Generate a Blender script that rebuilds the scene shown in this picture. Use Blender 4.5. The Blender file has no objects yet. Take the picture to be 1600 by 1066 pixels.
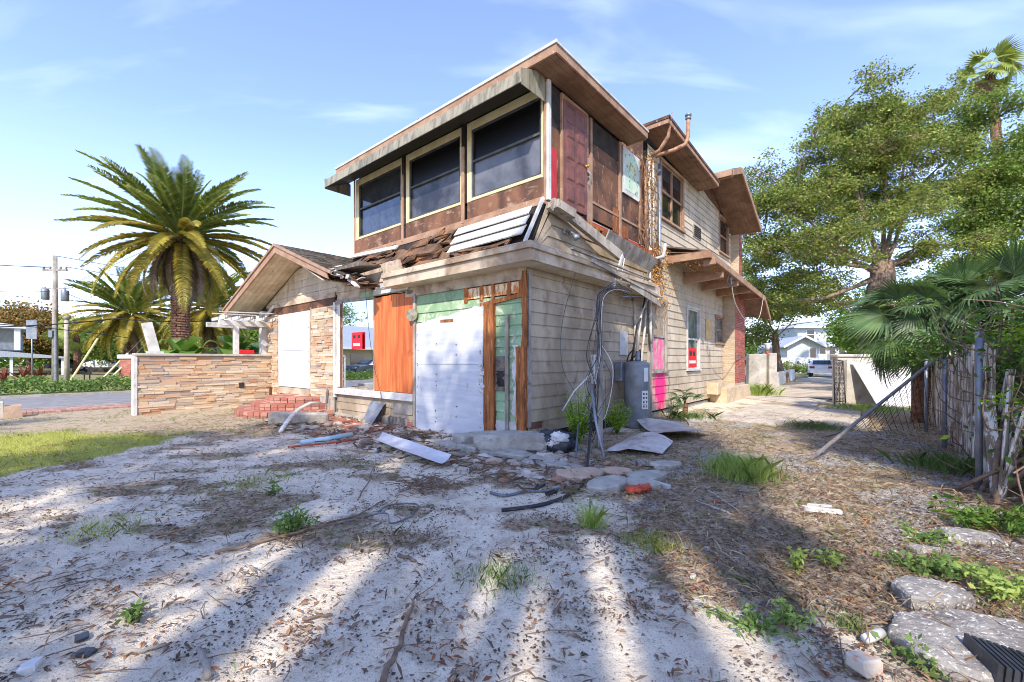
import bpy, math, random
import numpy as np
from mathutils import Vector, Matrix, noise as mnoise
random.seed(7); RNG = np.random.default_rng(7)
R = math.radians
sc = bpy.context.scene
COL = sc.collection

# ------------------------------------------------------------------ camera, sky, sun
cam_d = bpy.data.cameras.new("camera"); cam = bpy.data.objects.new("camera", cam_d); COL.objects.link(cam)
cam.location = (0, 0, 1.5); cam.rotation_euler = (R(90), 0, 0)
cam_d.sensor_width = 36; cam_d.lens = 36*674/1600; cam_d.shift_y = 29/1600
cam_d.clip_start = .05; cam_d.clip_end = 2000
sc.camera = cam
SUN_EL = 41.0; SUN_AZ = (.17, 1.0)                       # horizontal direction the light travels
w = bpy.data.worlds.new("World"); sc.world = w; w.use_nodes = True
nt = w.node_tree; nt.nodes.clear()
def nd(nt, t, **kw):
    n = nt.nodes.new(t)
    for k, v in kw.items(): setattr(n, k, v)
    return n
def build_world():
    o = nd(nt, 'ShaderNodeOutputWorld'); bg = nd(nt, 'ShaderNodeBackground'); bg.inputs[1].default_value = .15
    sky = nd(nt, 'ShaderNodeTexSky', sky_type='NISHITA', sun_disc=False)
    sky.sun_elevation = R(SUN_EL); sky.sun_rotation = math.atan2(-SUN_AZ[0], -SUN_AZ[1])
    sky.air_density = 1.0; sky.dust_density = .25; sky.ozone_density = 2.2
    tc = nd(nt, 'ShaderNodeTexCoord')
    sep = nd(nt, 'ShaderNodeSeparateXYZ'); nt.links.new(tc.outputs['Generated'], sep.inputs[0])
    zz = nd(nt, 'ShaderNodeMath', operation='MAXIMUM'); zz.inputs[1].default_value = .0
    nt.links.new(sep.outputs[2], zz.inputs[0])
    ad = nd(nt, 'ShaderNodeMath', operation='ADD'); ad.inputs[1].default_value = .22; nt.links.new(zz.outputs[0], ad.inputs[0])
    dv = nd(nt, 'ShaderNodeVectorMath', operation='DIVIDE'); cb = nd(nt, 'ShaderNodeCombineXYZ')
    for i in range(3): nt.links.new(ad.outputs[0], cb.inputs[i])
    nt.links.new(tc.outputs['Generated'], dv.inputs[0]); nt.links.new(cb.outputs[0], dv.inputs[1])
    mp = nd(nt, 'ShaderNodeMapping'); mp.inputs['Scale'].default_value = (1.3, 4.2, 0); mp.inputs['Rotation'].default_value = (0, 0, R(10)); mp.inputs['Location'].default_value = (7.1, 4.4, 0)
    nt.links.new(dv.outputs[0], mp.inputs[0])
    nz = nd(nt, 'ShaderNodeTexNoise'); nz.inputs['Scale'].default_value = .95; nz.inputs['Detail'].default_value = 5; nz.inputs['Roughness'].default_value = .5; nz.inputs['Distortion'].default_value = .5
    nt.links.new(mp.outputs[0], nz.inputs['Vector'])
    rp = nd(nt, 'ShaderNodeMapRange', interpolation_type='SMOOTHSTEP'); rp.inputs[1].default_value = .455; rp.inputs[2].default_value = .80; rp.inputs[3].default_value = 0; rp.inputs[4].default_value = .55
    nt.links.new(nz.outputs[0], rp.inputs[0])
    # thin veil growing towards the horizon
    hz = nd(nt, 'ShaderNodeMapRange'); hz.inputs[1].default_value = 0; hz.inputs[2].default_value = .42; hz.inputs[3].default_value = .36; hz.inputs[4].default_value = .04
    nt.links.new(zz.outputs[0], hz.inputs[0])
    mx = nd(nt, 'ShaderNodeMath', operation='MAXIMUM'); nt.links.new(rp.outputs[0], mx.inputs[0]); nt.links.new(hz.outputs[0], mx.inputs[1])
    mixc = nd(nt, 'ShaderNodeMix', data_type='RGBA'); nt.links.new(mx.outputs[0], mixc.inputs[0])
    tn = nd(nt, 'ShaderNodeMix', data_type='RGBA', blend_type='MULTIPLY'); tn.inputs[0].default_value = 1; nt.links.new(sky.outputs[0], tn.inputs[6]); tn.inputs[7].default_value = (1.10, 1.04, 1.29, 1); nt.links.new(tn.outputs[2], mixc.inputs[6]); mixc.inputs[7].default_value = (4.0, 4.7, 6.2, 1)
    nt.links.new(mixc.outputs[2], bg.inputs[0]); nt.links.new(bg.outputs[0], o.inputs[0])
build_world()
sd = bpy.data.lights.new("sun", 'SUN'); sun = bpy.data.objects.new("sun", sd); COL.objects.link(sun)
sd.energy = 2.75; sd.angle = R(.53); sd.color = (1.0, .91, .77)
_h = Vector((SUN_AZ[0], SUN_AZ[1], 0)).normalized(); SUN = Vector((_h.x*math.cos(R(SUN_EL)), _h.y*math.cos(R(SUN_EL)), -math.sin(R(SUN_EL))))
sun.rotation_euler = SUN.to_track_quat('-Z', 'Y').to_euler(); sun.location = (-5, -20, 25)
sc.view_settings.view_transform = 'Standard'; sc.view_settings.look = 'None'; sc.view_settings.gamma = 1; sc.view_settings.exposure = 1.18
sc.render.engine = 'CYCLES'; sc.cycles.max_bounces = 7; sc.cycles.transparent_max_bounces = 6; sc.cycles.use_denoising = True; sc.cycles.filter_width = 1.0

# ------------------------------------------------------------------ helpers
def C(r, g, b):
    f = lambda v: (v/255/12.92 if v/255 <= .04045 else ((v/255+.055)/1.055)**2.4)
    return (f(r), f(g), f(b), 1)
def mixc(nt, fac, a, b, blend='MIX'):
    m = nd(nt, 'ShaderNodeMix', data_type='RGBA', blend_type=blend)
    for sock, v in ((m.inputs[0], fac), (m.inputs[6], a), (m.inputs[7], b)):
        if isinstance(v, bpy.types.NodeSocket): nt.links.new(v, sock)
        else: sock.default_value = v
    return m.outputs[2]
def noise_(nt, vec, scale, detail=6, rough=.6, stretch=(1, 1, 1), dist=0):
    mp = nd(nt, 'ShaderNodeMapping'); mp.inputs['Scale'].default_value = stretch; nt.links.new(vec, mp.inputs[0])
    n = nd(nt, 'ShaderNodeTexNoise'); n.inputs['Scale'].default_value = scale; n.inputs['Detail'].default_value = detail
    n.inputs['Roughness'].default_value = rough; n.inputs['Distortion'].default_value = dist
    nt.links.new(mp.outputs[0], n.inputs['Vector']); return n.outputs[0]
def rng(nt, s, a, b, lo=0, hi=1):
    m = nd(nt, 'ShaderNodeMapRange'); m.inputs[1].default_value = a; m.inputs[2].default_value = b; m.inputs[3].default_value = lo; m.inputs[4].default_value = hi
    nt.links.new(s, m.inputs[0]); return m.outputs[0]
def mat(name, c1, c2=None, scale=4, lo=.38, hi=.62, c3=None, s3=9, lo3=.56, hi3=.66, st3=(1, 1, 1), rough=.8, bump=.25, bscale=40, stretch=(1, 1, 1), metal=0, spec=.4, island=0, isl_cols=None, world=False, dist=.3):
    m = bpy.data.materials.new(name); m.use_nodes = True; nt = m.node_tree; b = nt.nodes['Principled BSDF']
    tc = nd(nt, 'ShaderNodeTexCoord'); vec = tc.outputs['Object']
    if world: vec = nd(nt, 'ShaderNodeNewGeometry').outputs['Position']
    col = None
    if isl_cols:
        g = nd(nt, 'ShaderNodeNewGeometry'); r = nd(nt, 'ShaderNodeValToRGB'); r.color_ramp.interpolation = 'LINEAR'
        el = r.color_ramp.elements
        while len(el) < len(isl_cols): el.new(.5)
        for i, c in enumerate(isl_cols): el[i].position = i/(len(isl_cols)-1); el[i].color = c
        nt.links.new(g.outputs['Random Per Island'], r.inputs[0]); col = r.outputs[0]
        c1 = col
    if c2 is not None: col = mixc(nt, rng(nt, noise_(nt, vec, scale, stretch=stretch, dist=dist), lo, hi), c1, c2)
    elif col is None:
        col = mixc(nt, rng(nt, noise_(nt, vec, scale, stretch=stretch), .3, .7), c1, tuple(v*.82 for v in c1[:3])+(1,))
    if c3 is not None: col = mixc(nt, rng(nt, noise_(nt, vec, s3, 8, .7, st3, .4), lo3, hi3), col, c3)
    if island:
        g = nd(nt, 'ShaderNodeNewGeometry'); h = nd(nt, 'ShaderNodeHueSaturation')
        nt.links.new(rng(nt, g.outputs['Random Per Island'], 0, 1, 1-island, 1+island), h.inputs['Value']); nt.links.new(col, h.inputs['Color']); col = h.outputs[0]
    nt.links.new(col, b.inputs['Base Color'])
    b.inputs['Roughness'].default_value = rough; b.inputs['Metallic'].default_value = metal
    b.inputs['Specular IOR Level'].default_value = spec
    if bump:
        bp = nd(nt, 'ShaderNodeBump'); bp.inputs['Strength'].default_value = bump; bp.inputs['Distance'].default_value = .02
        nt.links.new(noise_(nt, vec, bscale, 5, .65, stretch), bp.inputs['Height']); nt.links.new(bp.outputs[0], b.inputs['Normal'])
    return m
def leafmat(name, cols, trans=.35, rough=.6):
    m = bpy.data.materials.new(name); m.use_nodes = True; nt = m.node_tree; nt.nodes.clear()
    o = nd(nt, 'ShaderNodeOutputMaterial'); g = nd(nt, 'ShaderNodeNewGeometry'); r = nd(nt, 'ShaderNodeValToRGB')
    el = r.color_ramp.elements
    while len(el) < len(cols): el.new(.5)
    for i, c in enumerate(cols): el[i].position = i/(len(cols)-1); el[i].color = c
    nt.links.new(g.outputs['Random Per Island'], r.inputs[0])
    n = noise_(nt, g.outputs['Position'], 1.1, 2)
    hs = nd(nt, 'ShaderNodeHueSaturation'); nt.links.new(rng(nt, n, .3, .7, .72, 1.3), hs.inputs['Value']); nt.links.new(r.outputs[0], hs.inputs['Color'])
    b = nd(nt, 'ShaderNodeBsdfPrincipled'); b.inputs['Roughness'].default_value = rough; b.inputs['Specular IOR Level'].default_value = .3
    t = nd(nt, 'ShaderNodeBsdfTranslucent'); nt.links.new(hs.outputs[0], b.inputs['Base Color'])
    nt.links.new(mixc(nt, 1.0, hs.outputs[0], (1.25, 1.25, .7, 1), 'MULTIPLY'), t.inputs['Color'])
    mx = nd(nt, 'ShaderNodeMixShader'); mx.inputs[0].default_value = trans
    nt.links.new(b.outputs[0], mx.inputs[1]); nt.links.new(t.outputs[0], mx.inputs[2]); nt.links.new(mx.outputs[0], o.inputs[0])
    return m

def tag(o, label=None, cat=None, group=None, kind=None):
    if label: o['label'] = label
    if cat: o['category'] = cat
    if group: o['group'] = group
    if kind: o['kind'] = kind
    return o
def empty(name, loc, rz=0, label=None, cat=None, group=None):
    o = bpy.data.objects.new(name, None); COL.objects.link(o); o.location = loc; o.rotation_euler = (0, 0, rz); o.empty_display_size = .2
    return tag(o, label, cat, group)
class MB:
    def __init__(s): s.v = []; s.f = []
    def add(s, vs, fs):
        b = len(s.v); s.v += [tuple(v) for v in vs]; s.f += [tuple(i+b for i in f) for f in fs]; return s
    def hexa(s, p): return s.add(p, [(0, 3, 2, 1), (4, 5, 6, 7), (0, 1, 5, 4), (1, 2, 6, 5), (2, 3, 7, 6), (3, 0, 4, 7)])
    def box(s, x0, x1, y0, y1, z0, z1, j=0):
        p = [(x0, y0, z0), (x1, y0, z0), (x1, y1, z0), (x0, y1, z0), (x0, y0, z1), (x1, y0, z1), (x1, y1, z1), (x0, y1, z1)]
        if j: p = [tuple(c+random.uniform(-j, j) for c in q) for q in p]
        return s.hexa(p)
    def cbox(s, c, d, rz=0, rx=0, ry=0, j=0):
        M = Matrix.Translation(c) @ Matrix.Rotation(rz, 4, 'Z') @ Matrix.Rotation(ry, 4, 'Y') @ Matrix.Rotation(rx, 4, 'X')
        p = [M @ Vector((a*d[0]/2 + random.uniform(-j, j), b*d[1]/2 + random.uniform(-j, j), e*d[2]/2 + random.uniform(-j, j))) for e in (-1, 1) for a, b in ((-1, -1), (1, -1), (1, 1), (-1, 1))]
        return s.hexa(p)
    def beam(s, a, b, w, h, up=(0, 0, 1), j=0):
        a = Vector(a); b = Vector(b); d = (b-a).normalized(); u = Vector(up); sd_ = d.cross(u)
        if sd_.length < 1e-3: sd_ = d.cross(Vector((1, 0, 0)))
        sd_.normalize(); u = sd_.cross(d).normalized(); sd_ = sd_*(w/2); u = u*(h/2)
        p = [q+Vector([random.uniform(-j, j) for _ in range(3)]) for q in (a-sd_-u, a+sd_-u, b+sd_-u, b-sd_-u, a-sd_+u, a+sd_+u, b+sd_+u, b-sd_+u)]
        return s.hexa(p)
    def tube(s, pts, r, n=8, cap=True):
        pts = [Vector(p) for p in pts]; rs = r if isinstance(r, (list, tuple)) else [r]*len(pts)
        rings = []; prev = None
        for i, p in enumerate(pts):
            d = (pts[min(i+1, len(pts)-1)]-pts[max(i-1, 0)])
            d = d.normalized() if d.length > 1e-9 else Vector((0, 0, 1))
            if prev is None:
                a = d.cross(Vector((0, 0, 1)) if abs(d.z) < .9 else Vector((1, 0, 0))).normalized()
            else:
                a = prev - d*prev.dot(d); a = a.normalized() if a.length > 1e-6 else d.orthogonal().normalized()
            prev = a; b = d.cross(a)
            rings.append([p + (a*math.cos(t)+b*math.sin(t))*rs[i] for t in [2*math.pi*k/n for k in range(n)]])
        vs = [v for q in rings for v in q]; fs = []
        for i in range(len(pts)-1):
            for k in range(n): fs.append((i*n+k, i*n+(k+1) % n, (i+1)*n+(k+1) % n, (i+1)*n+k))
        if cap: fs += [tuple(range(n-1, -1, -1)), tuple((len(pts)-1)*n+k for k in range(n))]
        return s.add(vs, fs)
    def prism(s, poly, d):                       # poly: list of 3-D points, extruded by vector d
        n = len(poly); d = Vector(d); vs = [Vector(p) for p in poly]+[Vector(p)+d for p in poly]
        return s.add(vs, [tuple(range(n-1, -1, -1)), tuple(range(n, 2*n))]+[(i, (i+1) % n, n+(i+1) % n, n+i) for i in range(n)])
    def lathe(s, c, prof, n=16):                 # prof: (r, z)
        c = Vector(c); vs = []; fs = []
        for r, z in prof: vs += [c+Vector((r*math.cos(2*math.pi*k/n), r*math.sin(2*math.pi*k/n), z)) for k in range(n)]
        for i in range(len(prof)-1):
            for k in range(n): fs.append((i*n+k, i*n+(k+1) % n, (i+1)*n+(k+1) % n, (i+1)*n+k))
        fs += [tuple(range(n-1, -1, -1)), tuple((len(prof)-1)*n+k for k in range(n))]
        return s.add(vs, fs)
    def build(s, name, m, parent=None, label=None, cat=None, group=None, kind=None, smooth=False, bevel=0, loc=None, fixn=True):
        me = bpy.data.meshes.new(name); me.from_pydata(s.v, [], s.f); me.materials.append(m)
        if fixn and len(s.v) < 60000:
            import bmesh
            bm = bmesh.new(); bm.from_mesh(me); bmesh.ops.recalc_face_normals(bm, faces=bm.faces); bm.to_mesh(me); bm.free()
        if smooth: me.polygons.foreach_set('use_smooth', [True]*len(me.polygons))
        me.update()
        o = bpy.data.objects.new(name, me); COL.objects.link(o)
        if parent: o.parent = parent
        if loc: o.location = loc
        if bevel:
            b = o.modifiers.new('bevel', 'BEVEL'); b.width = bevel; b.segments = 1; b.limit_method = 'ANGLE'
        return tag(o, label, cat, group, kind)
def np_mesh(name, V, F, m, parent=None, smooth=False):   # V (n,3), F (k,3|4)
    me = bpy.data.meshes.new(name); k = F.shape[1]
    me.vertices.add(len(V)); me.vertices.foreach_set('co', V.astype(np.float32).ravel())
    me.loops.add(F.size); me.loops.foreach_set('vertex_index', F.astype(np.int32).ravel())
    me.polygons.add(len(F)); me.polygons.foreach_set('loop_start', np.arange(0, F.size, k, dtype=np.int32))
    if smooth: me.polygons.foreach_set('use_smooth', np.ones(len(F), dtype=bool))
    me.update(calc_edges=True); me.materials.append(m)
    o = bpy.data.objects.new(name, me); COL.objects.link(o)
    if parent: o.parent = parent
    return o
def leaf_quads(P, size, aspect=.5, droop=0, rs=None, up=0):
    """diamond leaves at points P: each its own island"""
    n = len(P); d = RNG.normal(size=(n, 3)); d[:, 2] = d[:, 2]*.6-droop; d /= np.linalg.norm(d, axis=1)[:, None]
    e = RNG.normal(size=(n, 3)); e[:, :2] *= (1-up); e = np.cross(d, e); e /= np.linalg.norm(e, axis=1)[:, None]
    L = (size*RNG.uniform(.6, 1.3, n))[:, None]
    a = P; b = P+d*L*.5+e*L*aspect*.5; c = P+d*L; f = P+d*L*.5-e*L*aspect*.5
    nn = np.cross(d, e); c = c-np.abs(nn)*L*.12*np.array([0, 0, 1])
    V = np.stack([a, b, c, f], 1).reshape(-1, 3); F = np.arange(4*n).reshape(-1, 4)
    return V, F
def copy_tree(o, parent=None):
    c = o.copy(); COL.objects.link(c)
    if parent is not None: c.parent = parent
    for ch in [x for x in bpy.data.objects if x.parent == o]: copy_tree(ch, c)
    return c
AX = Vector((.761, -.649, 0)); BX = Vector((.649, .761, 0)); P0 = Vector((.25, 7.3, 0)); HROT = math.atan2(-.649, .761)
def W(x, y, z=0): return P0 + AX*x + BX*y + Vector((0, 0, z))        # house frame -> world
def at(px, py, z=0):                                                 # photo pixel on the ground -> world
    t = (z-1.5)*674/(562-py); return Vector(((px-800)/674*t, t, z))
def fbm(x, y, s, o=4): return mnoise.fractal(Vector((x*s, y*s, 3.1)), 1.0, 2.0, o)
def smooth(e0, e1, x):
    t = min(1, max(0, (x-e0)/(e1-e0))); return t*t*(3-2*t)
def gh(x, y):
    d = math.hypot(x, y)
    a = .030*fbm(x, y, .55)+.012*fbm(x+9, y, 2.6) if d < 40 else 0
    # slight mound in the sand in front of the house
    h = .05*math.exp(-((x+1.2)**2/9+(y-5.6)**2/2.0))
    return (a+h)*smooth(45, 16, d)
def G(p, dz=0): return Vector((p[0], p[1], gh(p[0], p[1])+dz))
# ------------------------------------------------------------------ materials
M_ = {}
sid = dict(scale=1.6, stretch=(1, 1, .5), rough=.72, bump=.12, island=.07)
M_['siding'] = mat('beige_siding', C(200, 187, 164), C(176, 161, 138), c3=C(112, 90, 68), s3=3.5, lo3=.55, hi3=.76, st3=(1.4, 1.4, .5), **sid)
M_['siding_dirty'] = mat('weathered_beige_siding', C(180, 164, 140), C(144, 128, 106), c3=C(104, 82, 62), s3=2.6, lo3=.54, hi3=.74, st3=(1.1, 1.1, .8), **sid)
M_['green'] = mat('pale_green_siding', C(148, 176, 136), C(122, 150, 114), c3=C(204, 200, 178), s3=4, lo3=.54, hi3=.64, **sid)
M_['rot'] = mat('rotten_orange_wood', C(170, 104, 56), C(108, 62, 34), scale=5, stretch=(3, 3, .35), c3=C(208, 146, 88), s3=7, lo3=.55, hi3=.7, st3=(4, 4, .4), rough=.9, bump=.6, bscale=22)
M_['sheath'] = mat('charred_sheathing', C(124, 96, 74), C(76, 58, 46), scale=2.5, c3=C(150, 106, 72), s3=4, lo3=.54, hi3=.66, rough=.95, bump=.8, bscale=14, island=.2)
M_['black'] = mat('mottled_black', C(34, 30, 28), C(58, 50, 44), scale=4, rough=.9, bump=.4)
M_['trim'] = mat('tan_brown_trim', C(170, 138, 112), C(146, 112, 88), scale=3, c3=C(196, 174, 152), s3=8, lo3=.6, hi3=.7, rough=.7, bump=.15)
M_['brownpanel'] = mat('brown_painted_ply', C(132, 92, 68), C(86, 60, 46), scale=2.2, stretch=(1, 1, .5), c3=C(178, 150, 128), s3=4, lo3=.55, hi3=.72, st3=(1, 1, 2), rough=.75, bump=.2)
M_['darkply'] = mat('stained_dark_ply', C(120, 82, 58), C(70, 50, 40), scale=1.6, c3=C(168, 134, 106), s3=6, lo3=.57, hi3=.68, st3=(1.5, 1.5, .7), rough=.8, bump=.3)
M_['soffit'] = mat('brown_soffit_boards', C(146, 114, 92), C(120, 90, 70), scale=3, rough=.75, bump=.15, island=.1)
M_['cream_soffit'] = mat('cream_stained_soffit', C(222, 208, 180), C(196, 176, 142), scale=2.4, c3=C(150, 118, 84), s3=5, lo3=.6, hi3=.72, rough=.7, bump=.1, island=.05)
M_['cream'] = mat('cream_yellow_frame', C(222, 208, 162), C(206, 190, 142), scale=4, c3=C(150, 130, 96), s3=9, lo3=.64, hi3=.72, rough=.6, bump=.08)
M_['white'] = mat('white_weathered_paint', C(212, 210, 205), C(182, 180, 174), scale=3, c3=C(140, 130, 118), s3=8, lo3=.58, hi3=.70, rough=.6, bump=.1)
M_['board'] = mat('white_primed_board', C(208, 208, 208), C(188, 190, 196), scale=1.6, c3=C(168, 160, 148), s3=6, lo3=.60, hi3=.76, st3=(1.5, 1.5, .6), rough=.55, bump=.06, bscale=60, stretch=(1, 1, 6))
M_['awning'] = mat('mildewed_metal_awning', C(150, 144, 124), C(96, 94, 82), scale=3, stretch=(3, 3, .5), lo=.42, hi=.66, c3=C(150, 136, 96), s3=5, lo3=.6, hi3=.75, st3=(4, 4, .5), rough=.6, bump=.1)
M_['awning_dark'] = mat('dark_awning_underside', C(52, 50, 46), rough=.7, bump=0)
M_['shingle'] = mat('grey_brown_shingles', C(118, 110, 100), C(84, 78, 72), scale=12, c3=C(140, 116, 88), s3=3, lo3=.56, hi3=.68, rough=.95, bump=.5, bscale=60, island=.25)
M_['graywood'] = mat('silvered_gray_wood', C(170, 162, 150), C(128, 118, 106), scale=5, stretch=(1, 1, .4), c3=C(96, 80, 66), s3=8, lo3=.58, hi3=.68, rough=.9, bump=.4, bscale=30)
M_['cornice'] = mat('stained_cornice_paint', C(200, 184, 160), C(150, 128, 104), scale=1.6, c3=C(112, 88, 70), s3=2.6, lo3=.54, hi3=.7, rough=.7, bump=.12)
M_['glassdark'] = mat('dark_window_glass', C(22, 24, 28), rough=.06, bump=0, spec=.9)
M_['screen'] = mat('screen_painted_reflections', C(108, 110, 116), C(44, 46, 52), scale=.9, rough=.3, bump=0, spec=.5)  # light and dark mottling paints window reflections into the screen colour
M_['screen_dark'] = mat('black_opening_shade', C(15, 15, 17), rough=.35, bump=0)  # flat black for dark interiors; upper panes carry the awning shadow in their colour
def mirror():
    m = bpy.data.materials.new('reflecting_picture_glass'); m.use_nodes = True; b = m.node_tree.nodes['Principled BSDF']
    b.inputs['Base Color'].default_value = (.72, .76, .80, 1); b.inputs['Metallic'].default_value = 1; b.inputs['Roughness'].default_value = .015
    return m
M_['mirror'] = mirror()
M_['orange'] = mat('orange_stained_boards', C(210, 120, 66), C(178, 88, 42), scale=4, stretch=(3, 3, .25), c3=C(120, 56, 26), s3=2.4, lo3=.6, hi3=.75, rough=.6, bump=.2, bscale=25, island=.08)
M_['maroon'] = mat('maroon_door_paint', C(124, 76, 60), C(96, 58, 46), scale=4, rough=.45, bump=.1)
M_['red'] = mat('faded_red_paint', C(186, 50, 50), C(160, 40, 44), scale=5, rough=.6, bump=.1)
M_['redsign'] = mat('red_placard', C(226, 40, 50), C(212, 34, 44), scale=5, rough=.5, bump=0)
M_['pink'] = mat('pink_spray_paint', C(228, 62, 132), C(222, 150, 176), scale=3, stretch=(1, 1, .5), lo=.36, hi=.62, c3=C(198, 178, 156), s3=4, lo3=.5, hi3=.6, rough=.6, bump=.05)
M_['brick'] = mat('red_brick', None, rough=.9, bump=.5, bscale=45, isl_cols=[C(176, 96, 80), C(152, 78, 66), C(190, 114, 94), C(138, 72, 64)])
M_['brick_old'] = mat('painted_tan_brick', None, rough=.85, bump=.4, isl_cols=[C(196, 178, 152), C(182, 160, 134), C(204, 186, 160)])
M_['stepbrick'] = mat('worn_step_brick', None, rough=.9, bump=.4, bscale=40, isl_cols=[C(170, 112, 94), C(156, 96, 80), C(194, 146, 126), C(144, 88, 74)])
M_['mortar'] = mat('pale_mortar', C(196, 180, 164), C(170, 156, 142), scale=6, rough=.95)
M_['stone'] = mat('ledger_stone', None, rough=.85, bump=.5, bscale=25, isl_cols=[C(200, 176, 146), C(172, 152, 130), C(216, 200, 172), C(184, 136, 98), C(158, 148, 138), C(204, 168, 128), C(194, 186, 174)], c2=None)
M_['concrete'] = mat('rough_concrete', C(178, 172, 160), C(148, 142, 130), scale=4, c3=C(110, 104, 90), s3=12, lo3=.58, hi3=.7, rough=.95, bump=.7, bscale=18)
M_['shellcrete'] = mat('shell_aggregate_concrete', C(150, 144, 136), C(118, 112, 106), scale=5, c3=C(206, 200, 188), s3=34, lo3=.55, hi3=.60, rough=.95, bump=.8, bscale=26)
M_['tanblock'] = mat('tan_painted_block', C(206, 186, 156), C(182, 160, 130), scale=3, c3=C(226, 212, 186), s3=6, rough=.85, bump=.3)
M_['flag_orange'] = mat('orange_tinged_flagstone', C(196, 168, 142), C(176, 150, 126), scale=5, rough=.9, bump=.5, bscale=25)
M_['metal'] = mat('galvanised_metal', C(146, 150, 156), C(122, 126, 134), scale=5, c3=C(120, 108, 98), s3=14, lo3=.64, hi3=.72, rough=.45, metal=.5, bump=.08)
M_['metal_rusty'] = mat('rusty_pipe', C(178, 140, 112), C(140, 96, 70), scale=9, rough=.7, metal=.1, bump=.3)
M_['pipe'] = mat('pale_pipe_paint', C(200, 196, 186), C(168, 160, 150), scale=8, c3=C(140, 100, 76), s3=9, lo3=.58, hi3=.68, rough=.6, bump=.1)
M_['pvc'] = mat('white_pvc', C(222, 222, 220), C(198, 196, 190), scale=7, rough=.5, bump=.05)
M_['bluepvc'] = mat('faded_blue_pipe', C(150, 190, 206), C(180, 200, 206), scale=7, rough=.5, bump=.05)
M_['cable'] = mat('gray_cable', C(112, 116, 124), C(84, 88, 96), scale=9, rough=.5, bump=0)
M_['blackcable'] = mat('black_cable', C(52, 54, 60), C(38, 40, 44), scale=9, rough=.5, bump=0)
M_['heater'] = mat('gray_enamel_tank', C(132, 138, 140), C(108, 114, 116), scale=3, c3=C(136, 104, 76), s3=6, lo3=.58, hi3=.70, rough=.4, bump=.05)
M_['paper'] = mat('white_paper_label', C(230, 230, 226), rough=.8, bump=0)
M_['darkink'] = mat('black_ink', C(50, 50, 54), rough=.8, bump=0)
M_['branch'] = mat('dry_branch_bark', C(140, 118, 100), C(104, 84, 68), scale=12, rough=.95, bump=.5)
M_['bark'] = mat('oak_bark', C(150, 132, 116), C(104, 86, 72), scale=5, stretch=(2, 2, .5), c3=C(176, 128, 96), s3=3, lo3=.58, hi3=.68, rough=.95, bump=1.0, bscale=9)
M_['palmbark'] = mat('palm_boot_bark', C(140, 104, 80), C(92, 64, 48), scale=9, rough=.95, bump=.6, island=.25)
M_['weatherpicket'] = mat('flaking_fence_board', C(150, 134, 114), C(104, 88, 72), scale=5, stretch=(1.6, 1.6, .3), c3=C(220, 216, 208), s3=7, lo3=.48, hi3=.55, st3=(3, 3, .35), rough=.95, bump=.7, bscale=20, island=.15)
M_['thatch'] = mat('dead_brown_frond', None, rough=.9, bump=.2, isl_cols=[C(132, 104, 76), C(100, 76, 54), C(160, 132, 100)])
M_['iron'] = mat('black_wrought_iron', C(36, 34, 34), C(60, 50, 44), scale=20, rough=.6, bump=.1)
M_['asphalt'] = mat('road_asphalt', C(140, 138, 136), C(122, 120, 118), scale=3, rough=.95, bump=.3, bscale=60, world=True)
M_['paver'] = mat('red_paver', None, rough=.9, bump=.3, isl_cols=[C(176, 136, 120), C(158, 116, 102), C(190, 154, 138)])
M_['carwhite'] = mat('white_car_paint', C(232, 234, 236), rough=.25, bump=0, spec=.6)
M_['cardark'] = mat('dark_blue_car_paint', C(50, 56, 66), rough=.25, bump=0, spec=.6)
M_['rubber'] = mat('tyre_rubber', C(40, 40, 42), rough=.8, bump=0)
M_['chrome'] = mat('wheel_alloy', C(170, 172, 176), rough=.3, bump=0, metal=.8)
M_['lampred'] = mat('red_tail_lens', C(170, 24, 28), rough=.2, bump=0)
M_['roofgray'] = mat('pale_gray_roof', C(172, 178, 184), C(150, 156, 164), scale=8, rough=.7, bump=.1)
M_['housewhite'] = mat('white_house_siding', C(226, 226, 222), C(208, 208, 204), scale=3, rough=.7, bump=.05)
M_['housegray'] = mat('pale_gray_siding', C(190, 196, 192), C(170, 176, 172), scale=3, rough=.7, bump=.05)
M_['bag'] = mat('black_plastic', C(40, 42, 46), C(60, 62, 68), scale=6, rough=.35, bump=.3, bscale=9)
M_['redclay'] = mat('broken_red_clay', C(190, 84, 60), C(160, 66, 48), scale=9, rough=.9, bump=.4)
M_['sheetmetal'] = mat('white_warped_sheet', C(206, 200, 194), C(176, 168, 160), scale=2.4, c3=C(140, 120, 100), s3=4, lo3=.53, hi3=.68, rough=.6, bump=.1)
M_['posterbase'] = mat('pale_aqua_poster', C(196, 212, 186), C(176, 200, 176), scale=5, c3=C(96, 140, 116), s3=9, lo3=.57, hi3=.62, rough=.6, bump=0)
M_['concretewhite'] = mat('whitewashed_concrete', C(196, 190, 178), C(160, 152, 140), scale=1.4, c3=C(120, 108, 92), s3=3, lo3=.55, hi3=.72, rough=.9, bump=.3)
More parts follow.
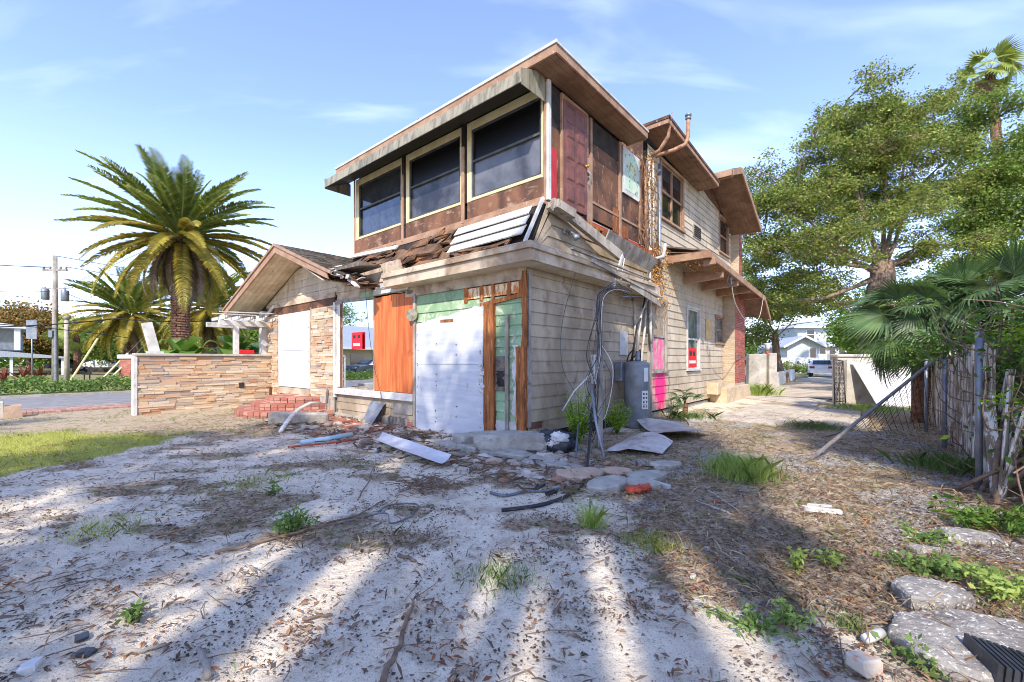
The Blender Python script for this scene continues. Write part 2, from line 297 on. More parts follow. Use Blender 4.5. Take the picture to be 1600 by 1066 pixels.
# leaves
M_['oakleaf'] = leafmat('oak_leaf', [C(74, 98, 44), C(122, 144, 68), C(160, 174, 90), C(66, 86, 42), C(160, 152, 84), C(108, 130, 58)])
M_['oakleaf2'] = leafmat('oak_leaf_dark', [C(88, 114, 54), C(118, 142, 66), C(148, 166, 82), C(76, 98, 48)])
M_['bushleaf'] = leafmat('shrub_leaf', [C(60, 92, 34), C(84, 118, 42), C(110, 140, 52), C(52, 76, 32)])
M_['autumnleaf'] = leafmat('autumn_tree_leaf', [C(120, 116, 60), C(168, 128, 70), C(140, 110, 64), C(96, 104, 54)])
M_['limeleaf'] = leafmat('lime_leaf', [C(136, 172, 40), C(160, 190, 60), C(112, 150, 40)])
M_['frond_g'] = leafmat('green_palm_leaflet', [C(104, 126, 56), C(136, 150, 68), C(164, 170, 88), C(110, 128, 66)], .25)
M_['frond_y'] = leafmat('yellow_palm_leaflet', [C(150, 146, 60), C(186, 162, 64), C(122, 130, 54), C(196, 170, 92), C(166, 150, 60)], .25)
M_['frond_b'] = leafmat('dead_palm_leaflet', [C(132, 112, 90), C(160, 144, 124), C(104, 86, 70)], .15)
M_['fanleaf'] = leafmat('dark_fan_leaf', [C(58, 86, 56), C(82, 108, 66), C(108, 130, 84), C(50, 72, 50)], .2, .45)
M_['banana'] = leafmat('banana_leaf', [C(78, 112, 54), C(108, 138, 62), C(56, 90, 48)], .35, .4)
M_['bromeliad'] = leafmat('red_bromeliad_leaf', [C(104, 48, 44), C(130, 66, 54), C(78, 42, 38)], .2)
M_['grass'] = leafmat('grass_blade', [C(164, 176, 78), C(190, 194, 100), C(138, 156, 66), C(198, 186, 118)], .3)
M_['grass2'] = leafmat('bright_tuft_blade', [C(150, 176, 84), C(182, 196, 108), C(120, 150, 70)], .3)
M_['weed'] = leafmat('weed_leaf', [C(86, 116, 58), C(110, 136, 68), C(134, 154, 88)], .3)
M_['litter'] = leafmat('fallen_leaf', [C(132, 84, 56), C(160, 108, 74), C(104, 74, 54), C(150, 126, 100), C(92, 72, 58)], .05, .8)
M_['litter_dark'] = leafmat('dull_debris', [C(120, 104, 90), C(92, 80, 72), C(146, 128, 108), C(80, 72, 66)], .05, .9)
M_['drystraw'] = leafmat('dry_straw', [C(170, 138, 98), C(128, 96, 66), C(84, 62, 46), C(196, 174, 140)], .1, .9)
M_['pebble'] = mat('gravel_pebbles', None, rough=.95, bump=.3, isl_cols=[C(190, 186, 178), C(150, 146, 140), C(214, 210, 200), C(120, 112, 104)])

def pink_siding():
    m = M_['siding'].copy(); m.name = 'beige_siding_with_pink_spray'; nt = m.node_tree; b = nt.nodes['Principled BSDF']; old = b.inputs['Base Color'].links[0].from_socket
    vec = nd(nt, 'ShaderNodeTexCoord').outputs['Object']; mp = nd(nt, 'ShaderNodeMapping', vector_type='TEXTURE'); mp.inputs['Location'].default_value = (0, 5.78, .75); mp.inputs['Scale'].default_value = (9, .62, .95); nt.links.new(vec, mp.inputs[0])
    g = nd(nt, 'ShaderNodeTexGradient', gradient_type='SPHERICAL'); nt.links.new(mp.outputs[0], g.inputs[0])
    a = nd(nt, 'ShaderNodeMath', operation='MULTIPLY_ADD'); nt.links.new(noise_(nt, vec, 6, 5, .7, (1, 1, .3)), a.inputs[0]); a.inputs[1].default_value = .9; nt.links.new(g.outputs[0], a.inputs[2])
    nt.links.new(mixc(nt, rng(nt, a.outputs[0], .58, .95), old, C(240, 50, 130)), b.inputs['Base Color']); return m
M_['siding_pink'] = pink_siding()
M_['skyglass'] = mat('sky_reflecting_glass', C(110, 116, 122), C(90, 96, 104), rough=.05, metal=.75, bump=0)

M_['chip'] = leafmat('weathered_chip', [C(170, 146, 118), C(128, 106, 88), C(96, 80, 70), C(186, 166, 138)], .03, .9)
M_['crumb'] = leafmat('bark_crumb', [C(92, 76, 66), C(70, 60, 54), C(120, 100, 84)], .03, .9)
# ------------------------------------------------------------------ ground
def masks(x, y):
    """real ground covers at a world position: lawn, litter/soil, gravel debris"""
    n1 = fbm(x, y, .8); n2 = fbm(x+31, y-7, 1.9); n3 = fbm(x-12, y+4, .35)
    lawn = smooth(.2, -.5, x+6.15+.20*(y-4.8)*0+.55*n1+.18*abs(y-6.5)) * smooth(4.3, 5.1, y+.5*n2) * smooth(9.3, 8.0, y+.6*n1)
    lx, ly = (Vector((x, y, 0))-P0).dot(AX), (Vector((x, y, 0))-P0).dot(BX)
    band = smooth(8.0, 8.8, y+.6*n1)*smooth(.6, -1.4, x+3.4+.8*n2)*.85            # dry band before the street
    right = smooth(.35, 1.3, x-.55*smooth(4.2, 2.2, y)+.10*(y-4)+.55*n1+.3*n2)*smooth(9.0, 4.5, abs(y-2)+0)
    right = max(right, smooth(1.0, 1.8, lx+.4*n1)*smooth(-1.5, .8, ly+.5*n2)*smooth(40, 8, ly)*.9)
    nearwall = smooth(-2.1, -.9, ly+.5*n1)*smooth(.3, -.2, ly)*smooth(-7.5, -5.5, lx)*.55
    patch = smooth(.06, .36, fbm(x*.6+2, y*1.4, 1.25)+.35*fbm(x, y*1.3+3, 3.6))*.74*smooth(1.6, 4.2, y)
    litter = min(1, max(band, right, nearwall, patch))
    gravel = smooth(.0, .5, n3+.6*n2)*right*.85
    far = smooth(20, 34, math.hypot(x, y))
    return lawn, litter, gravel, max(far, 0)
def axis(lo, hi, fine_lo, fine_hi, step, grow=1.13):
    a = [fine_lo]; s = step
    while a[0] > lo: s *= grow; a.insert(0, a[0]-s)
    b = list(np.arange(fine_lo+step, fine_hi, step)); a += b; s = step
    while a[-1] < hi: s *= grow; a.append(a[-1]+s)
    return a
XS = axis(-400, 400, -7.0, 7.0, .06); YS = axis(-120, 600, 1.2, 9.5, .05)
nx, ny = len(XS), len(YS); FP = [(random.uniform(-6.5, 3), random.uniform(1.8, 7.5), random.uniform(0, 3.14), random.uniform(.8, 1.2)) for _ in range(260)]
FH = {}
for f_ in FP:
    for a_ in (-1, 0, 1):
        for b_ in (-1, 0, 1): FH.setdefault((int(f_[0]//.4)+a_, int(f_[1]//.4)+b_), []).append(f_)
def footprint(x, y):
    h = 0
    for fx_, fy_, a, s in FH.get((int(x//.4), int(y//.4)), ()):
        dx, dy = x-fx_, y-fy_; u = (dx*math.cos(a)+dy*math.sin(a))/(.17*s); v = (-dx*math.sin(a)+dy*math.cos(a))/(.075*s); r = math.hypot(u, v)
        if r < 1.6: h += -.024*smooth(1.05, .7, r)+.011*smooth(.8, 1.1, r)*smooth(1.6, 1.15, r)
    return max(-.035, min(.016, h))
V = np.zeros((nx*ny, 3)); MK = np.zeros((nx*ny, 4))
for j, y in enumerate(YS):
    for i, x in enumerate(XS):
        k = j*nx+i; mk = masks(x, y); z = gh(x, y)
        if abs(x) < 8 and 0 < y < 11: z += footprint(x, y)*(1-mk[1])*(1-mk[0])+(.012*fbm(x, y, 6)+.009*fbm(x, y+5, 13, 2))*(1-mk[0]*.4)+mk[1]*.008*mnoise.noise(Vector((x*28, y*28, 0)))
        V[k] = (x, y, z); MK[k] = mk
idx = np.arange(nx*ny).reshape(ny, nx)
Fq = np.stack([idx[:-1, :-1], idx[:-1, 1:], idx[1:, 1:], idx[1:, :-1]], -1).reshape(-1, 4)
def ground_mat():
    m = bpy.data.materials.new('sandy_yard'); m.use_nodes = True; nt = m.node_tree; b = nt.nodes['Principled BSDF']
    pos = nd(nt, 'ShaderNodeNewGeometry').outputs['Position']
    at_ = nd(nt, 'ShaderNodeAttribute', attribute_name='cover'); sp = nd(nt, 'ShaderNodeSeparateColor'); nt.links.new(at_.outputs['Color'], sp.inputs[0])
    def edge(mask, s, amt=.55, w=.14):
        n = noise_(nt, pos, s, 8, .75); a = nd(nt, 'ShaderNodeMath', operation='MULTIPLY_ADD'); nt.links.new(n, a.inputs[0]); a.inputs[1].default_value = amt; 
        nt.links.new(mask, a.inputs[2]); return rng(nt, a.outputs[0], .5+amt*.5-w, .5+amt*.5+w)
    sand = mixc(nt, rng(nt, noise_(nt, pos, 2.2, 8, .65), .35, .65), C(242, 228, 204), C(218, 203, 180))
    sand = mixc(nt, rng(nt, noise_(nt, pos, 34, 7, .85), .56, .64), sand, C(122, 106, 94))
    sand = mixc(nt, rng(nt, noise_(nt, pos, 80, 5, .85), .57, .63), sand, C(92, 82, 76))
    sand = mixc(nt, rng(nt, noise_(nt, pos, 1.1, 8, .75), .54, .74), sand, C(172, 152, 132))
    soil = mixc(nt, rng(nt, noise_(nt, pos, 22, 9, .8), .38, .62), C(156, 134, 108), C(208, 192, 166))
    soil = mixc(nt, rng(nt, noise_(nt, pos, 60, 6, .85), .54, .62), soil, C(84, 66, 54))
    soil = mixc(nt, rng(nt, noise_(nt, pos, 5, 6, .7), .52, .64), soil, C(126, 122, 76))
    grv = mixc(nt, rng(nt, noise_(nt, pos, 55, 8, .9), .42, .58), C(132, 126, 118), C(210, 204, 194))
    grs = mixc(nt, rng(nt, noise_(nt, pos, 12, 8, .8), .38, .62), C(140, 148, 66), C(192, 182, 104))
    col = mixc(nt, edge(sp.outputs[1], 10, 1.0, .16), sand, soil)
    col = mixc(nt, edge(sp.outputs[2], 9), col, grv)
    col = mixc(nt, edge(sp.outputs[0], 10), col, grs)
    far = mixc(nt, rng(nt, noise_(nt, pos, .35, 6, .7), .4, .6), C(120, 126, 70), C(150, 136, 104))
    col = mixc(nt, at_.outputs['Alpha'], col, far)
    nt.links.new(col, b.inputs['Base Color']); b.inputs['Roughness'].default_value = .95; b.inputs['Specular IOR Level'].default_value = .1
    bp = nd(nt, 'ShaderNodeBump'); bp.inputs['Strength'].default_value = .8; bp.inputs['Distance'].default_value = .05
    nt.links.new(noise_(nt, pos, 16, 9, .72), bp.inputs['Height'])
    nt.links.new(bp.outputs[0], b.inputs['Normal']); return m
gobj = np_mesh('ground', V, Fq, ground_mat(), smooth=True); tag(gobj, 'white sandy yard with dry litter, gravel and patches of grass', kind='structure')
ca = gobj.data.color_attributes.new('cover', 'FLOAT_COLOR', 'POINT'); ca.data.foreach_set('color', MK.astype(np.float32).ravel())

def scatter(n, box, accept):
    out = []
    while len(out) < n:
        x = random.uniform(box[0], box[1]); y = random.uniform(box[2], box[3])
        if accept(x, y): out.append((x, y, gh(x, y)))
    return np.array(out)
def inhouse(x, y, m=0):
    d = Vector((x, y, 0))-P0; lx, ly = d.dot(AX), d.dot(BX); return -11.3-m < lx < m and ly > -m and ly < 14
def near_bias(y): return random.random() < min(1, (2.6/max(y, 1.5))**1.6)
# fallen leaves on the sand: narrow and curled, lying on the ground
def flat_leaves(P, size, asp, lift=.012):
    n = len(P); a = RNG.uniform(0, 2*math.pi, n); L = (size*RNG.uniform(.5, 1.4, n)); t = RNG.normal(0, .22, n)
    d = np.stack([np.cos(a), np.sin(a), t], 1); e = np.stack([-np.sin(a), np.cos(a), RNG.normal(0, .35, n)], 1)
    P = P+np.array([0, 0, 1])*(lift*RNG.uniform(.3, 1.6, n))[:, None]
    L = L[:, None]; c = P+d*L; mid = P+d*L*.5+np.array([0, 0, 1])*L*.10
    V = np.stack([P, mid+e*L*asp*.5, c, mid-e*L*asp*.5], 1).reshape(-1, 3); return V, np.arange(4*n).reshape(-1, 4)
def leafy_region(x, y):
    if inhouse(x, y): return False
    lawn, lit, grv, far = masks(x, y)
    k = .05+.9*smooth(.05, .40, fbm(x+5, y*1.3, 2.2))+lit*.5
    return random.random() < k*(1-lawn*.6) and near_bias(y)
P = scatter(16000, (-8, 9.5, 1.7, 11), leafy_region); V, F = flat_leaves(P, .050, .27)
tag(np_mesh('leaf_litter', V, F, M_['litter']), 'brown fallen leaves scattered over the white sand', 'leaf litter', kind='stuff')
P = scatter(22000, (-8, 9.5, 1.8, 11), lambda x, y: (not inhouse(x, y)) and random.random() < .06+masks(x, y)[1]*(1-.7*masks(x, y)[0]) and random.random() < min(1, (3.2/max(y, 1.5))**1.3)); V, F = flat_leaves(P, .04, .5, .02)
tag(np_mesh('dry_debris', V, F, M_['litter_dark']), 'dull dry bits and crumbled leaves covering the rough ground', 'debris', kind='stuff')
P = scatter(30000, (-8, 9.5, 1.8, 12), lambda x, y: (not inhouse(x, y)) and random.random() < masks(x, y)[1]**1.5+.012 and random.random() < min(1, (3.6/max(y, 1.5))**1.2)); V, F = flat_leaves(P, .15, .045, .03)
tag(np_mesh('straw_litter', V, F, M_['drystraw']), 'dry straw and pine needles matted on the rough ground', 'straw', kind='stuff')
P = scatter(3800, (-7, 5, 1.7, 8), lambda x, y: (not inhouse(x, y)) and random.random() < .15+.8*smooth(0, .3, fbm(x-8, y*1.2, 1.4)) and random.random() < min(1, (2.6/max(y, 1.5))**1.2)); V, F = flat_leaves(P, .10, .13, .010)
tag(np_mesh('wood_chips', V, F, M_['chip']), 'tan and dark wood slivers half sunk in the white sand', 'wood chips', kind='stuff')
P = scatter(16000, (-7, 7, 1.7, 8), lambda x, y: (not inhouse(x, y)) and random.random() < .05+.9*smooth(.0, .4, fbm(x+18, y*1.2, 1.6)) and random.random() < min(1, (2.8/max(y, 1.5))**1.5)); V, F = flat_leaves(P, .020, .6, .006)
tag(np_mesh('dark_crumbs', V, F, M_['crumb']), 'tiny dark crumbs of bark speckling the sand', 'crumbs', kind='stuff')
# gravel
P = scatter(9000, (-1, 9.5, 1.8, 10), lambda x, y: (not inhouse(x, y)) and random.random() < masks(x, y)[2]*.9+.03 and random.random() < min(1, (3/max(y, 1.5))**1.5))
n = len(P); s = RNG.uniform(.006, .02, n)[:, None]; o6 = np.array([(1, 0, 0), (-1, 0, 0), (0, 1, 0), (0, -1, 0), (0, 0, .8), (0, 0, -.6)])
Vp = (P[:, None, :]+(o6[None]*RNG.uniform(.6, 1.3, (n, 6, 1)))*s[:, :, None]).reshape(-1, 3)
f8 = np.array([(0, 2, 4), (2, 1, 4), (1, 3, 4), (3, 0, 4), (2, 0, 5), (1, 2, 5), (3, 1, 5), (0, 3, 5)])
Fp = (np.arange(n)[:, None, None]*6+f8[None]).reshape(-1, 3)
tag(np_mesh('gravel', Vp, Fp, M_['pebble']), 'small gray and white gravel stones in the dirt', 'gravel', kind='stuff')
# grass blades
def blades(P, h, wdt, lean=.35):
    n = len(P); a = RNG.uniform(0, 2*math.pi, n); H = h*RNG.uniform(.5, 1.3, n); l = RNG.normal(0, lean, (n, 2))
    side = np.stack([np.cos(a), np.sin(a), np.zeros(n)], 1)*wdt; mid = P+np.stack([l[:, 0]*H*.4, l[:, 1]*H*.4, H*.6], 1); tip = P+np.stack([l[:, 0]*H*1.2, l[:, 1]*H*1.2, H], 1)
    V = np.stack([P-side, P+side, mid+side*.7, tip, mid-side*.7], 1).reshape(-1, 3)
    b = np.arange(n)*5; F = np.stack([b, b+1, b+2, b+3, b+4], 1); return V, F
P = scatter(26000, (-14, -3, 4.3, 10.5), lambda x, y: random.random() < masks(x, y)[0]*1.1); V, F = blades(P, .06, .0022)
tag(np_mesh('lawn_grass', V, F, M_['grass']), 'short yellow green lawn grass at the left of the yard', 'grass', kind='stuff')
P = scatter(9000, (-13, 9, 2.0, 13), lambda x, y: (not inhouse(x, y)) and random.random() < .9*smooth(.22, .42, fbm(x-40, y*1.2, 1.5))*(.10+masks(x, y)[1]) ); V, F = blades(P, .06, .002, .6)
tag(np_mesh('sparse_grass', V, F, M_['weed']), 'sparse green sprigs coming up through the dirt', 'grass', kind='stuff')

# street running past the left of the house, pavement, driveway
def strip(name, x0, x1, y0, y1, z, mat_, label, n=1, hh=0):
    mb = MB(); mb.box(x0, x1, y0, y1, z-.2, z); r = empty_free(mb, name, mat_, label); return r
def empty_free(mb, name, mat_, label, kind='structure', cat=None):
    o = mb.build(name, mat_, None, label, cat, kind=kind); o.location = P0; o.rotation_euler = (0, 0, HROT); return o
ROAD_X = -13.2
strip('road', -20.6, ROAD_X-1.15, -60, 160, .03, M_['asphalt'], 'gray asphalt street beyond the stone garden wall')
mb = MB()
for i in range(int(50/.11)):
    y = -18+i*.11
    for k in range(5):
        xx = ROAD_X-1.08+k*.22+(.11 if i % 2 else 0)*0
        mb.box(xx, xx+.212, y, y+.102, -.05, .055+random.uniform(-.003, .003))
empty_free(mb, 'sidewalk', M_['paver'], 'narrow red paver strip along the edge of the street')
strip('kerb', ROAD_X-1.19, ROAD_X-1.09, -60, 160, .075, M_['concrete'], 'pale concrete kerb edging the street')
strip('far_kerb', -20.85, -20.6, -60, 160, .12, M_['concrete'], 'concrete kerb on the far side of the street')
strip('verge', -40, -20.85, -60, 160, .10, mat('verge_grass', C(110, 124, 60), C(140, 140, 84), scale=3, world=True, rough=.95), 'grass verge behind the far kerb of the street')
# driveway slabs beyond the house: irregular concrete sheets of a broken driveway
mb = MB()
for (poly) in ([(1.35, 5.9), (2.9, 5.6), (3.0, 7.6), (1.4, 7.9)], [(2.98, 6.3), (4.3, 6.2), (4.4, 8.1), (3.05, 8.0)], [(1.45, 8.0), (3.05, 7.72), (3.1, 10.2), (1.5, 10.4)], [(3.15, 8.15), (4.2, 8.2), (4.1, 9.9), (3.15, 10.1)], [(-.2, 13.4), (3.0, 10.6), (3.1, 13.9), (.3, 14.2)], [(.7, 5.5), (1.3, 4.3), (1.5, 5.6), (1.2, 5.9)]):
    mb.prism([(x+random.uniform(-.05, .05), y+random.uniform(-.05, .05), -.08) for x, y in poly], (0, 0, .125+random.uniform(-.008, .008)))
empty_free(mb, 'driveway', mat('broken_driveway_concrete', C(206, 196, 180), C(178, 166, 150), scale=2, c3=C(140, 118, 94), s3=4, lo3=.56, hi3=.7, rough=.9, bump=.3), 'cracked pale concrete driveway slabs beside the brick chimney')
mb = MB()
prev = None
for i in range(40):
    t = i/39; y = 14+t*60; cx = 1.6+t*1.2; wd = 2.0+.25*math.sin(i*1.7)
    row = [(cx-wd, y, .055), (cx+wd, y, .055)]
    if prev: mb.add(prev+row[::-1], [(0, 1, 2, 3)])
    prev = row
empty_free(mb, 'dirt_drive', mat('pale_drive_sand', C(206, 190, 168), C(170, 150, 126), scale=1.2, c3=C(120, 128, 74), s3=1.0, lo3=.56, hi3=.66, rough=.95, bump=.3), 'pale sandy drive leading to the parked car')
# ------------------------------------------------------------------ the derelict house (house frame: x along front, y back, z up)
house = empty('derelict_house', P0, HROT, 'derelict two storey house with peeling beige siding, brown trim and boarded ground floor', 'house')
def hb(mb, name, m, parent=None, label=None, **k): return mb.build(name, m, parent or house, label, **k)
def siding(mb, plane, c, a0, a1, z0, z1, e=.21, holes=(), top=None, bot=None, seams=True, rag=0):
    """lap boards on a wall; plane 'f' faces -y at y=c, 's' faces +x at x=c"""
    sg = -1 if plane == 'f' else 1
    def P(a, o, z): return (a, c+sg*o, z) if plane == 'f' else (c+sg*o, a, z)
    z = z0
    while z < z1-.02:
        zt = min(z+e, z1); iv = [(a0, a1)]
        for (h0, h1, k0, k1) in holes:
            if k0 < zt-.03 and k1 > z+.03:
                for za, zb in ((z, k0), (k1, zt)):
                    if zb-za > .015 and h1 > a0 and h0 < a1:
                        u, v = max(h0, a0), min(h1, a1); mb.hexa([P(u, 0, za), P(v, 0, za), P(v, .028, za), P(u, .028, za), P(u, 0, zb), P(v, 0, zb), P(v, .012+.016*(zt-zb)/e, zb), P(u, .012+.016*(zt-zb)/e, zb)])
                nv = []
                for (p, q) in iv:
                    if h1 <= p or h0 >= q: nv.append((p, q)); continue
                    if h0 > p: nv.append((p, h0))
                    if h1 < q: nv.append((h1, q))
                iv = nv
        for (p, q) in iv:
            cuts = [p]
            while seams and q-cuts[-1] > 3.0: cuts.append(cuts[-1]+random.uniform(1.6, 2.9))
            cuts.append(q)
            for u, v in zip(cuts, cuts[1:]):
                if rag: u += random.uniform(-rag, rag)*(u == p); v += random.uniform(-rag, rag)*(v == q)
                n = max(1, int((v-u)/.5)) if (top or bot) else 1; g = .0015; o = random.uniform(-.002, .003); dz = [random.uniform(-.004, .004) for _ in range(n+1)]
                vs = []; fs = []
                for i in range(n+1):
                    a = u+g+(v-u-2*g)*i/n; zb = z+dz[i]; ztt = zt+.012
                    if top: zb = min(zb, top(a)); ztt = min(ztt, top(a)+.001)
                    if bot: zb = max(zb, bot(a)); ztt = max(ztt, bot(a)+.001)
                    vs += [P(a, .006, zb), P(a, .030+o, zb), P(a, .008+o*.3, ztt), P(a, .0, ztt)]
                for i in range(n):
                    b = i*4
                    for k in range(4): fs.append((b+k, b+(k+1) % 4, b+4+(k+1) % 4, b+4+k))
                fs += [(3, 2, 1, 0), (n*4, n*4+1, n*4+2, n*4+3)]
                mb.add(vs, fs)
        z += e
    return mb
def fb(mb, x0, x1, z0, z1, o0, o1, y=0, j=0): return mb.box(x0, x1, y-o1, y-o0, z0, z1, j)      # box on a front-facing wall
def sb(mb, y0, y1, z0, z1, o0, o1, x=0, j=0): return mb.box(x+o0, x+o1, y0, y1, z0, z1, j)      # box on the side wall

# structural cores (dark framed walls behind the boards)
mb = MB(); mb.box(-3.35, -.02, .02, 4.95, 0, 3.3); mb.box(-6.45, -3.35, .12, 4.95, 0, 3.4); mb.box(-11.25, -6.45, .05, 6, .02, 3.2)
mb.prism([(-11.25, .05, 3.2), (-6.45, .05, 3.2), (-6.45, .05, 3.95), (-8.06, .05, 4.48), (-11.25, .05, 3.3)], (0, 6, 0))
mb.box(-6.5, -.12, 4.95, 13.1, 0, 6.9)
hb(mb, 'wall', mat('dark_wall_framing', C(70, 58, 50), C(46, 40, 36), rough=.95), label='dark framing behind the siding')
mb = MB(); mb.box(-7.0, -.03, -.03, 13.0, -.25, .10); hb(mb, 'foundation', M_['concrete'])

# --- side siding, ground floor
mb = MB(); siding(mb, 's', 0, .02, 4.9, .22, 3.05, .21, holes=[(3.1, 3.3, 0, 0)]); hb(mb, 'siding', M_['siding_dirty'])
mb = MB(); sb(mb, 0.05, .42, -.05, .42, 0, .022); sb(mb, .42, .8, -.02, .2, 0, .02); hb(mb, 'skirting_board', M_['brownpanel'])
mw = [(5.2, 6.2, 1.15, 3.1), (7.85, 9.15, 1.12, 3.15), (10.85, 12.05, 2.05, 3.12)]
mb = MB(); siding(mb, 's', 0, 4.98, 11.9, .16, 4.35, .21, holes=mw); hb(mb, 'siding', M_['siding_pink'])
upw = [(5.75, 7.6, 5.3, 6.95), (11.35, 12.75, 5.45, 6.85)]
def g2top(y): return 7.55-(y-9.9)*.38 if y > 9.9 else (7.05+(y-7.9)*.25 if y > 7.9 else 7.05)
mb = MB(); siding(mb, 's', 0, 4.98, 13.1, 4.35, 7.6, .2, holes=upw, top=g2top); hb(mb, 'siding', M_['siding'])
mb = MB(); mb.prism([(-.03, 4.98, 6.5), (-.03, 13.1, 6.5), (-.03, 13.1, 6.5), (-.03, 9.9, 7.55), (-.03, 4.98, 7.1)], (-.2, 0, 0)); hb(mb, 'gable_backing', M_['black'])
# side windows
def sash_window(y0, y1, z0, z1, x=0, frame='trim', glass='glassdark', mull=1, w=.09, depth=.05, cross=0):
    m = MB(); sb(m, y0-w, y1+w, z1, z1+w, 0, depth, x); sb(m, y0-w-.03, y1+w+.03, z0-w*.7, z0, 0, depth+.04, x); sb(m, y0-w, y0, z0, z1, 0, depth, x); sb(m, y1, y1+w, z0, z1, 0, depth, x)
    f = hb(m, 'window', M_[frame], bevel=.004)
    p = MB(); sb(p, y0, y1, z0, z1, -.05, -.035, x); p.build('pane', M_[glass], f)
    s = MB(); zm = (z0+z1)/2; sb(s, y0, y1, zm-.03, zm+.03, -.034, .01, x); sb(s, y0, y0+.04, z0, z1, -.034, 0, x); sb(s, y1-.04, y1, z0, z1, -.034, 0, x); sb(s, y0+.04, y1-.04, z0, z0+.05, -.034, .002, x); sb(s, y0+.04, y1-.04, z1-.04, z1, -.034, .002, x)
    for k in range(1, mull): 
        yy = y0+(y1-y0)*k/mull; sb(s, yy-.035, yy+.035, z0, z1, -.033, .012, x)
    s.build('sash', M_[frame], f); return f
clear = mat('pale_reflecting_glass', C(120, 132, 128), C(60, 72, 60), scale=2.2, rough=.08, bump=0, spec=.9)
f = sash_window(5.25, 6.15, 1.2, 3.05, glass='siding_dirty', frame='graywood'); f['label'] = 'window splashed with pink paint'
mb = MB(); sb(mb, 5.29, 6.11, 1.25, 2.08, -.034, -.02); mb.build('pink_panel', M_['pink'], f)
M_['clear'] = clear
f = sash_window(7.95, 9.05, 1.2, 3.1, glass='clear', w=.08, frame='white')
mb = MB(); sb(mb, 8.05, 8.85, 1.26, 1.86, .0, .012); hb(mb, 'placard', M_['redsign'], label='red notice placard low in the side window')
mb = MB(); sb(mb, 8.17, 8.38, 1.62, 1.76, .012, .016); sb(mb, 8.5, 8.7, 1.62, 1.76, .012, .016); hb(mb, 'placard_print', M_['darkink'])
mb = MB(); sb(mb, 8.15, 8.75, 1.38, 1.47, .012, .016); hb(mb, 'placard_strip', M_['paper'])
sash_window(10.95, 11.95, 2.12, 3.05, glass='clear', w=.09)
f = sash_window(5.85, 7.5, 5.38, 6.9, glass='glassdark', mull=2, w=.1)
sash_window(11.45, 12.6, 5.52, 6.8, glass='glassdark', w=.1)
mb = MB(); sb(mb, 8.45, 9.2, 5.42, 5.82, 0, .05); v = hb(mb, 'vent', M_['graywood']); mb = MB()
for k in range(6): sb(mb, 8.5, 9.15, 5.46+k*.06, 5.49+k*.06, .05, .065)
mb.build('louvre', M_['black'], v)
mb = MB(); sb(mb, 9.75, 10.45, 2.2, 2.9, .03, .036); hb(mb, 'patch_board', mat('bare_patch', C(214, 186, 130), C(190, 160, 110)))
# pink spray below the window
def blob(name, pts, plane_x, m):
    mb = MB(); mb.prism([(plane_x, y, z) for y, z in pts], (.004, 0, 0)); return hb(mb, name, m)
0 and blob('pink_spray', [(5.45, 1.1), (5.5, .35), (5.62, .16), (5.7, .5), (5.78, .3), (5.9, .22), (6.0, .6), (6.15, .45), (6.3, .9), (6.28, 1.1)], .031, M_['pink'])
# brick chimney
ch = MB()
def brickwall(m, face, c, a0, a1, z0, z1, bw=.2, bh=.067, g=.014, o=.008):
    r = 0; z = z0
    while z < z1:
        a = a0-(bw/2 if r % 2 else 0)
        while a < a1:
            u, v = max(a, a0), min(a+bw-g, a1); d = o+random.uniform(-.003, .003); zz = min(z+bh-g, z1)
            if v-u > .02:
                if face == 's': m.box(c, c+d, u, v, z, zz)
                elif face == 'f': m.box(u, v, c-d, c, z, zz)
            a += bw
        z += bh; r += 1
    return m
CY0, CY1, CXO = 11.95, 13.5, .42
mb = MB(); mb.box(0, CXO, CY0, CY1, 0, 4.0); mb.box(0, .3, 13.1, 13.6, 4.0, 6.9); c_ = hb(mb, 'chimney', M_['mortar'])
brickwall(ch, 's', CXO, CY0, CY1, .62, 4.0); ch.build('brick_face', M_['brick'], c_); ch = MB(); brickwall(ch, 's', .3, 13.12, 13.58, 4.6, 6.9); ch.build('upper_brick_face', M_['brick'], c_)
ch = MB(); brickwall(ch, 'f', CY0, 0, CXO, .62, 4.0); ch.build('painted_brick_face', M_['brick_old'], c_)
ch = MB(); brickwall(ch, 'f', 13.1, 0, .3, 4.5, 6.9); ch.build('upper_painted_brick_face', M_['brick_old'], c_)
mb = MB(); mb.box(0, .56, 10.3, 13.7, -.1, .52, .008); mb.box(0, .38, 9.9, 10.9, .3, .70, .008); 
for yy in (10.6, 11.7, 12.8): mb.box(.54, .563, yy, yy+1.07, .0, .25)
for yy in (10.4, 11.5, 12.6): mb.box(.54, .562, yy, yy+1.07, .27, .50)
hb(mb, 'chimney_base', M_['tanblock'], bevel=.01)

# --- front ground floor
orange_x = (-4.59, -3.08)
mb = MB(); siding(mb, 'f', 0, -3.3, -.02, .2, 2.86, .19, rag=.02, holes=[(-1.5, -.02, 2.62, 2.85)]); hb(mb, 'siding', M_['green'], label='old pale green lap siding')
mb = MB(); fb(mb, -3.3, -.02, .0, 2.9, -.02, .004); hb(mb, 'sheathing', M_['black'])
mb = MB(); fb(mb, -1.5, -.03, 2.64, 2.84, .004, .03); fb(mb, -1.2, -.98, 2.66, 2.82, .03, .036); hb(mb, 'rotten_board', mat('peeling_cream_board', C(226, 206, 168), C(196, 120, 60), scale=4, lo=.45, hi=.55, stretch=(3, 1, 1), rough=.9, bump=.4))
mb = MB(); mb.beam((-1.06, -.045, 2.50), (-.06, -.045, 2.60), .03, .07); hb(mb, 'rotten_rail', M_['rot'])
for x in (-1.5, -1.08, -.78, -.40, -.14):
    mb = MB(); fb(mb, x, x+random.uniform(.05, .09), 2.58, 2.86, .03, .045); hb(mb, 'rotten_block', M_['rot'])
mb = MB()
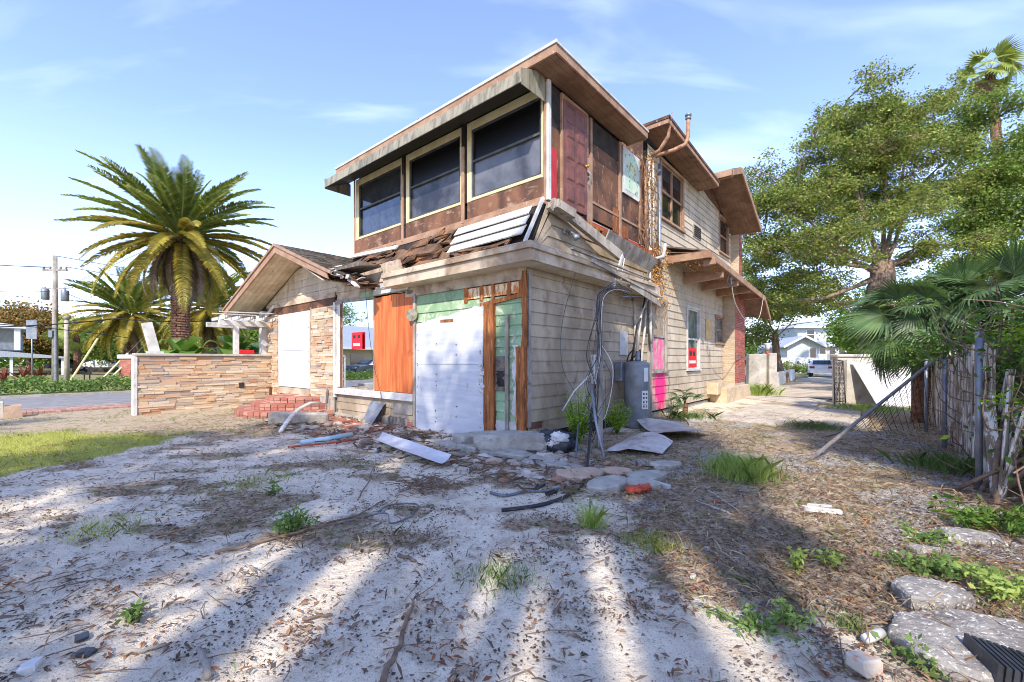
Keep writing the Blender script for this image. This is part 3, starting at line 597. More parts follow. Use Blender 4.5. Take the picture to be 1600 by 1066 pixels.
fb(mb, -3.0, -2.3, 2.14, 2.26, .03, .05); fb(mb, -2.5, -1.8, 2.24, 2.3, .03, .05)
hb(mb, 'rotten_lath', M_['rot'])
mb = MB()
def ragged(m, x0, x1, z0, z1, o0, o1, nz=14, r=.02, y=0, lean=0):
    L = [(x0+random.uniform(-r, r)+lean*(k/nz), z0+(z1-z0)*k/nz) for k in range(nz+1)]; Rr = [(x1+random.uniform(-r, r)+lean*(k/nz), z0+(z1-z0)*k/nz) for k in range(nz+1)]
    vs = []; fs = []
    for (a, z), (b, z2) in zip(L, Rr): vs += [(a, y-o0, z), (b, y-o0, z), (b, y-o1, z), (a, y-o1, z)]
    for k in range(nz):
        for q in range(4): fs.append((k*4+q, k*4+(q+1) % 4, k*4+4+(q+1) % 4, k*4+4+q))
    fs += [(0, 1, 2, 3), (nz*4+3, nz*4+2, nz*4+1, nz*4)]; m.add(vs, fs); return m
ragged(mb, -.93, -.69, .02, 2.5, .032, .09, r=.012); ragged(mb, -.15, .03, -.22, 1.72, .032, .11, r=.02); ragged(mb, -.06, .035, 1.7, 3.0, .035, .06, r=.015)
hb(mb, 'rotten_stud', M_['rot'])
mb = MB(); ragged(mb, -.43, -.36, -.02, 2.28, .035, .07, r=.006); hb(mb, 'thin_batten', M_['graywood'])
mb = MB(); ragged(mb, -.70, -.44, .94, 1.56, .031, .036, r=.05, nz=14); hb(mb, 'torn_hole', M_['shingle']); mb = MB(); ragged(mb, -.66, -.5, 1.02, 1.3, .037, .039, r=.04, nz=9); hb(mb, 'torn_hole_painted_shade', M_['black'])  # black overlay on the boards paints the shade inside the hole
mb = MB(); ragged(mb, -.26, -.14, .5, 1.75, .033, .04, r=.05, nz=22); ragged(mb, -.67, -.1, .0, .42, .031, .038, r=.03); hb(mb, 'peeled_primer', M_['white'])
mb = MB(); sb(mb, -.03, .06, .35, 3.02, .03, .05); fb(mb, .0, .05, 1.7, 2.95, .0, .03); hb(mb, 'corner_board', M_['graywood'])
mb = MB(); fb(mb, -3.35, .02, 2.86, 3.06, .0, .05); hb(mb, 'frieze_board', M_['cornice'])
# big white boarded panel with ragged top and bottom edges
def panel(mb, tl, tr, bl, br, y, th, n=26, rt=.03, rb=.04):
    vs = []
    for i in range(n+1):
        t = i/n; xb = bl[0]+(br[0]-bl[0])*t; xt = tl[0]+(tr[0]-tl[0])*t
        zb = bl[1]+(br[1]-bl[1])*t+random.uniform(-rb, rb); zt = tl[1]+(tr[1]-tl[1])*t+random.uniform(-rt, rt)*(1 if i % 3 else .2)
        bow = .012*math.sin(t*9)
        vs += [(xb, y-.0, zb), (xb, y-th-bow, zb), (xt, y-th-bow, zt), (xt, y, zt)]
    fs = []
    for i in range(n):
        for k in range(4): fs.append((i*4+k, i*4+(k+1) % 4, i*4+4+(k+1) % 4, i*4+4+k))
    fs += [(3, 2, 1, 0), (n*4, n*4+1, n*4+2, n*4+3)]; return mb.add(vs, fs)
mb = MB(); panel(mb, (-2.97, 1.40), (-.99, 1.40), (-2.97, .05), (-.93, -.02), -.034, .02, rt=0); p_ = hb(mb, 'boarding_panel', M_['board'], label='big white boarding sheet, lower half')
mb = MB(); panel(mb, (-2.95, 2.26), (-.96, 2.50), (-2.97, 1.406), (-.99, 1.406), -.034, .02, rb=0, rt=.035); p_ = hb(mb, 'boarding_panel', M_['board'], label='big white boarding sheet, upper half')
mb = MB()
for k in range(14): mb.cbox((-1.0+random.uniform(-.05, .06), -.07, 1.1+random.uniform(-.35, .35)), (.07, .03, .06), ry=random.uniform(0, 3), j=.02)
hb(mb, 'torn_edge_scraps', M_['white'])
mb = MB()
for k in range(26):
    x = random.choice((-2.9, -2.3, -1.7, -1.05))+random.uniform(-.02, .02); z = random.uniform(.15, 2.2); mb.cbox((x, .012-.034+.0-.0005+0*z-.0, z), (.014, .10, .014))
for k in range(16):
    x = random.choice((-10.05, -9.05, -8.0)); z = .75+.14*k; mb.cbox((x, -.05, z), (.016, .02, .016))
hb(mb, 'nail_heads', M_['darkply'])
mb = MB(); fb(mb, -3.06, -2.98, .0, 2.9, .0, .07); fb(mb, -3.3, -3.08, 2.92, 3.0, 0, .05); hb(mb, 'door_jamb', M_['graywood'])
mb = MB(); mb.lathe((0, 0, 0), [(.02, -.02), (.13, -.015), (.13, .015), (.02, .02)], 20); o = hb(mb, 'lamp_disc', M_['awning']); o.rotation_euler = (R(90), 0, R(25)); o.location = (-3.02, -.12, 2.45)
# picture window and orange boards
mb = MB(); mb.box(-.70, .70, -.004, .004, -1.08, 1.08); gl = hb(mb, 'picture_window', M_['mirror'], label='tall reflecting window pane'); gl.location = (-5.32, -.012, 1.88); gl.rotation_euler = (0, 0, R(3.7))
mb = MB(); fb(mb, -6.07, -6.02, .76, 3.0, .0, .05); fb(mb, -4.62, -4.58, .76, 3.0, .02, .05); fb(mb, -6.44, -4.58, 2.96, 3.06, 0, .05); fb(mb, -6.02, -4.62, .76, .80, .0, .05); hb(mb, 'window_frame', M_['graywood'])
mb = MB(); fb(mb, -5.62, -5.12, 1.76, 2.18, .042, .048); hb(mb, 'placard', M_['redsign'], label='red notice placard on the big window')
mb = MB(); fb(mb, -5.54, -5.43, 2.03, 2.11, .048, .051); fb(mb, -5.33, -5.22, 2.03, 2.11, .048, .051); hb(mb, 'placard_print', M_['darkink'])
mb = MB(); fb(mb, -5.54, -5.22, 1.84, 1.91, .048, .051); hb(mb, 'placard_strip', M_['paper'])
mb = MB(); fb(mb, -6.52, -6.42, .5, 3.02, 0, .08); fb(mb, -6.44, -6.22, .78, 3.0, .0, .03); fb(mb, -6.45, -3.06, .60, .76, .0, .11); hb(mb, 'window_trim', M_['white'], bevel=.006)
mb = MB(); fb(mb, -6.22, -6.07, .78, 2.98, .0, .04); hb(mb, 'side_jamb', M_['darkply'])
mb = MB()
for k in range(5):
    w_ = (orange_x[1]-orange_x[0])/5; x0 = orange_x[0]+k*w_; fb(mb, x0+.004, x0+w_-.006, .77, 2.97+random.uniform(-.015, .01), .02, .045)
hb(mb, 'orange_board', M_['orange'], label='upright orange boards covering half the window', bevel=.004)
mb = MB(); siding(mb, 'f', 0, -6.4, -3.06, .02, .6, .19, rag=.03); hb(mb, 'siding', M_['siding_dirty'])
mb = MB(); panel(mb, (-6.42, 3.74), (-3.6, 3.74), (-6.42, 3.07), (-3.3, 2.98), 0.0, .02, rb=.02, rt=.02); hb(mb, 'old_fascia_sheathing', M_['cornice'])
mb = MB(); siding(mb, 'f', -.02, -6.4, -3.6, 3.02, 3.5, .24, rag=.2); hb(mb, 'siding', M_['cornice'])
mb = MB(); siding(mb, 'f', -.05, -5.2, -3.3, 3.0, 3.12, .14, rag=.1); hb(mb, 'siding', M_['green'])
mb = MB(); fb(mb, -4.55, -3.2, 3.02, 3.14, .06, .10); fb(mb, -4.4, -3.5, 3.12, 3.24, .08, .12, j=.015); mb.beam((-4.3, -.12, 3.16), (-3.4, -.16, 3.30), .05, .1, j=.02); hb(mb, 'torn_white_flashing', M_['white'])
mb = MB()
for k in range(9): fb(mb, -4.5+k*.14, -4.42+k*.14, -.1+random.uniform(-.05, .1), .2, .02, .05, j=.01)
fb(mb, -3.8, -3.1, .3, .52, .04, .06, j=.01); fb(mb, -4.9, -3.9, .02, .2, .03, .06, j=.015); fb(mb, -4.3, -3.9, -.05, .22, .07, .10, j=.04); hb(mb, 'loose_skirting', M_['graywood'])
mb = MB(); brickwall(mb, 'f', -.02, -4.2, -3.0, -.15, .14); hb(mb, 'foundation_brick', M_['brick'])
# gable wing with ledger stone
def ledger(m, put, a0, a1, z0, z1, holes=(), clip=None):
    z = z0
    while z < z1-.02:
        h = random.choice([.045, .06, .075, .09]); a = a0-random.uniform(0, .2)
        while a < a1:
            l = random.uniform(.14, .52); u, v = max(a, a0), min(a+l, a1); a += l+.004
            if v-u < .03: continue
            cut = False
            for h0, h1, k0, k1 in holes:
                if u < h1 and v > h0 and z < k1 and z+h > k0:
                    if u < h0-.04: v = h0
                    elif v > h1+.04: u = h1
                    else: cut = True
            if not cut and v-u > .02: put(m, u, v, z, min(z+h-.004, z1), random.uniform(.015, .055))
        z += h
    return m
mb = MB(); ledger(mb, lambda m, u, v, a, b, d: m.box(u, v, -.02-d, .0, a, b, .003), -11.0, -6.52, .1, 2.95, holes=[(-10.2, -7.86, .35, 3.0)]); hb(mb, 'stone_veneer', M_['stone'])
mb = MB(); fb(mb, -11.3, -6.52, .0, 2.95, -.05, .002); hb(mb, 'veneer_backing', M_['concrete'])
gt = lambda x: 4.50-abs(x+8.06)*.385
mb = MB(); siding(mb, 'f', 0, -11.2, -6.42, 3.22, 4.5, .21, top=gt); hb(mb, 'siding', M_['siding'])
mb = MB(); fb(mb, -11.1, -6.5, 2.93, 3.22, 0, .04, j=.004); hb(mb, 'lintel_board', M_['darkply'])
mb = MB(); fb(mb, -10.9, -6.45, 3.16, 3.3, .04, .07); hb(mb, 'frieze_board', M_['cornice'])
mb = MB(); fb(mb, -10.12, -7.94, 1.78, 2.92, .03, .055); fb(mb, -10.12, -7.94, .66, 1.772, .03, .055); hb(mb, 'boarded_doorway', M_['board'], label='two white sheets boarding the doorway above the brick steps')
mb = MB(); fb(mb, -10.2, -10.12, .5, 3.0, 0, .04); fb(mb, -7.94, -7.86, .5, 3.0, 0, .04); fb(mb, -10.12, -7.94, .44, .64, .0, .06); hb(mb, 'door_frame', M_['cornice'])
mb = MB(); fb(mb, -6.95, -6.5, .05, .62, .03, .06, j=.01); fb(mb, -7.3, -6.9, .3, .5, .05, .08, j=.01); mb.beam((-6.9, -.1, .05), (-6.75, -.12, .75), .03, .04); hb(mb, 'broken_corner_wood', M_['graywood'])
mb = MB(); fb(mb, -11.3, -11.02, .35, 3.1, .0, .22); hb(mb, 'porch_post', M_['white'])
mb = MB(); fb(mb, -11.31, -11.01, .0, .9, .22, .24, j=.01); fb(mb, -10.95, -10.6, .1, .6, .03, .12, j=.02); hb(mb, 'rotten_post_foot', M_['darkply'])
# gable roof of the wing
mb = MB(); O = -.9; AP = (-8.06, 4.66)
def slope(m, x0, z0, x1, z1, y0, y1, th): m.prism([(x0, y0, z0), (x1, y0, z1), (x1, y0, z1-th), (x0, y0, z0-th)], (0, y1-y0, 0))
slope(mb, AP[0], AP[1]-.03, -12.3, 3.17-.09, O+.03, 5.6, .03)
for k in range(24): 
    pass
w_r = hb(mb, 'roof', M_['shingle'])
sh = MB()
for side_, xe, ze in ((1, -4.72, 3.40), (-1, -12.3, 3.08)):
    n = 24
    for i in range(n):
        t0 = i/n; t1 = (i+1.15)/n; xa, za = AP[0]+(xe-AP[0])*t0, AP[1]+(ze-AP[1])*t0; xb, zb = AP[0]+(xe-AP[0])*min(t1, 1), AP[1]+(ze-AP[1])*min(t1, 1)
        y = O+.0
        while y < 5.6:
            l = random.uniform(.28, .36); off = random.uniform(0, .012)
            if not (side_ == 1 and i > n-4 and y < .4 and random.random() < .4) and (side_ < 0 or y < .55 or xa < -6.75):
                sh.prism([(xa, y, za+.012), (xb, y, zb+.026+off), (xb, y, zb+.012+off), (xa, y, za)], (0, l-.006, 0))
            y += l
sh.build('shingles', M_['shingle'], w_r)
mb = MB(); slope(mb, AP[0], AP[1]-.005, -4.9, 3.44, O+.1, .5, .03); mb.build('roof_deck', M_['sheath'], w_r)
mb = MB(); mb.prism([(AP[0], O, AP[1]-.02), (-12.35, O, 3.14), (-12.35, O, 2.95), (AP[0], O, AP[1]-.24)], (0, -.045, 0)); mb.prism([(AP[0], O, AP[1]-.02), (-5.15, O, 3.55), (-5.1, O, 3.36), (AP[0], O, AP[1]-.24)], (0, -.045, 0)); mb.build('bargeboard', M_['trim'], w_r, bevel=.006)
mb = MB(); mb.prism([(AP[0], O-.03, AP[1]+.02), (-12.4, O-.03, 3.18), (-12.4, O-.03, 3.12), (AP[0], O-.03, AP[1]-.05)], (0, -.05, 0)); mb.prism([(AP[0], O-.03, AP[1]+.02), (-4.9, O-.03, 3.50), (-4.9, O-.03, 3.44), (AP[0], O-.03, AP[1]-.05)], (0, -.05, 0)); mb.build('rake_trim', M_['trim'], w_r)
mb = MB()
for i in range(6):
    y0 = O+i*.15
    for xe, ze in ((-12.3, 3.02), (-5.4, 3.40)): slope(mb, AP[0], AP[1]-.12, xe, ze-.02, y0+.004, y0+.146, .02)
mb.build('soffit', M_['cream_soffit'], w_r)
mb = MB()
for k in range(26):
    x = random.uniform(-5.9, -4.3); y = random.uniform(-.85, -.15); z = 3.72-(x+5.6)*.32+random.uniform(-.14, .03)
    mb.cbox((x, y, z), (random.uniform(.12, .4), random.uniform(.05, .14), .02), rz=random.uniform(-1, 1), ry=random.uniform(-.3, .6), j=.012)
mb.build('torn_eave_metal', M_['white'], w_r)
mb = MB()
for k in range(22):
    x = random.uniform(-6.3, -4.2); y = random.uniform(-.7, .1); z = 3.62-(x+5.6)*.28+random.uniform(-.16, .06)
    mb.cbox((x, y, z), (random.uniform(.2, .6), random.uniform(.06, .2), .025), rz=random.uniform(-1, 1), ry=random.uniform(-.2, .6), j=.02)
mb.build('rotten_eave_wood', M_['sheath'], w_r)
mb = MB(); mb.box(-5.3, -4.2, -.66, -.1, 3.60, 3.68, .03); mb.build('eave_shingle_flap', M_['shingle'], w_r)
# small left eave scrap (curved end)
mb = MB(); mb.box(-12.6, -12.2, O-.1, O+.9, 2.86, 3.02, .01); mb.build('eave_end', M_['cream_soffit'], w_r)

# --- cornice round the ground floor
OC = .40
mb = MB()
mb.box(-3.64, OC, -OC-.02, -OC, 3.20-.14+.0, 3.30, .0); mb.box(OC, OC+.02, -OC-.02, 4.75, 3.06, 3.28)
cn = hb(mb, 'cornice', M_['cornice'])
mb = MB(); mb.box(-3.66, OC+.045, -OC-.065, -OC-.02, 3.245, 3.33); mb.box(OC+.02, OC+.065, -OC-.065, 4.4, 3.235, 3.32); mb.box(-3.66, OC+.03, -OC-.05, -OC+.2, 3.332, 3.36); mb.box(OC-.18, OC+.05, -OC+.2, 3.4, 3.325, 3.35); mb.build('crown_moulding', M_['cornice'], cn, bevel=.006)
mb = MB()
for i in range(16):
    x0 = -3.62+i*.25
    if x0 < OC: mb.box(x0, min(x0+.244, OC), -OC, 0, 3.06, 3.075)
for i in range(20): mb.box(.01, OC, .004+i*.25, .248+i*.25, 3.065, 3.08)
mb.build('soffit', M_['cream_soffit'], cn)
mb = MB(); mb.beam((.55, 1.2, 3.3), (.42, 4.6, 3.05), .04, .05); mb.beam((.5, .6, 3.42), (.46, 4.2, 3.38), .05, .03); mb.beam((.46, 3.0, 3.12), (.44, 4.75, 2.86), .02, .14); mb.build('sagging_trim', M_['graywood'], cn)
# --- skirt between the floors
SK0 = (.10, 3.36); SK1 = (.55, 4.34)
def skp(x, t, o=0): return (x, SK0[0]+(SK1[0]-SK0[0])*t-o, SK0[1]+(SK1[1]-SK0[1])*t+o*.5)
mb = MB(); mb.prism([skp(-6.55, 0), skp(-6.55, 1), (-6.55, .7, 4.3), (-6.55, .7, 3.36)], (6.53, 0, 0)); sk = hb(mb, 'skirt_wall', M_['black'])
mb = MB()
for k in range(60):
    x = random.uniform(-6.5, -2.3); t = random.uniform(.08, .85); l = random.uniform(.25, 1.1); hgt = random.uniform(.08, .34); o = .02+random.uniform(0, .05)
    a = skp(x, t, o); b = skp(min(x+l, -2.2), t+random.uniform(-.22, .14), o+random.uniform(-.01, .05)); 
    mb.beam(a, b, .03, hgt, up=(random.uniform(-.5, .5), .85, 1), j=.03)
hb(mb, 'broken_sheathing', M_['sheath'], sk)
mb = MB(); mb.hexa([skp(-3.62, .30, .03), skp(-3.1, .32, .03), skp(-3.1, .34, .05), skp(-3.62, .32, .05), skp(-3.62, .75, .06), skp(-3.1, .78, .06), skp(-3.1, .78, .08), skp(-3.62, .75, .08)]); mb.build('orange_sheathing', M_['rot'], sk); mb = MB(); mb.beam(skp(-6.2, .1, .06), skp(-5.9, .1, .06), .03, .14, up=(0, .85, 1), j=.02); mb.build('orange_sheathing', M_['rot'], sk)
mb = MB()
for t, h in ((.34, .235), (.54, .235), (.74, .22)):
    mb.beam(skp(-2.12+.02*t, t-.02, .12), skp(-.15, t, .14), .018, h, up=(0, .75, 1), j=.004)
hb(mb, 'loose_white_siding', M_['white'], sk, label='loose white siding strips hanging under the windows')
mb = MB(); mb.beam(skp(-6.5, .93, .1), skp(-4.25, .80, .1), .03, .14, up=(0, .8, 1)); hb(mb, 'fallen_white_trim', M_['white'], sk)
mb = MB(); mb.beam((-.05, -.02, 3.46), (.02, .44, 4.36), .05, .05); hb(mb, 'corner_trim', M_['white'], sk)
mb = MB()
for k in range(14): mb.beam(skp(random.uniform(-2.2, -.4), random.uniform(.0, .25), .1), skp(random.uniform(-2.2, -.2), random.uniform(.0, .3), .12), .03, .05, j=.02)
hb(mb, 'exposed_lath', M_['sheath'], sk)
def sktop(y): return 3.36+(y-.10)*2.1
mb = MB(); siding(mb, 's', 0, .06, 4.9, 3.28, 4.36, .22, top=sktop, rag=.01); hb(mb, 'siding', M_['siding_dirty'])
mb = MB(); mb.prism([(-.02, .10, 3.33), (-.02, .6, 4.28), (-.02, 4.9, 4.3), (-.02, 4.9, 3.3)], (-.1, 0, 0)); hb(mb, 'wall_backing', M_['black'])

# --- upper storey box
UY, UZ0, UZ1, UL = .6, 4.38, 6.5, -6.6
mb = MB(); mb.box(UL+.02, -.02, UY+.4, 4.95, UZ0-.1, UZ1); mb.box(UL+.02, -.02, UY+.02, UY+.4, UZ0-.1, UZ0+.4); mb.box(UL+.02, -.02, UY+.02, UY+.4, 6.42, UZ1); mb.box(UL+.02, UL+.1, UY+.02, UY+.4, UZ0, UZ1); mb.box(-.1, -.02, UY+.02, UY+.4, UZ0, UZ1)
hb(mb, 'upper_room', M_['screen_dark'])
mb = MB()
for a, b in ((UL, -4.38), (-4.22, -2.24), (-2.06, -.03)): fb(mb, a, b, UZ0+.06, 4.80, -.02, .02, UY)
hb(mb, 'apron_panel', M_['brownpanel'])
mb = MB(); fb(mb, UL, .0, UZ0-.02, UZ0+.06, -.02, .05, UY); fb(mb, UL, -.0, UZ0-.10, UZ0-.03, -.0, .09, UY, j=.004)
for x in (UL, -.06): fb(mb, x, x+.07, UZ0, UZ1, .02, .04, UY)
for x in (-4.38, -2.24): fb(mb, x+.03, x+.11, UZ0, 6.0, .02, .06, UY)
hb(mb, 'sill_band', M_['trim'], bevel=.005)
mb = MB()
for x in (-4.38, -2.24): fb(mb, x+.0, x+.17, 4.8, UZ1, -.02, .02, UY); fb(mb, x+.04, x+.12, 6.0, UZ1, .02, .04, UY)
hb(mb, 'mullion_post', M_['black'])
for i, (a, b) in enumerate(((UL+.1, -4.38), (-4.21, -2.24), (-2.07, -.09))):
    z0, z1 = 4.80, 6.46; m = MB(); wl, wt, wb = .13, .17, .06
    fb(m, a, a+wl, z0, z1, -.02, .02, UY); fb(m, b-.04, b, z0, z1, -.02, .02, UY); fb(m, a+wl, b-.04, z1-wt, z1, -.02, .018, UY); fb(m, a+wl, b-.04, z0, z0+wb, -.02, .035, UY)
    f = hb(m, 'window', M_['cream'], label=('left', 'middle', 'right')[i]+' upper window with cream frame', bevel=.005)
    m = MB(); A, B = a+wl, b-.04; zb, zt = z0+wb, z1-wt; zm = (zb+zt)/2+.05
    fb(m, A, A+.035, zb, zt, -.03, .012, UY); fb(m, B-.035, B, zb, zt, -.03, .012, UY); fb(m, A+.035, B-.035, zb, zb+.035, -.03, .012, UY); fb(m, A+.035, B-.035, zt-.035, zt, -.03, .012, UY); fb(m, A+.035, B-.035, zm-.022, zm+.022, -.03, .014, UY)
    m.build('sash', mat('aluminium_sash', C(92, 92, 90), C(64, 64, 62), rough=.5, bump=0), f)
    m = MB(); fb(m, A+.035, B-.035, zm+.022, zt-.035, -.05, -.04, UY); m.build('upper_pane', M_['screen_dark'] if i else M_['skyglass'], f)
    m = MB(); fb(m, A+.035, B-.035, zb+.035, zm-.022, -.05, -.04, UY); m.build('lower_pane', M_['screen'] if i else M_['skyglass'], f)
# awning over the windows
AWY = -.12
prof = [(AWY+.02, 6.38), (.44, 6.60), (.60, 6.60), (.60, 6.54), (AWY+.04, 6.34), (AWY-.0, 6.14), (AWY-.02, 6.14)]
mb = MB(); mb.prism([(UL-.28, y, z) for y, z in prof], (6.86, 0, 0)); aw = hb(mb, 'awning', M_['awning'], bevel=.008)
for x in (-.03+.0, UL-.28):
    mb = MB(); mb.prism([(x, AWY-.015, 6.385), (x, .42, 6.60), (x, .62, 6.45), (x, .62, 6.12), (x, AWY+.0, 6.12)], (.012, 0, 0)); mb.build('cheek', M_['awning'], aw)
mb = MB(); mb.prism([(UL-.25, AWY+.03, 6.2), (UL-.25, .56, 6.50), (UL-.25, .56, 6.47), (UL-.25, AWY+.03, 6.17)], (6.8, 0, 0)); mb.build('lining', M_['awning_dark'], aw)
# flat roof of the box
RZ = 6.68
mb = MB(); mb.box(UL-.15, .50, .14, 3.76, RZ-.02, RZ+.03); fr = hb(mb, 'roof', M_['shingle'])
mb = MB(); mb.box(UL-.17, .54, .10, .14, RZ+.0, RZ+.05); mb.box(.50, .54, .14, 3.8, RZ+.0, RZ+.035); mb.build('drip_edge', M_['white'], fr)
mb = MB(); mb.box(UL-.15, .52, .12, .16, RZ-.15, RZ-.003); mb.box(.48, .52, .16, 3.78, RZ-.14, RZ-.003); mb.box(.0, .48, 3.74, 3.78, RZ-.16, RZ-.02); mb.build('fascia', M_['trim'], fr, bevel=.006)
mb = MB()
for i in range(4): mb.box(.01+i*.117, .01+i*.117+.113, .16, 3.74, RZ-.14, RZ-.125)
mb.box(UL, .0, .16, .6, RZ-.14, RZ-.125); mb.build('soffit', M_['soffit'], fr)
for k in range(5): 
    mb = MB()
mb = MB()
for k in range(40):
    x = random.uniform(UL, .3); mb.cbox((x, random.uniform(.16, .35), RZ+.05+random.uniform(0, .03)), (random.uniform(.04, .2), .03, .02), rz=random.uniform(0, 3), j=.012)
mb.build('roof_debris', M_['concrete'], fr)
# side wall of the box: post, panels, red door, plywood, poster
mb = MB(); sb(mb, UY-.04, UY+.05, UZ0-.02, 6.52, 0, .05); hb(mb, 'white_corner_post', M_['white'], bevel=.005)
mb = MB(); sb(mb, .68, .84, UZ0-.05, 5.35, .01, .035); hb(mb, 'red_plank', M_['red'])
mb = MB(); sb(mb, .65, .97, UZ0, 6.5, 0, .01); sb(mb, 1.82, 2.02, UZ0-.1, 6.5, 0, .012); hb(mb, 'stained_panel', M_['darkply'])
mb = MB(); sb(mb, .68, .97, 5.75, 6.5, .01, .014); hb(mb, 'black_top_panel', M_['black']); mb = MB(); sb(mb, 2.12, 3.33, 6.0, 6.46, .012, .02); hb(mb, 'black_top_panel', M_['black'])  # black sheets across the top of the wall panels
mb = MB(); sb(mb, 1.06, 1.80, 4.42, 6.4, -.12, -.08); sb(mb, 1.60, 1.80, 4.42, 6.4, -.0, .004); hb(mb, 'doorway', M_['screen_dark'])
dr = None
mb = MB(); 
D0, D1, DZ0, DZ1 = 1.02, 1.78, 4.36, 6.36
mb.box(0, .045, 0, D1-D0, 0, DZ1-DZ0); 
dr = hb(mb, 'door', M_['maroon'], label='maroon panelled door hanging ajar'); dr.location = (.03, D0, DZ0); dr.rotation_euler = (0, 0, R(-4))
mb = MB()
for c in range(2):
    for r, (za, zb) in enumerate(((.12, .45), (.52, .85), (.92, 1.25), (1.32, 1.62), (1.68, 1.92))):
        y0 = .07+c*.33; mb.hexa([(.045, y0, za), (.045, y0+.27, za), (.045, y0+.27, zb), (.045, y0, zb), (.062, y0+.04, za+.04), (.062, y0+.23, za+.04), (.062, y0+.23, zb-.04), (.062, y0+.04, zb-.04)])
mb.build('door_panel', M_['maroon'], dr)
mb = MB(); mb.lathe((.0, .0, 0), [(.03, 0), (.03, .03), (.015, .035), (.035, .06), (.02, .08)], 10); k_ = mb.build('door_knob', mat('tarnished_brass', C(200, 160, 70), rough=.4, metal=.6, bump=0), dr, smooth=True); k_.rotation_euler = (0, R(90), 0); k_.location = (.045, .70, .95)
mb = MB(); sb(mb, .97, 1.04, UZ0-.05, 6.46, .012, .06); sb(mb, 1.04, 1.92, 6.38, 6.46, .012, .06); sb(mb, 1.86, 2.1, UZ0-.2, 5.6, .012, .055, j=.006); sb(mb, 1.86, 1.93, 5.6, 6.38, .012, .06); hb(mb, 'door_frame', M_['trim'])
mb = MB(); mb.beam((.08, 1.84, 5.28), (.09, 1.96, 5.20), .05, .06, j=.012); mb.beam((.09, 1.9, 5.25), (.08, 1.9, 5.02), .03, .04, j=.01); mb.beam((.08, 1.86, 5.0), (.08, 1.84, 4.3), .02, .03); hb(mb, 'splintered_strip', M_['graywood'])
mb = MB(); sb(mb, 2.12, 3.33, 4.75, 6.46, 0, .012); sb(mb, 2.12, 3.33, 4.42, 4.72, .0, .02); sb(mb, 3.42, 4.9, 4.38, 6.46, 0, .012); hb(mb, 'plywood_panel', M_['darkply'])
mb = MB(); sb(mb, 3.33, 3.42, 4.2, 6.46, .01, .05); sb(mb, 2.04, 2.12, 4.3, 6.46, .01, .045); sb(mb, 4.42, 4.5, 4.35, 6.4, .01, .05); sb(mb, 2.12, 4.8, 4.73, 4.78, .02, .035); hb(mb, 'stud', M_['trim'])
mb = MB(); sb(mb, 3.05, 3.33, 4.36, 4.9, .02, .026); sb(mb, 3.5, 3.8, 4.3, 4.6, .02, .03); hb(mb, 'orange_ply_patch', M_['rot'])
mb = MB(); sb(mb, 3.50, 4.38, 5.36, 6.42, .03, .055); po = hb(mb, 'poster', M_['white'], label='pale framed poster with coloured map')
mb = MB(); sb(mb, 3.58, 4.30, 5.46, 6.34, .055, .06); mb.build('poster_print', M_['posterbase'], po)
mb = MB()
for k in range(26): 
    y = random.gauss(3.94, .15); z = random.gauss(5.88, .2); sb(mb, y, y+random.uniform(.03, .08), z, z+random.uniform(.02, .06), .06, .062+k*.0002)
mb.build('poster_patches', mat('map_patches', None, rough=.7, bump=0, isl_cols=[C(220, 170, 60), C(90, 150, 120), C(200, 110, 80), C(230, 220, 130)]), po)
# main-house upper front-facing piece beside the box (x<0 hidden) and cripple framing, rotten joists below
mb = MB(); sb(mb, .62, 4.9, 4.26, 4.34, .0, .03); hb(mb, 'red_sill', M_['red'])
mb = MB()
for k in range(9):
    y = 2.15+k*.32; sb(mb, y, y+.16, 4.08, 4.24, -.1, .14+random.uniform(-.05, .08), j=.015)
sb(mb, 1.9, 4.9, 4.22, 4.28, -.05, .10, j=.02); hb(mb, 'rotten_joist', M_['rot'])
mb = MB(); mb.beam((.16, .55, 4.24), (.2, 1.05, 4.16), .24, .16, j=.01); mb.beam((.16, .62, 4.34), (.12, .5, 4.14), .1, .1, j=.01); mb.beam((.16, 1.0, 4.2), (.30, 2.86, 3.72), .10, .20, j=.01); mb.beam((.30, 2.2, 3.98), (.24, 4.8, 3.86), .02, .34, up=(.5, 0, 1), j=.01); hb(mb, 'hanging_gutter_board', M_['graywood'], label='broken gray eave board sagging under the red door')
mb = MB(); mb.beam((.34, 2.88, 3.74), (.42, 2.3, 2.98), .03, .09); mb.beam((.40, 2.85, 3.66), (.44, 2.6, 3.15), .015, .02); hb(mb, 'dangling_strip', M_['white'])
# flood lamp
mb = MB(); mb.box(-.0, .05, 1.05, 1.2, 3.86, 3.98); fl = hb(mb, 'flood_lamp', M_['graywood']); mb = MB(); mb.tube([(.05, 1.12, 3.92), (.14, 1.12, 3.90), (.2, 1.14, 3.84)], [.015, .02, .03]); mb.tube([(.2, 1.14, 3.84), (.24, 1.15, 3.79), (.27, 1.16, 3.74)], [.03, .05, .065], 12); mb.tube([(.05, 1.2, 3.9), (.14, 1.32, 3.88), (.18, 1.36, 3.84)], [.02, .025, .05], 10); mb.build('lamp_head', M_['metal'], fl, smooth=True)

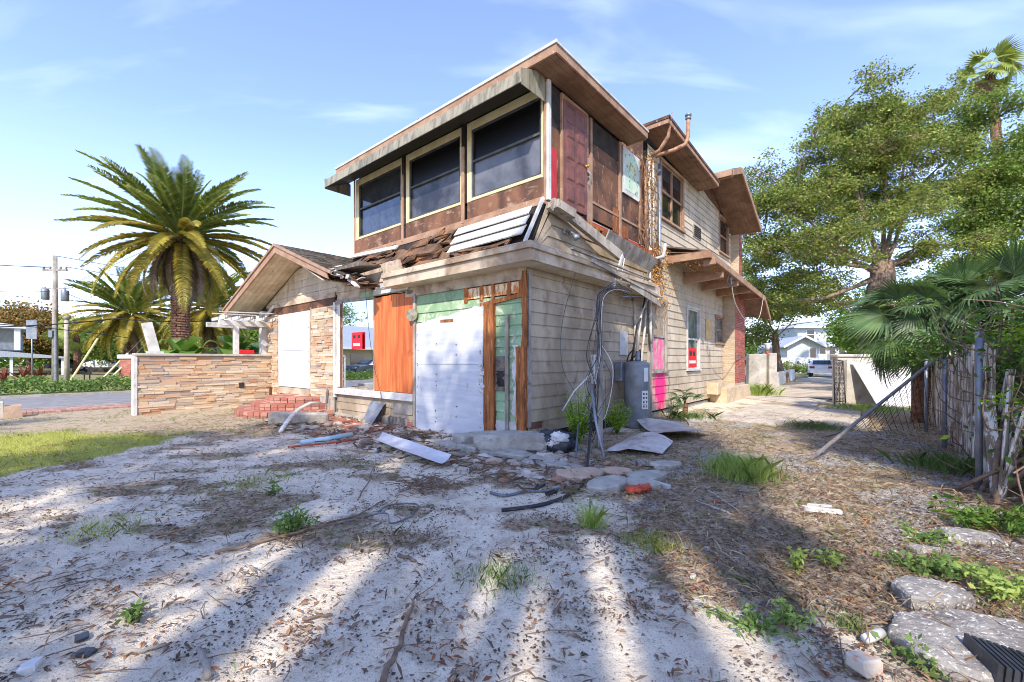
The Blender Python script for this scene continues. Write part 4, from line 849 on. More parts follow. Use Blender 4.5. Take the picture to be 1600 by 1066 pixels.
# --- main house roofs (eaves facing the yard)
def eave_roof(name, x_o, y0, y1, z_f0, z_f1, th, rise, inx=-6.5, inrise=2.0, soff='soffit', y1c=None):
    """hipped corner: front edge at y0, side edge at x_o running y0..y1; z_f = fascia top at both ends"""
    m = MB(); xi = -3.0; zi = z_f0+rise
    m.add([(inx, y0, z_f0), (x_o, y0, z_f0), (x_o, y1, z_f1), (xi, y1, zi), (xi, y0+3.4, zi), (inx, y0+3.4, zi), (inx, y0, z_f0-.04), (x_o, y0, z_f0-.04), (x_o, y1, z_f1-.04), (xi, y1, zi-.04), (xi, y0+3.4, zi-.04), (inx, y0+3.4, zi-.04)],
          [(0, 1, 4, 5), (1, 2, 3, 4), (6, 11, 10, 7), (7, 10, 9, 8), (0, 6, 7, 1), (1, 7, 8, 2), (2, 8, 9, 3)])
    r = hb(m, name, M_['shingle'])
    m = MB(); m.prism([(inx, y0, z_f0-.02), (x_o, y0, z_f0-.02), (x_o, y0, z_f0-th), (inx, y0, z_f0-th)], (0, .04, 0)); m.prism([(x_o, y0, z_f0-.02), (x_o, y1, z_f1-.02), (x_o, y1, z_f1-th), (x_o, y0, z_f0-th)], (-.04, 0, 0)); m.prism([(x_o, y1, z_f1-.02), (x_o, y1, z_f1-th), (0, y1, z_f1-th), (0, y1, z_f1+.1)], (0, -.04, 0)); m.build('fascia', M_['trim'], r, bevel=.006)
    m = MB(); m.prism([(inx, y0-.02, z_f0+.02), (x_o+.02, y0-.02, z_f0+.02), (x_o+.02, y0-.02, z_f0-.05), (inx, y0-.02, z_f0-.05)], (0, .02, 0)); m.prism([(x_o, y0-.02, z_f0+.02), (x_o, y1, z_f1+.02), (x_o, y1, z_f1-.05), (x_o, y0-.02, z_f0-.05)], (.02, 0, 0)); m.build('drip_edge', M_['darkply'], r)
    m = MB(); n = max(4, int((x_o)/.13)); 
    for i in range(n):
        a = x_o*(i/n)+.003; b = x_o*((i+1)/n)-.003
        m.prism([(a, y0+.04, z_f0-th+.012), (b, y0+.04, z_f0-th+.012), (b, y1-.04, z_f1-th+.012), (a, y1-.04, z_f1-th+.012)], (0, 0, .015))
    m.build('soffit', M_[soff], r)
    return r
r1 = eave_roof('roof', .68, 4.66, 8.9, 7.38, 7.12, .16, 1.6)
mb = MB(); mb.box(-3.2, 0.0, 4.70, 4.72, 6.5, 7.25); hb(mb, 'upper_front_wall', M_['darkply'])
# second gable
mb = MB(); GO = 1.05; gp = [(8.98, 7.46), (10.1, 7.88), (13.15, 6.60)]
for (ya, za), (yb, zb) in zip(gp, gp[1:]): mb.prism([(GO, ya, za), (GO, yb, zb), (GO, yb, zb-.05), (GO, ya, za-.05)], (-7, 0, 0))
g2 = hb(mb, 'gable_roof', M_['shingle'])
mb = MB()
for (ya, za), (yb, zb) in zip(gp, gp[1:]): mb.prism([(GO, ya, za-.03), (GO, yb, zb-.03), (GO, yb, zb-.22), (GO, ya, za-.22)], (.045, 0, 0))
mb.prism([(GO, 8.96, 7.44), (-.0, 8.96, 7.44), (-.0, 8.96, 7.24), (GO, 8.96, 7.24)], (0, -.04, 0)); mb.prism([(GO, 13.15, 6.58), (0, 13.15, 6.58), (0, 13.15, 6.42), (GO, 13.15, 6.42)], (0, -.04, 0)); mb.beam((.0, 13.0, 6.62), (GO, 13.0, 6.62), .1, .14); mb.beam((.0, 9.05, 7.3), (GO, 9.05, 7.3), .1, .14); mb.build('bargeboard', M_['trim'], g2, bevel=.006)
mb = MB()
for (ya, za), (yb, zb) in zip(gp, gp[1:]):
    for i in range(8):
        a = .02+i*.128
        if i == 4 and ya < 9.5: continue
        mb.prism([(a, ya+.02, za-.16), (a, yb-.02, zb-.16), (a, yb-.02, zb-.145), (a, ya+.02, za-.145)], (.124, 0, 0))
mb.build('soffit', M_['soffit'], g2)
mb = MB(); mb.prism([(.035, 9.15, 7.22), (.035, 10.1, 7.62), (.035, 11.6, 6.98)], (.01, 0, 0)); hb(mb, 'gable_shingle_panel', M_['darkply'])
# low eave over the ground floor
LX = 1.14
mb = MB(); lp = [(6.2, 4.37), (13.3, 3.97), (14.45, 3.22)]
for (ya, za), (yb, zb) in zip(lp, lp[1:]): mb.prism([(LX, ya, za), (LX, yb, zb), (LX, yb, zb-.04), (LX, ya, za-.04)], (-LX, 0, .30))
mb.add([(0, 6.2, 4.37), (LX, 6.2, 4.37), (0, 7.1, 4.72)], [(0, 1, 2)])
mb.add([(0, 6.2, 4.33), (LX, 6.2, 4.37), (LX, 7.3, 4.30), (0.02, 7.1, 4.76)], [(0, 1, 3), (1, 2, 3)])
lr = hb(mb, 'low_roof', M_['shingle'])
mb = MB()
for (ya, za), (yb, zb) in zip(lp, lp[1:]): mb.prism([(LX, ya, za-.02), (LX, yb, zb-.02), (LX, yb, zb-.2), (LX, ya, za-.2)], (.045, 0, 0))
mb.prism([(0, 6.2, 4.35), (LX+.04, 6.2, 4.35), (LX+.04, 6.2, 4.16), (0, 6.2, 4.16)], (0, -.045, 0)); mb.build('fascia', M_['trim'], lr, bevel=.006)
for y in (7.6, 9.3, 11.0, 12.7):
    mb = MB(); mb.prism([(0, y, 3.78), (LX-.02, y, 3.86-.04*(y-7.6)/5), (LX-.02, y, 4.02-.05*(y-7.6)/5), (0, y, 4.15)], (0, .14, 0)); mb.build('knee_brace', M_['trim'], lr, bevel=.008)
mb = MB(); mb.prism([(.95, 6.36, 4.0), (1.25, 6.36, 4.02), (1.25, 6.36, 4.2), (.95, 6.36, 4.2)], (0, .12, 0)); mb.build('corbel', M_['trim'], lr, bevel=.008)
mb = MB()
for i in range(8):
    a = .02+i*.139
    for (ya, za), (yb, zb) in zip(lp, lp[1:]): mb.prism([(a, ya+.02, za-.05-.02+(LX-a)*.16), (a, yb-.0, zb-.07+(LX-a)*.16), (a, yb-.0, zb-.055+(LX-a)*.16), (a, ya+.02, za-.055+(LX-a)*.16)], (.134, 0, -.02))
mb.build('soffit', M_['soffit'], lr)
# frieze corner of the main house, pipes at the corner
mb = MB(); sb(mb, 4.90, 5.02, -.05, 6.6, .0, .10); hb(mb, 'corner_board', M_['graywood'])
def pipe(name, pts, r, m, n=10, lab=None):
    mb = MB(); mb.tube(pts, r, n); return hb(mb, name, M_[m], smooth=True, label=lab)
pipe('downpipe', [(.16, 5.38, 6.62), (.16, 5.38, 4.3), (.18, 5.34, 3.9)], .045, 'metal')
pipe('downpipe', [(.12, 4.82, 6.5), (.12, 4.84, 5.0), (.14, 4.8, 3.6), (.2, 4.7, 2.3), (.2, 4.75, 1.9)], .035, 'pipe')
pipe('downpipe', [(.1, 4.6, 6.3), (.1, 4.62, 5.2), (.1, 4.65, 4.2)], .03, 'metal_rusty')
pipe('downpipe', [(.14, 5.0, 6.6), (.13, 5.05, 5.0), (.13, 5.0, 4.3)], .028, 'pipe')
pipe('vent_pipe', [(.16, 5.1, 6.72), (.6, 5.2, 6.78), (.78, 5.5, 6.98), (.80, 5.62, 7.2), (.80, 5.66, 7.68)], .05, 'metal_rusty', lab='rusty flue pipe with small cap rising past the eave')
mb = MB(); mb.lathe((.80, 5.66, 7.66), [(.055, 0), (.075, .02), (.075, .06), (.055, .07), (.055, .09), (.08, .10), (.08, .14), (.03, .16)], 14); hb(mb, 'flue_cap', M_['metal'], smooth=True)
pipe('vent_pipe', [(.14, 4.9, 6.66), (.35, 4.9, 6.74), (.6, 4.82, 6.98), (.66, 4.8, 7.3), (.70, 4.8, 7.52)], [.055, .05, .045, .03, .012], 'metal_rusty', lab='bent rusty pipe stub hooking up past the eave')
pipe('conduit', [(.14, 4.8, 4.3), (.16, 4.95, 4.05), (.3, 5.25, 4.15), (.3, 5.4, 4.5)], .045, 'pipe')
pipe('conduit', [(.2, 3.9, 1.6), (.22, 4.1, 2.6), (.25, 4.5, 3.1), (.3, 4.9, 3.35)], .03, 'pipe')
pipe('conduit', [(.3, 2.9, 2.85), (.3, 3.6, 2.95), (.3, 4.6, 3.05)], .022, 'metal')
pipe('conduit', [(.24, 4.4, 3.3), (.22, 4.1, 2.5), (.3, 3.7, 2.3), (.25, 3.4, 1.2)], .02, 'blackcable')
mb = MB()
for k in range(70):
    y = random.uniform(4.2, 5.4); z = random.uniform(3.5, 6.6); l = random.uniform(.1, .5); mb.beam((.12+random.uniform(-.04, .06), y, z), (.14+random.uniform(-.05, .08), y+random.uniform(-.12, .12), z-l), .012, .02)
hb(mb, 'torn_wall_fibre', M_['sheath'])
mb = MB(); sb(mb, 2.05, 2.35, 1.0, 1.6, .03, .13); bx_ = hb(mb, 'socket_box', M_['white'], bevel=.01)
mb = MB(); sb(mb, 3.1, 3.55, 1.02, 1.45, .03, .2); hb(mb, 'electric_box', M_['metal'], bevel=.01)
mb = MB(); sb(mb, 3.35, 3.75, 1.6, 2.15, .03, .05); hb(mb, 'white_patch', M_['white'])
mb = MB(); mb.lathe((.2, 2.2, 1.32), [(.07, 0), (.07, .12), (.04, .16)], 12); mb.build('meter_glass', M_['metal'], bx_, smooth=True)
mb = MB(); mb.tube([(.04, 4.8, 3.05), (.1, 4.6, 2.3), (.1, 4.4, 1.6), (.14, 4.3, .9)], .03); mb.tube([(.04, 4.1, 3.05), (.07, 4.12, 1.6)], .03); hb(mb, 'riser_pipe', M_['pipe'], smooth=True)
# dry vine clinging to the corner
mb = MB()
for k in range(46):
    y = 5.0+abs(random.gauss(0, .5)); z = random.uniform(3.2, 4.5)-(y-5)*.25; pts = [Vector((.10, y, z))]
    for q in range(5): pts.append(pts[-1]+Vector((random.uniform(-.02, .03), random.uniform(-.09, .09), -random.uniform(.05, .2))))
    mb.tube(pts, .006, 4, False)
hb(mb, 'dry_vine_stems', mat('dry_vine', C(190, 146, 84), C(150, 104, 60), rough=.95, bump=0))
P = np.array([(.12+random.uniform(-.03, .1), 5.0+abs(random.gauss(0, .5)), random.uniform(2.9, 4.5)) for _ in range(1100)]+[(.12+random.uniform(0, .15), 4.75+random.gauss(0, .18), random.uniform(4.4, 6.7)) for _ in range(300)]+[(1.0+random.uniform(-.5, .1), 6.3+random.uniform(-.3, 2.5), 4.12-random.uniform(0, .15)) for _ in range(150)]); V, F = leaf_quads(P, .07, .4, .5); np_mesh('dry_vine_leaves', V, F, leafmat('dry_vine_leaf', [C(200, 150, 80), C(170, 116, 64), C(214, 176, 112)], .2), house)
M_['darkbar'] = mat('dull_gray_bar', C(132, 126, 124), C(104, 98, 96), scale=9, rough=.7, bump=.1)
# ------------------------------------------------------------------ things against and around the house
def hthing(mb, name, m, label, cat, parent=None, **k):
    o = mb.build(name, m, parent, label, cat, **k)
    if not parent: o.location = P0; o.rotation_euler = (0, 0, HROT)
    return o
def hempty(name, label, cat, group=None): return empty(name, P0, HROT, label, cat, group)
# ledger-stone garden wall
gw = hempty('stone_garden_wall', 'stacked ledger stone garden wall with a flat pale cap', 'wall')
WX = -10.85
mb = MB(); mb.box(WX-.15, WX+.12, -3.42, -.05, -.05, 1.6); mb.build('wall_core', M_['concrete'], gw)
mb = MB(); ledger(mb, lambda m, u, v, a, b, d: m.box(WX+.12, WX+.12+d, u, v, a, b, .003), -3.42, -.05, -.02, 1.6); mb.build('stone_face', M_['stone'], gw)
mb = MB(); mb.box(WX-.2, WX+.2, -3.48, -.05, 1.6, 1.67, .004); mb.build('cap', M_['concretewhite'], gw, bevel=.01)
mb = MB(); mb.box(WX-.17, WX+.18, -3.50, -3.425, -.05, 1.6, .003); mb.build('end_trim', M_['white'], gw)
mb = MB(); mb.box(WX+.16, WX+.19, -1.0, -.86, .62, .78); mb.build('outlet_box', M_['iron'], gw, bevel=.005)
# brick steps: three half-round tiers
st = hempty('brick_steps', 'half round worn red brick steps below the boarded doorway', 'steps')
core = MB(); bk = MB()
for i, (r, z0, z1) in enumerate(((1.72, -.05, .16), (1.35, .16, .32), (1.0, .32, .46))):
    c = (-8.25, -.06); n = 28; poly = [(c[0]+(r-.04)*math.cos(math.pi+math.pi*k/n), c[1]+(r-.04)*math.sin(math.pi+math.pi*k/n), z0) for k in range(n+1)]
    core.prism(poly, (0, 0, z1-z0-.008))
    for row in range(2):
        m_ = int(math.pi*r/.2)
        for k in range(m_):
            a0 = math.pi+math.pi*(k+.06)/m_; a1 = math.pi+math.pi*(k+.94)/m_
            za = z0+(z1-z0)*row/2+.006; zb = z0+(z1-z0)*(row+1)/2-.004 if row == 0 else z1
            ri = r-(.22 if row else .1); j = random.uniform(-.008, .008)
            q = [(c[0]+rr*math.cos(a), c[1]+rr*math.sin(a)) for a, rr in ((a0, ri), (a0, r+j), (a1, r+j), (a1, ri))]
            bk.hexa([(x, y, za) for x, y in q]+[(x, y, zb+j*.3) for x, y in q])
    for rr in (r-.45, r-.68):
        if rr > .2:
            m_ = int(math.pi*rr/.2)
            for k in range(m_):
                a0 = math.pi+math.pi*(k+.04)/m_; a1 = math.pi+math.pi*(k+.96)/m_
                q = [(c[0]+w_*math.cos(a), c[1]+w_*math.sin(a)) for a, w_ in ((a0, rr), (a0, rr+.215), (a1, rr+.215), (a1, rr))]
                bk.hexa([(x, y, z1-.03) for x, y in q]+[(x, y, z1-.001) for x, y in q])
core.build('mortar_bed', M_['mortar'], st); bk.build('brick', M_['stepbrick'], st)
mb = MB(); 
for i in range(9):
    for j in range(4): mb.box(-6.3+i*.33, -6.3+i*.33+.32, -.95+j*.17, -.95+j*.17+.16, -.05, .045+random.uniform(-.01, .012))
hthing(mb, 'brick_paving', M_['stepbrick'], 'patch of sunken red paving bricks under the picture window', 'paving')
# pergola
pg = hempty('white_pergola', 'broken white pergola of short beams and rafters over the garden wall', 'pergola')
mb = MB(); mb.box(WX-.07, WX+.07, -1.1, -.96, 1.67, 2.56); mb.build('post', M_['white'], pg, bevel=.006)
mb = MB(); mb.box(WX-.07, WX+.07, -1.5, -.02, 2.56, 2.72); mb.box(WX-1.3, WX-1.18, -1.5, .5, 2.56, 2.72); mb.build('beam', M_['white'], pg, bevel=.006)
for i, y in enumerate((-1.42, -1.08, -.74, -.40, -.08)):
    mb = MB(); mb.prism([(WX-1.0, y, 2.74), (WX+.35, y, 2.74), (WX+.5, y, 2.78), (WX+.54, y, 2.84), (WX-1.0, y, 2.84)], (0, .05, 0)); mb.build('rafter', M_['white'], pg)
mb = MB(); mb.beam((WX+.45, -1.6, 2.93), (WX+.45, .1, 2.99), .06, .03); mb.beam((WX-.2, -1.6, 2.92), (WX-.2, .1, 2.96), .06, .03); mb.beam((WX+.1, -.2, 2.9), (WX+.4, -.05, 3.25), .06, .08); mb.build('batten', M_['white'], pg)
mb = MB(); mb.beam((WX, -3.02, 1.67), (WX-.02, -3.2, 2.52), .10, .24); mb.box(WX-.12, WX+.12, -3.2, -2.85, 1.672, 1.73); hthing(mb, 'leaning_post', M_['white'], 'white timber post leaning on the end of the stone wall', 'post')
mb = MB(); mb.prism([(WX-.09, -.95, 1.672), (WX+.09, -.95, 1.672), (WX+.12, -.97, 1.80), (WX-.12, -.97, 1.80)], (0, .42, 0)); hthing(mb, 'planter_box', M_['redsign'], 'small red planter box on the stone garden wall', 'planter', bevel=.01)
# loose concrete kerb block and bent pipe by the steps
mb = MB(); mb.cbox((0, 0, .14), (1.25, .32, .26), j=.02); o = mb.build('concrete_kerb_block', M_['concrete'], None, 'long gray concrete block lying in front of the brick steps', 'concrete block', bevel=.03); o.location = G(at(468, 664)); o.rotation_euler = (0, .02, R(14))
mb = MB(); a = G(at(438, 678), .03); b = G(at(468, 660), .32); c = G(at(500, 652), .38); mb.tube([a, a.lerp(b, .5)+Vector((0, 0, .06)), b, b.lerp(c, .5)+Vector((0, 0, .06)), c], .04, 10); mb.build('bent_pipe', M_['pvc'], None, 'bent pale pipe curving over the concrete block by the steps', 'pipe', smooth=True)
# service post and cables
spx, spy = 1.49, 7.33
sp = empty('service_post', (spx, spy, 0), 0, 'thin pale weathered wooden service post by the side wall', 'post'); mb = MB(); mb.box(-.045, .045, -.045, .045, -.1, 2.45, .006); mb.build('pole', M_['graywood'], sp); mb = MB(); mb.box(-.06, .06, -.06, .06, 2.40, 2.46); mb.box(-.05, .02, -.07, -.045, 2.2, 2.38); mb.build('post_cap', M_['graywood'], sp)
def cable(name, pts, r, m, label, cat='cable', group=None, n=6, sub=6, jit=0):
    pts = [Vector(p) for p in pts]; out = []
    P_ = [pts[0]]+pts+[pts[-1]]
    for i in range(1, len(P_)-2):
        for k in range(sub):
            t = k/sub; p0, p1, p2, p3 = P_[i-1:i+3]
            out.append(.5*((2*p1)+(p2-p0)*t+(2*p0-5*p1+4*p2-p3)*t*t+(3*p1-p0-3*p2+p3)*t*t*t)+Vector([random.uniform(-jit, jit) for _ in range(3)]))
    out.append(pts[-1]); mb = MB(); mb.tube(out, r, n); return mb.build(name, M_[m], None, label, cat, group, smooth=True)
cb = empty('cable_bundle', (spx, spy, 0), 0, 'tangled bundle of gray and black service cables hanging from the post', 'cables')
for k in range(12):
    m_ = random.choice(['cable', 'blackcable', 'cable', 'blackcable', 'pvc']); pts = []
    x0 = random.uniform(-.08, .05); low = random.uniform(.25, .9)
    top = [(.95+random.uniform(-.1, .2), 2.0+random.uniform(-.4, .4), 2.9+random.uniform(-.1, .1)), (.45, .7, 2.85+random.uniform(-.1, .1)), (.05+x0, -.02, 2.62+random.uniform(-.08, .08)), (-.02+x0, -.1, 2.3)]
    pts = top+[(-.06+x0+random.uniform(-.16, .12), -.12+random.uniform(-.05, .05), 1.6), (-.12+x0+random.uniform(-.1, .1), -.14, 1.1), (-.15+random.uniform(-.16, .12), -.16+random.uniform(-.1, .1), low), (-.12+random.uniform(-.2, .2), -.1, low*.6)]
    if k % 2: pts += [(random.uniform(-.1, .2), -.1+random.uniform(-.1, .1), low+.5), (random.uniform(-.1, .1), -.05, low+1.0)]
    P_ = [Vector(p) for p in pts]; P_ = [P_[0]]+P_+[P_[-1]]; out = []
    for i in range(1, len(P_)-2):
        for q in range(6):
            t = q/6; p0, p1, p2, p3 = P_[i-1:i+3]; out.append(.5*((2*p1)+(p2-p0)*t+(2*p0-5*p1+4*p2-p3)*t*t+(3*p1-p0-3*p2+p3)*t*t*t))
    mb = MB(); mb.tube(out, random.choice([.003, .004, .006]), 6); mb.build('strand', M_[m_], cb, smooth=True)
mb = MB(); mb.tube([(-.19, -.2, 1.1), (-.16, -.5, .5), (-.12, -.95, .02)], .022, 10); mb.build('steel_conduit', M_['metal'], cb, smooth=True)
mb = MB(); mb.tube([(-.15, .0, 1.25), (-.4, .2, .95), (-.62, .1, .62)], .014, 6); mb.build('bent_stub', M_['pvc'], cb, smooth=True)
# long cables on the sand
g = lambda px, py, dz=.02: G(at(px, py), dz)
cable('ground_cable', [g(905, 690, .5), g(900, 722, .1), g(903, 745), g(870, 772), g(820, 776), g(790, 782), g(766, 777)], .016, 'cable', 'gray cable running from the post left along the sand', 'cable')
cable('ground_cable', [g(925, 690, .6), g(918, 735, .1), g(908, 765), g(880, 785), g(840, 797), g(784, 803)], .02, 'blackcable', 'thick dark cable curving to a cut end on the sand', 'cable')
cable('ground_cable', [g(533, 822), g(600, 808), g(610, 824), g(640, 812), g(652, 796), g(612, 796), g(590, 806)], .008, 'cable', 'thin looped wire beside the long stick', 'wire')
for (px, py, a, lab_) in ((835, 775, .3, 'upper left black clamp by the cable end'), (852, 782, -.5, 'lower right black clamp by the cable end')):
    mb = MB(); p = g(px, py, .03); mb.beam(p, p+Vector((math.cos(a)*.13, math.sin(a)*.13, .05)), .03, .03, j=.01); mb.beam(p+Vector((0, .03, 0)), p+Vector((math.cos(a+.7)*.1, math.sin(a+.7)*.1, .04)), .02, .02, j=.006); mb.build('cable_clamp', M_['iron'], None, lab_, 'clamp')
hang = [(745, 1)]
mb = MB(); o = cable('hanging_wire', [W(.42, .95, 3.2), W(.12, .9, 2.2), W(.10, .92, 1.4), W(.12, 1.3, .9), W(.1, 1.6, .7)], .006, 'cable', 'thin wire hanging down the side wall from the cornice', 'wire')
o = cable('hanging_wire', [W(-4.75, -.2, 3.6), W(-4.72, -.15, 2.6), W(-4.5, -.14, 1.5), W(-4.1, -.16, .6), W(-3.9, -.3, .05)], .006, 'blackcable', 'thin dark wire hanging across the orange boards', 'wire')
cable('hanging_wire', [W(1.19, 8.2, 3.9), W(1.22, 8.6, 3.2), W(1.22, 10.2, 2.75), W(1.2, 12, 3.0), W(1.2, 12.8, 3.8)], .012, 'pipe', 'loop of cable slung under the low side eave', 'cable')
mb = MB(); c0 = W(1.2, 8.05, 3.8)
for k in range(5): mb.tube([c0+Vector((.08*math.cos(t)+k*.012, k*.01, .16*math.sin(t))) for t in [6.283*q/14 for q in range(15)]], .008, 5)
mb.build('cable_coil', M_['blackcable'], None, 'small dark coil of cable hung on the eave brace', 'cable', smooth=True)
# water heater tank
wh = hempty('water_heater', 'dusty gray cylindrical water heater by the corner of the side wall', 'water heater')
HX, HY = .40, 3.45
mb = MB(); mb.lathe((HX, HY, 0), [(.27, -.02), (.28, .02), (.28, 1.40), (.27, 1.43), (.10, 1.47), (.02, 1.475)], 28); mb.build('tank', M_['heater'], wh, smooth=True)
mb = MB(); mb.lathe((HX, HY, 0), [(.286, .36), (.286, .39)], 28); mb.lathe((HX, HY, 0), [(.286, 1.36), (.286, 1.38)], 28); mb.build('band', M_['heater'], wh)
def onTank(a, z, w_, h_, r=.282, o=0):
    vs = []; n = 5
    for i in range(n+1):
        t = a+(-.5+i/n)*w_/r; vs += [(HX+(r+o)*math.cos(t), HY+(r+o)*math.sin(t), z), (HX+(r+o)*math.cos(t), HY+(r+o)*math.sin(t), z+h_)]
    return vs, [(2*i, 2*i+2, 2*i+3, 2*i+1) for i in range(n)]
mb = MB(); mb.add(*onTank(-.45, .42, .17, .40, o=.002)); mb.add(*onTank(-.35, 1.02, .13, .30, o=.002)); mb.build('paper_label', M_['paper'], wh)
mb = MB()
for r_ in range(4):
    for c_ in range(2): mb.add(*onTank(-.45-.14+c_*.28, .46+r_*.09, .035, .04, o=.004))
for r_ in range(5): mb.add(*onTank(-.45, .445+r_*.075, .13, .006, o=.004))
mb.build('label_print', M_['darkink'], wh)
for dx in (-.09, .09):
    mb = MB(); mb.tube([(HX+dx, HY, 1.46), (HX+dx, HY, 1.6), (HX+dx-.05, HY+.1, 1.72), (HX+dx-.15, HY+.1, 1.6), (HX-.3, HY+.1, 1.4)], .014, 8); mb.build('water_pipe', M_['iron'], wh, smooth=True)
mb = MB(); mb.lathe((HX+.05, HY-.05, 1.47), [(.06, 0), (.06, .05), (.045, .07), (.045, .22)], 12); mb.build('flue', M_['metal'], wh, smooth=True)
# black bag with torn white tub rim
bx = G(at(868, 708))
bg = empty('black_bag', bx, 0, 'crumpled black plastic bag with a torn white rim against the corner', 'bag')
def lump(mb, c, r, sq=(1, 1, .6), n=14, m=9, amp=.25, seed=0, fr=2.0):
    c = Vector(c); vs = []; fs = []
    for i in range(m+1):
        th = math.pi*i/m
        for k in range(n):
            ph = 2*math.pi*k/n; d = Vector((math.sin(th)*math.cos(ph), math.sin(th)*math.sin(ph), math.cos(th)))
            q = r*(1+amp*mnoise.fractal(d*fr+Vector((seed*3.7, seed, 0)), 1, 2, 4)); vs.append(c+Vector((d.x*sq[0]*q, d.y*sq[1]*q, d.z*sq[2]*q)))
    for i in range(m):
        for k in range(n): fs.append((i*n+k, i*n+(k+1) % n, (i+1)*n+(k+1) % n, (i+1)*n+k))
    return mb.add(vs, fs)
mb = MB(); lump(mb, (0, .1, .12), .33, (1, .6, .65), 26, 16, .5, 2, 3); mb.build('sack', M_['bag'], bg, smooth=True)
mb = MB(); lump(mb, (.06, -.06, .24), .12, (1.2, .5, .7), 18, 12, .7, 4, 3); lump(mb, (-.08, -.08, .16), .07, (1, .5, .8), 14, 10, .8, 9, 3); mb.build('white_rim', M_['white'], bg, smooth=True)
# concrete chunk, ledge, rubble
def chunk(name, m, loc, size, rz, label, cat, seed=0, group=None, amp=.35, tilt=0, fr=1.6, flat=True):
    mb = MB(); lump(mb, (0, 0, 0), 1, (1, 1, 1), 22, 14, amp, seed, fr)
    vs = []
    for v in mb.v:
        x, y, z = v; f = lambda c: max(-.72, min(.72, c)); vs.append((f(x)*size[0]*.7, f(y)*size[1]*.7, f(z)*size[2]*.7))
    mb.v = vs; o = mb.build(name, m, None, label, cat, group); o.location = loc; o.rotation_euler = (tilt, tilt*.5, rz); return o
chunk('concrete_chunk', M_['concrete'], G(at(796, 706), .13), (1.15, .55, .34), .05, 'big broken concrete chunk under the corner boards', 'concrete', 3, amp=.22)
chunk('concrete_chunk', M_['concrete'], G(at(735, 700), .10), (.5, .4, .26), .6, 'squarish concrete lump left of the big chunk', 'concrete', 5)
mb = MB()
for i in range(7):
    x0 = -1.6+i*.45; mb.box(x0, x0+.44, -.95+random.uniform(-.03, .03)-.02*i*0, -.60, -.1, .09+random.uniform(-.03, .03), .03)
hthing(mb, 'concrete_ledge', M_['concrete'], 'low broken concrete footing along the front of the corner', 'footing', bevel=.02)
flag = [((500, 740), .0), ]
for i, (px, py, w_, d_, m, rz, s) in enumerate(((903, 748, .75, .5, 'flag_orange', .3, 1), (965, 742, .5, .35, 'flag_orange', -.2, 2), (1010, 752, .6, .4, 'concrete', .2, 3), (950, 768, .62, .42, 'concrete', .5, 4), (1000, 765, .5, .3, 'concrete', -.4, 5), (1040, 735, .5, .3, 'concrete', .1, 6))):
    n = 8; mb = MB(); poly = [(w_*.5*math.cos(6.283*k/n)*random.uniform(.75, 1.1), d_*.5*math.sin(6.283*k/n)*random.uniform(.75, 1.1), -.03) for k in range(n)]
    mb.prism(poly, (random.uniform(-.01, .01), 0, random.uniform(.09, .13))); o = mb.build('flagstone', M_[m], None, ('tan flagstone nearest the steel conduit foot', 'tan flagstone second from the conduit in the upper row', 'gray flagstone at the right end of the upper row', 'large gray flagstone tilted at the front of the group', 'rough gray flagstone beside the red clay shards', 'faded gray flagstone close to the warped sheets')[i], 'flagstone', 'flagstones between the post and the sheets', bevel=.015)
    o.location = G(at(px, py), 0); o.rotation_euler = (random.uniform(-.06, .06), random.uniform(-.06, .06), rz)
mb = MB()
for k in range(5): mb.cbox((random.uniform(-.12, .12), random.uniform(-.06, .06), .05), (.14, .08, .05), rz=random.uniform(0, 3), rx=random.uniform(-.5, .5), j=.02)
o = mb.build('clay_shards', M_['redclay'], None, 'broken red clay brick shards beside the flagstones', 'brick shards'); o.location = G(at(992, 776), .0)
mb = MB(); mb.beam(g(1015, 760, .06), g(1047, 769, .03), .05, .04, j=.01); mb.build('white_stick', M_['white'], None, 'short white painted stick beside the flagstones', 'stick')
# fallen white siding strip
def sheet(name, pts, m, label, cat, th=.006, curve=None, nu=10, nv=4, seed=0, amp=.02):
    a, b, c, d = [Vector(p) for p in pts]; vs = []; fs = []
    for s_ in (0, 1):
        for i in range(nu+1):
            for j in range(nv+1):
                u, v = i/nu, j/nv; p = a.lerp(b, u).lerp(d.lerp(c, u), v)
                z = amp*mnoise.fractal(Vector((u*3+seed, v*2, seed)), 1, 2, 3)+(curve(u, v) if curve else 0); vs.append(p+Vector((0, 0, z-s_*th)))
    N = (nu+1)*(nv+1); q = lambda s_, i, j: s_*N+i*(nv+1)+j
    for i in range(nu):
        for j in range(nv): fs.append((q(0, i, j), q(0, i+1, j), q(0, i+1, j+1), q(0, i, j+1))); fs.append((q(1, i, j), q(1, i, j+1), q(1, i+1, j+1), q(1, i+1, j)))
        fs.append((q(0, i, 0), q(1, i, 0), q(1, i+1, 0), q(0, i+1, 0))); fs.append((q(0, i, nv), q(0, i+1, nv), q(1, i+1, nv), q(1, i, nv)))
    for j in range(nv): fs.append((q(0, 0, j), q(0, 0, j+1), q(1, 0, j+1), q(1, 0, j))); fs.append((q(0, nu, j), q(1, nu, j), q(1, nu, j+1), q(0, nu, j+1)))
    mb = MB(); mb.add(vs, fs); return mb.build(name, m, None, label, cat)
sheet('siding_strip', [g(583, 702, .10), g(685, 742, .06), g(705, 732, .10), g(598, 693, .14)], M_['board'], 'white siding strip fallen on the sand in front of the panel', 'siding strip', curve=lambda u, v: .05*(abs(v-.5)*2)**2, amp=.01)
sheet('warped_sheet', [g(945, 710, .05), g(1035, 714, .04), g(1052, 698, .10), g(985, 692, .10)], M_['sheetmetal'], 'warped pinkish white metal sheet lying nearest the post', 'metal sheet', curve=lambda u, v: .12*math.sin(u*3.1)*(.4+v*.6), seed=2)
